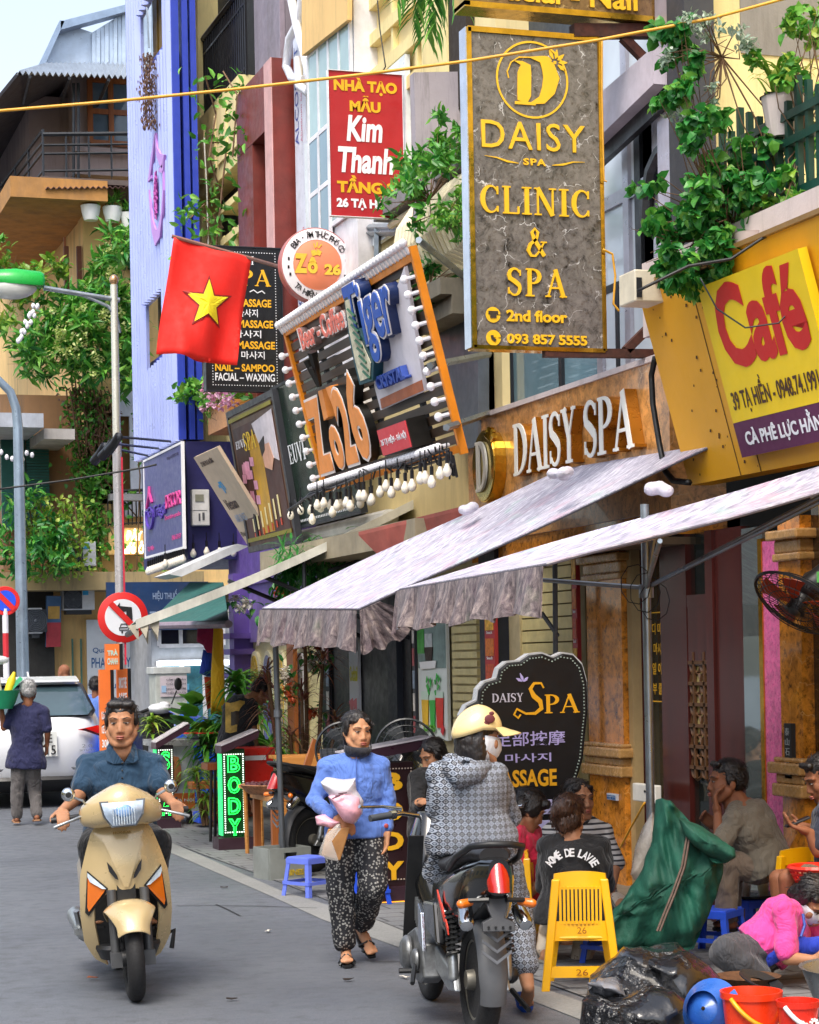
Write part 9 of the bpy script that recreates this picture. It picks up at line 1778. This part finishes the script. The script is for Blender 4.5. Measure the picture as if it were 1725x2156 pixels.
g = MB().lathe([(.1, 0), (.16, .05), (.165, .055), (.15, .05), (.02, .01)], at(1575, 2078, d=10.3), n=24, cap=False); tag(g.build('basket', mat('wicker_brown', '#5a3a20', .8, var=.4, vs=30, bump=.6, bs=60), smooth=40), 'brown wicker basket between the rubbish bag and buckets', 'basket')
tag(MB().lathe([(.06, 0), (.11, .02), (.11, .026), (.05, .01)], at(1600, 2072, d=10.15), (.2, -.3, .9), 24, cap=False).build('wok', DGREY, smooth=40), 'dark shallow pan leaning over the wicker basket', 'pan')
rb = thing('basket', 'red perforated plastic basket on the bare knees', 'basket', at(1720, 1862, d=11.35)); rb['_w'] = tuple(at(1720, 1862, d=11.35)); c = at(1720, 1862, d=11.35); g = MB()
for k in range(26): t = 2*pi*k/26; g.tube([c+V((.1*cos(t), .1*sin(t), 0)), c+V((.145*cos(t), .145*sin(t), .09))], .007, 4)
for r_, z in ((.1, 0), (.115, .03), (.13, .06), (.147, .092)): g.tube([c+V((r_*cos(2*pi*i/28), r_*sin(2*pi*i/28), z)) for i in range(29)], .009 if z < .09 else .014, 5)
g.lathe([(.1, 0), (.1, .006)], c, n=24); g.build('mesh', mat('basket_red', '#e0301a', .35), rb)
q4 = lambda L_: [(586.5+.328*x, 1449+.328*y) for x, y in L_]
wb_ = thing('plastic_bag', 'white and pink plastic bag held against the blue jacket', 'bag', at(735, 1740, d=12.05)); wb_['_w'] = tuple(at(735, 1740, d=12.05))
WBAG = mat('white_bag', '#e3e0ea', .25, var=.12, vs=10, bump=.8, bs=16, alpha=.88); PBAG = mat('pink_bag', '#f0b4c4', .3, var=.15, vs=9, bump=.8, bs=16)
pillow(q4([(270, 600), (300, 575), (420, 585), (495, 572), (502, 650), (548, 720), (540, 800), (490, 868), (430, 860), (345, 740), (320, 690), (285, 640)]), 12.08, .09, WBAG, 'bag', wb_, 7, .025, 2.); pillow(q4([(320, 700), (420, 650), (520, 700), (535, 800), (480, 870), (420, 855), (360, 760)]), 12.03, .075, PBAG, 'inner_bag', wb_, 6, .02, 4.); pillow(q4([(235, 830), (300, 820), (400, 860), (340, 900), (245, 885)]), 12.1, .05, PBAG, 'tail', wb_, 5, .02, 6.)
g = MB()
for k in range(3): g.tube([at(586.5+.328*(345+20*k), 1449+.328*(710-16*k), d=11.95), at(586.5+.328*(395+22*k), 1449+.328*(690-10*k), d=11.94)], .004, 5)
g.build('print', lm('bag_print', '#5a3040'), wb_)
kb2 = thing('paper_bag', 'clear plastic bag with a brown paper packet hanging from her hand', 'bag', at(705, 1800, d=12.05)); kb2['_w'] = tuple(at(705, 1800, d=12.05))
MB().prism([at(*p, d=12.06) for p in q4([(318, 905), (462, 895), (395, 1108), (275, 1075), (300, 960)])], vw*.07).build('packet', mat('kraft_paper', '#b3814c', .75, var=.12, bump=.4, bs=12), kb2, bev=.006); pillow(q4([(395, 865), (375, 870), (300, 940), (262, 1040), (258, 1075), (330, 1105), (385, 1112), (330, 1000), (380, 910), (405, 900)]), 12.0, .03, mat('clear_bag2', '#e6e2dc', .15, alpha=.35, var=.1, bump=.6, bs=14), 'clear_bag', kb2, 4, .01)
c = at(595, 1848, Z=0); cr = thing('crate', 'grey plastic beer crate weighing down the canopy pole', 'crate', c, rad(12)); GRC = mat('crate_grey', '#8b908c', .5, dirt=.3); g = MB(); a_, b_, h = .19, .15, .26
for s_ in (-1, 1): g.box(-a_, a_, s_*b_-.008, s_*b_+.008, 0, h-.09); g.box(-a_, a_, s_*b_-.008, s_*b_+.008, h-.04, h); g.box(-a_, -.06, s_*b_-.008, s_*b_+.008, h-.09, h-.04); g.box(.06, a_, s_*b_-.008, s_*b_+.008, h-.09, h-.04); g.box(s_*a_-.008, s_*a_+.008, -b_+.008, b_-.008, 0, h-.002)
g.box(-a_+.01, a_-.01, -b_+.01, b_-.01, .002, .02); g.build('shell', GRC, cr, local=True); text('Tiger', cr, (.02, .12, .125, .155), lm('crate_blue', '#3a5a80'), dep=b_+.009, bold=.02); text('MINES', cr, (-.05, .12, .03, .08), lm('crate_yellow', '#b59a2a', var=.4, vs=40), dep=b_+.009, bold=.05)
c = at(640, 1795, Z=0); c = V((4.9, 18.2, 0)); tb = thing('table', 'wooden table with a plank top behind the grey crate', 'table', c); zt = at(600, 1672, d=18.9).z; x0, x1 = at(557, 1660, Y=18.2).x, at(690, 1660, Y=18.2).x; tb['_w'] = tuple(c)
MB().box(x0, x1, 18.0, 18.75, zt-.05, zt).build('top', OAK, tb, bev=.006)
for x in (x0+.05, x1-.05):
 for y in (18.05, 18.7): MB().box(x-.03, x+.03, y-.03, y+.03, 0, zt-.05).build('leg', WOODB, tb)
bk_ = thing('flat_basket', 'wide flat wicker basket of dark red goods on the table', 'basket', (0, 0, 0)); cb = V(((at(520, 1640, Y=18.2).x+at(680, 1640, Y=18.2).x)/2, 18.4, zt+.005)); bk_['_w'] = (0, 0, 0); R_ = (at(680, 1640, Y=18.2).x-at(520, 1640, Y=18.2).x)/2
MB().lathe([(R_*.8, 0), (R_, .07), (R_*1.03, .085), (R_*.98, .09), (R_*.8, .03), (.01, .02)], cb, n=40).build('tray', mat('wicker_pale', '#9a6b4a', .8, var=.5, vs=40, bump=.7, bs=60), bk_, smooth=40); g = MB()
for i in range(150): a_ = random.random()*6.28; r_ = R_*.85*sqrt(random.random()); g.ell(cb+V((r_*cos(a_), r_*sin(a_), .06+random.random()*.03)), (.03, .025, .02), nu=6, nv=4)
g.build('goods', mat('dried_red_goods', '#4a1a22', .6, var=.6, vs=20), bk_, smooth=180)
ht = at(632, 1640, Y=18.3); tag(MB().lathe([(.19, 0), (.1, .075), (.015, .14), (.001, .145)], V((ht.x, 18.3, zt+.09)), n=32).build('conical_hat', mat('straw', '#c3ae88', .8, var=.2, vs=30, bump=.4, bs=70), smooth=40), 'pale conical straw hat on the flat basket', 'hat')
bn = thing('bench', 'slatted orange wooden bench behind the table', 'bench', (5.3, 19.3, 0)); bn['_w'] = (5.3, 19.3, 0); z_ = at(640, 1590, Y=19.2).z; xa, xb_ = at(580, 1590, Y=19.2).x, at(694, 1590, Y=19.2).x
for k in range(4): MB().box(xa, xb_, 19.1+.1*k, 19.17+.1*k, z_-.03, z_).build('plank', OAK, bn)
MB().box(xa, xb_, 19.05, 19.09, z_-.1, z_-.01).build('rail', OAK, bn)
for x in (xa+.05, xb_-.05): MB().box(x-.03, x+.03, 19.12, 19.18, 0, z_-.03).build('leg', OAK, bn)
pk_ = MB(); pk_.prism([at(637, 1622, Y=18.0), at(652, 1622, Y=18.0), at(672, 1560, Y=18.0), at(660, 1555, Y=18.0)], (0, .04, 0)); tag(pk_.build('plank', WOODB, bev=.004), 'dark brown plank propped upright on the basket table', 'plank')
cl_ = thing('cool_box', 'red cool box with white lid behind the green light box', 'cool box', (4.9, 19.8, 0)); cl_['_w'] = (4.9, 19.8, 0); bY(20.0, (478, 1588), (578, 1668), -.4).build('body', mat('cooler_red', '#e02a20', .35), cl_, bev=.015); bY(19.99, (476, 1577), (580, 1590), -.42).build('lid', mat('cooler_red', '#e02a20', .35), cl_, bev=.01); bY(19.985, (505, 1592), (560, 1600), .01).build('label_strip', WHT, cl_); bY(20.2, (476, 1668), (582, 1676), -.4).build('stand', BLK, cl_)
g = MB();
for px in (485, 572): bY(20.2, (px, 1676), (px+6, 1782), -.05, g)
g.build('stand_leg', BLK, cl_)
bs2 = thing('bar_stool', 'dark bar stool with brown wooden seat by the ferns', 'stool', (4.75, 20.6, 0)); bs2['_w'] = (4.75, 20.6, 0); bY(20.5, (437, 1608), (472, 1621), -.3).build('seat', WOODB, bs2, bev=.004)
for px in (445, 453, 461, 467): g = MB(); p = at(px, 1621, Y=20.55); p2 = at(px+(px-455)*.25, 1735, Y=20.55+(.12 if px in (453, 461) else 0)); g.tube([p, V((p2.x, p2.y, 0))], .016, 6); g.build('leg', BLK, bs2)
tag(bY(22.3, (405, 1648), (468, 1660), -.25).build('shelf_plank', WOODB), 'low wooden plank shelf behind the ferns', 'plank')
tag(bY(22.3, (418, 1712), (448, 1733), -.3).build('storage_box', STB, bev=.01), 'small blue plastic box below the ferns', 'box')
st2 = thing('wooden_chair', 'thin legged wooden chair behind the table', 'chair', (5.1, 19.0, 0)); st2['_w'] = (5.1, 19.0, 0); z_ = at(540, 1660, Y=19.).z
for px, py in ((516, 1745), (538, 1740), (548, 1748)): a_ = at(px, 1660, Y=19.); b2_ = at(px+4, py, Y=19.1); MB().tube([a_, V((b2_.x, b2_.y, 0))], .02, 6).build('leg', OAK, st2)
MB().box(at(512, 1660, Y=19.).x, at(552, 1660, Y=19.).x, 18.95, 19.2, z_, z_+.03).build('seat', OAK, st2)
def fan(label, c, r, axis, blade, post=None, ring=BLK, nb=5):
 o = thing('fan', label, 'fan', c); o['_w'] = tuple(c); c = V(c); x, y, d = basis(V(axis)); g = MB()
 for k, rr in enumerate((1., .8, .6, .4, .2)):
  for off in ((-.045, .045) if k else (0,)): g.tube([c+d*off*(1-.25*k*0)+(x*cos(2*pi*i/36)+y*sin(2*pi*i/36))*r*rr for i in range(37)], .0035 if k else .011, 4)
 for i in range(36):
  e = x*cos(2*pi*i/36)+y*sin(2*pi*i/36)
  for off in (-1, 1): g.tube([c+e*r*.15+d*off*.06, c+e*r*.7+d*off*.05, c+e*r], .0022, 3)
 g.build('cage', ring, o); g = MB()
 for i in range(nb):
  t = 2*pi*i/nb; rows = [[c+(x*cos(t+w_+.25*s_)+y*sin(t+w_+.25*s_))*r*(.15+.72*s_)+d*(.02*(w_*2)) for w_ in (-.3, 0., .3)] for s_ in (0, .3, .6, .9, 1.)]; g.sheet(rows, .003)
 g.build('blade', blade, o, smooth=60); MB().cap(c-d*.03, c+d*.16, .05, .06, 12).build('motor', BPLA, o, smooth=50)
 if post: MB().tube([c+d*.1, V(post[0]), V(post[1])], .022, 8).build('post', DGREY, o)
 return o
fc = at(1683, 1270, d=11.6); fo = fan('black wall fan with orange blades at the right edge', fc, .27, rt*.53+up*.76+vw*.33, mat('fan_orange', '#a83a16', .4), None); g = MB(); g.cap(fc+rt*.06+up*.09, fc+rt*.24+up*.2, .07, .09, 10); g.build('housing', BPLA, fo, smooth=60); g = MB(); g.obox(fc+rt*.12+up*.14-vw*.08, .07, .003, .06, (rt).to_track_quat('X', 'Z').to_matrix()); g.build('label', lm('label_green', '#4a9a4a', var=.2), fo)
for px, r_, lab in ((724, .24, 'dark standing fan behind the walking woman'), (856, .27, 'grey standing fan behind the brown light box')): c = at(px, 1580, Y=17.2); fan(lab, c, r_, (-.3, -1, .05), mat('fan_grey', '#4a4f55', .4), ((c.x, 17.4, c.z-.3), (c.x, 17.4, 0)), mat('fan_cage', '#3a3f45', .4))
YQ = 23.8; sp3 = thing('speaker_box', 'white loudspeaker box hanging above the clothes', 'speaker', at(438, 1280, Y=YQ)); sp3['_w'] = tuple(at(438, 1280, Y=YQ)); MB().prism([at(*p, Y=YQ) for p in ((408, 1275), (442, 1250), (462, 1290), (466, 1305), (420, 1312))], (0, .3, 0)).build('case', mat('speaker_white', '#d3d5d6', .5, dirt=.15), sp3, bev=.01); MB().prism([at(*p, Y=YQ-.005) for p in ((446, 1258), (460, 1290), (462, 1298), (447, 1300))], (0, -.01, 0)).build('front', mat('speaker_grey', '#a9adb0', .6), sp3)
def cloth(nm, label, pts, Y, m, th=.05, cat='clothes'): c = at(*pts[0], Y=Y); return tag(pillow(pts, c.dot(vw), th, m, nm, None, 5, .02, Y), label, cat, 'clothes hanging outside the purple shop')
cloth('jacket', 'magenta jacket hanging outside the purple shop', [(420, 1288), (438, 1292), (460, 1290), (464, 1330), (462, 1378), (436, 1374), (428, 1360), (414, 1352), (416, 1315)], 23.6, m_cloth('magenta_cloth', '#a81a5a'))
cloth('shorts', 'royal blue skirt hanging below the magenta jacket', [(428, 1366), (452, 1374), (456, 1426), (436, 1424), (420, 1416)], 23.65, m_cloth('royal_cloth', '#1f3fb0')); cloth('trousers', 'orange red trousers hanging below the blue skirt', [(430, 1424), (450, 1426), (446, 1490), (436, 1494), (432, 1460)], 23.7, m_cloth('rust_cloth', '#d0481f')); cloth('dress', 'long yellow dress hanging by the purple pilaster', [(450, 1312), (462, 1314), (470, 1328), (472, 1400), (474, 1500), (468, 1508), (444, 1502), (444, 1420), (448, 1360)], 23.4, m_cloth('yellow_cloth', '#f0b81c'))
cb_ = thing('electrical_cabinet', 'grey white electrical cabinet with a warning plate', 'cabinet', at(362, 1600, Y=31.)); cb_['_w'] = tuple(at(362, 1600, Y=31.)); bY(31., (327, 1416), (398, 1640), -.5).build('case', mat('cabinet_paint', '#bfc4bd', .5, dirt=.25), cb_, bev=.015); bY(30.98, (323, 1405), (402, 1418), -.55).build('lid', mat('cabinet_lid', '#cfd3d0', .5, dirt=.2), cb_, bev=.01); bY(30.99, (337, 1424), (394, 1466), .01).build('plate', lm('plate_pinkish', '#cfc3c9'), cb_)
l0 = V(cb_['_w'])
for i, t_ in enumerate(('CẤM LẠI GẦN', 'CÓ ĐIỆN', 'NGUY HIỂM', 'CHẾT NGƯỜI')): p_, q_ = at(350, 1434+9*i, Y=30.97), at(391, 1427+9*i, Y=30.97); text(t_, cb_, (p_.x-l0.x, q_.x-l0.x, p_.z-l0.z, q_.z-l0.z), lm('warning_grey', '#6d6a72'), dep=.03, bold=.01)
g = MB(); bY(30.975, (340, 1444), (350, 1458), .004, g); g.build('warning_mark', lm('warning_blue', '#9fc0e0'), cb_)
YK = 22.9; ct = thing('ice_cream_cart', 'white ice cream cart with orange base and steel bowl on top', 'cart', at(388, 1700, Y=YK)); ct['_w'] = tuple(at(388, 1700, Y=YK)); bY(YK, (334, 1568), (410, 1672), -.6).build('body', mat('cart_white', '#d3d9e3', .4, dirt=.05), ct, bev=.01); bY(YK-.004, (334, 1672), (411, 1702), -.6).build('base', lm('cart_orange', '#ee7a34'), ct); bY(YK-.06, (326, 1560), (420, 1570), -.7).build('counter', mat('counter_steel', '#aeb2b4', .3, metal=.6), ct)
g = MB(); c = at(412, 1565, Y=YK); MB().lathe([(.09, 0), (.14, .05), (.2, .09), (.205, .095), (.19, .09), (.02, .01)], at(423, 1562, Y=YK+.1), n=24, cap=False).build('bowl', CHROME, ct, smooth=40); MB().lathe([(.2, .095), (.206, .1), (.2, .105)], at(423, 1562, Y=YK+.1), n=24).build('bowl_rim', RED, ct)
l0 = V(ct['_w']); p_, q_ = at(368, 1690, Y=YK), at(408, 1680, Y=YK); text('Hà Nội', ct, (p_.x-l0.x, q_.x-l0.x, p_.z-l0.z, q_.z-l0.z), WL, dep=.012, bold=.02)
MB().prism([at(*p, Y=YK-.006) for p in ((364, 1592), (376, 1594), (382, 1620), (380, 1648), (364, 1640))], (0, -.004, 0)).build('cone_print', lm('cone_print', '#d88a5a', var=.2), ct); MB().prism([at(*p, Y=YK-.006) for p in ((364, 1640), (380, 1648), (372, 1668), (364, 1668))], (0, -.004, 0)).build('cone_print', lm('cone_dark', '#7a3a26', var=.2), ct)
bY(YK-.02, (362, 1560), (392, 1572), -.3).build('box', lm('box_white', '#dfe6ea'), ct)
for px in (398, 345): wheel(ct, (at(px, 1718, Y=YK+.1).x-l0.x, .1, .09-l0.z), .09, .025, .03, rim=BPLA)
MB().tube([at(400, 1640, Y=YK-.05), at(418, 1600, Y=YK-.05)], .03, 5).build('strut', STEEL, ct)
rosette('dracaena', 'small striped dracaena on the ice cream cart', at(322, 1562, Y=YK+.1), ((0, 0, .22),), 46, .34, .04, [LY], None)
c = V((XF+.6, at(1480, 1500, X=XF+.3).y, .02)); f = MB()
for k in range(9):
 a_ = random.uniform(0, 6.28); e = c+V((.3*cos(a_), .45*sin(a_), 1.2+random.random()*.7)); s0 = c+V((0, 0, .5))
 for i in range(30): t = .2+.8*i/30; p_ = lerp(s0, e, t)+V((0, 0, .15*sin(pi*t))); f.leaf(p_, (e-s0).normalized()*.6+V((rnd(), (1 if i % 2 else -1)*.9, -.2)), .03, .28, .3)
ip = thing('indoor_palm', 'green palm and orange lilies seen through the dark door glass', 'plant', c); ip['_w'] = tuple(c); f.build('foliage', [LG], ip); h_ = MB(); yl_ = at(1545, 1560, X=XF+.25)
for i in range(9): h_.ell(at(1530+i*4.5, 1562+random.uniform(-12, 12), X=XF+.22), (.03, .028, .075), nu=8, nv=6)
h_.build('lily', m_leaf('lily_orange', C('#c86a1a'), C('#f0a83a')), ip); MB().lathe([(.14, 0), (.17, .3), (.16, .3)], c, n=18).build('pot', mat('terracotta', '#a0553a', .7), ip)
for o in SC.objects:
 if '_w' in o: del o['_w']
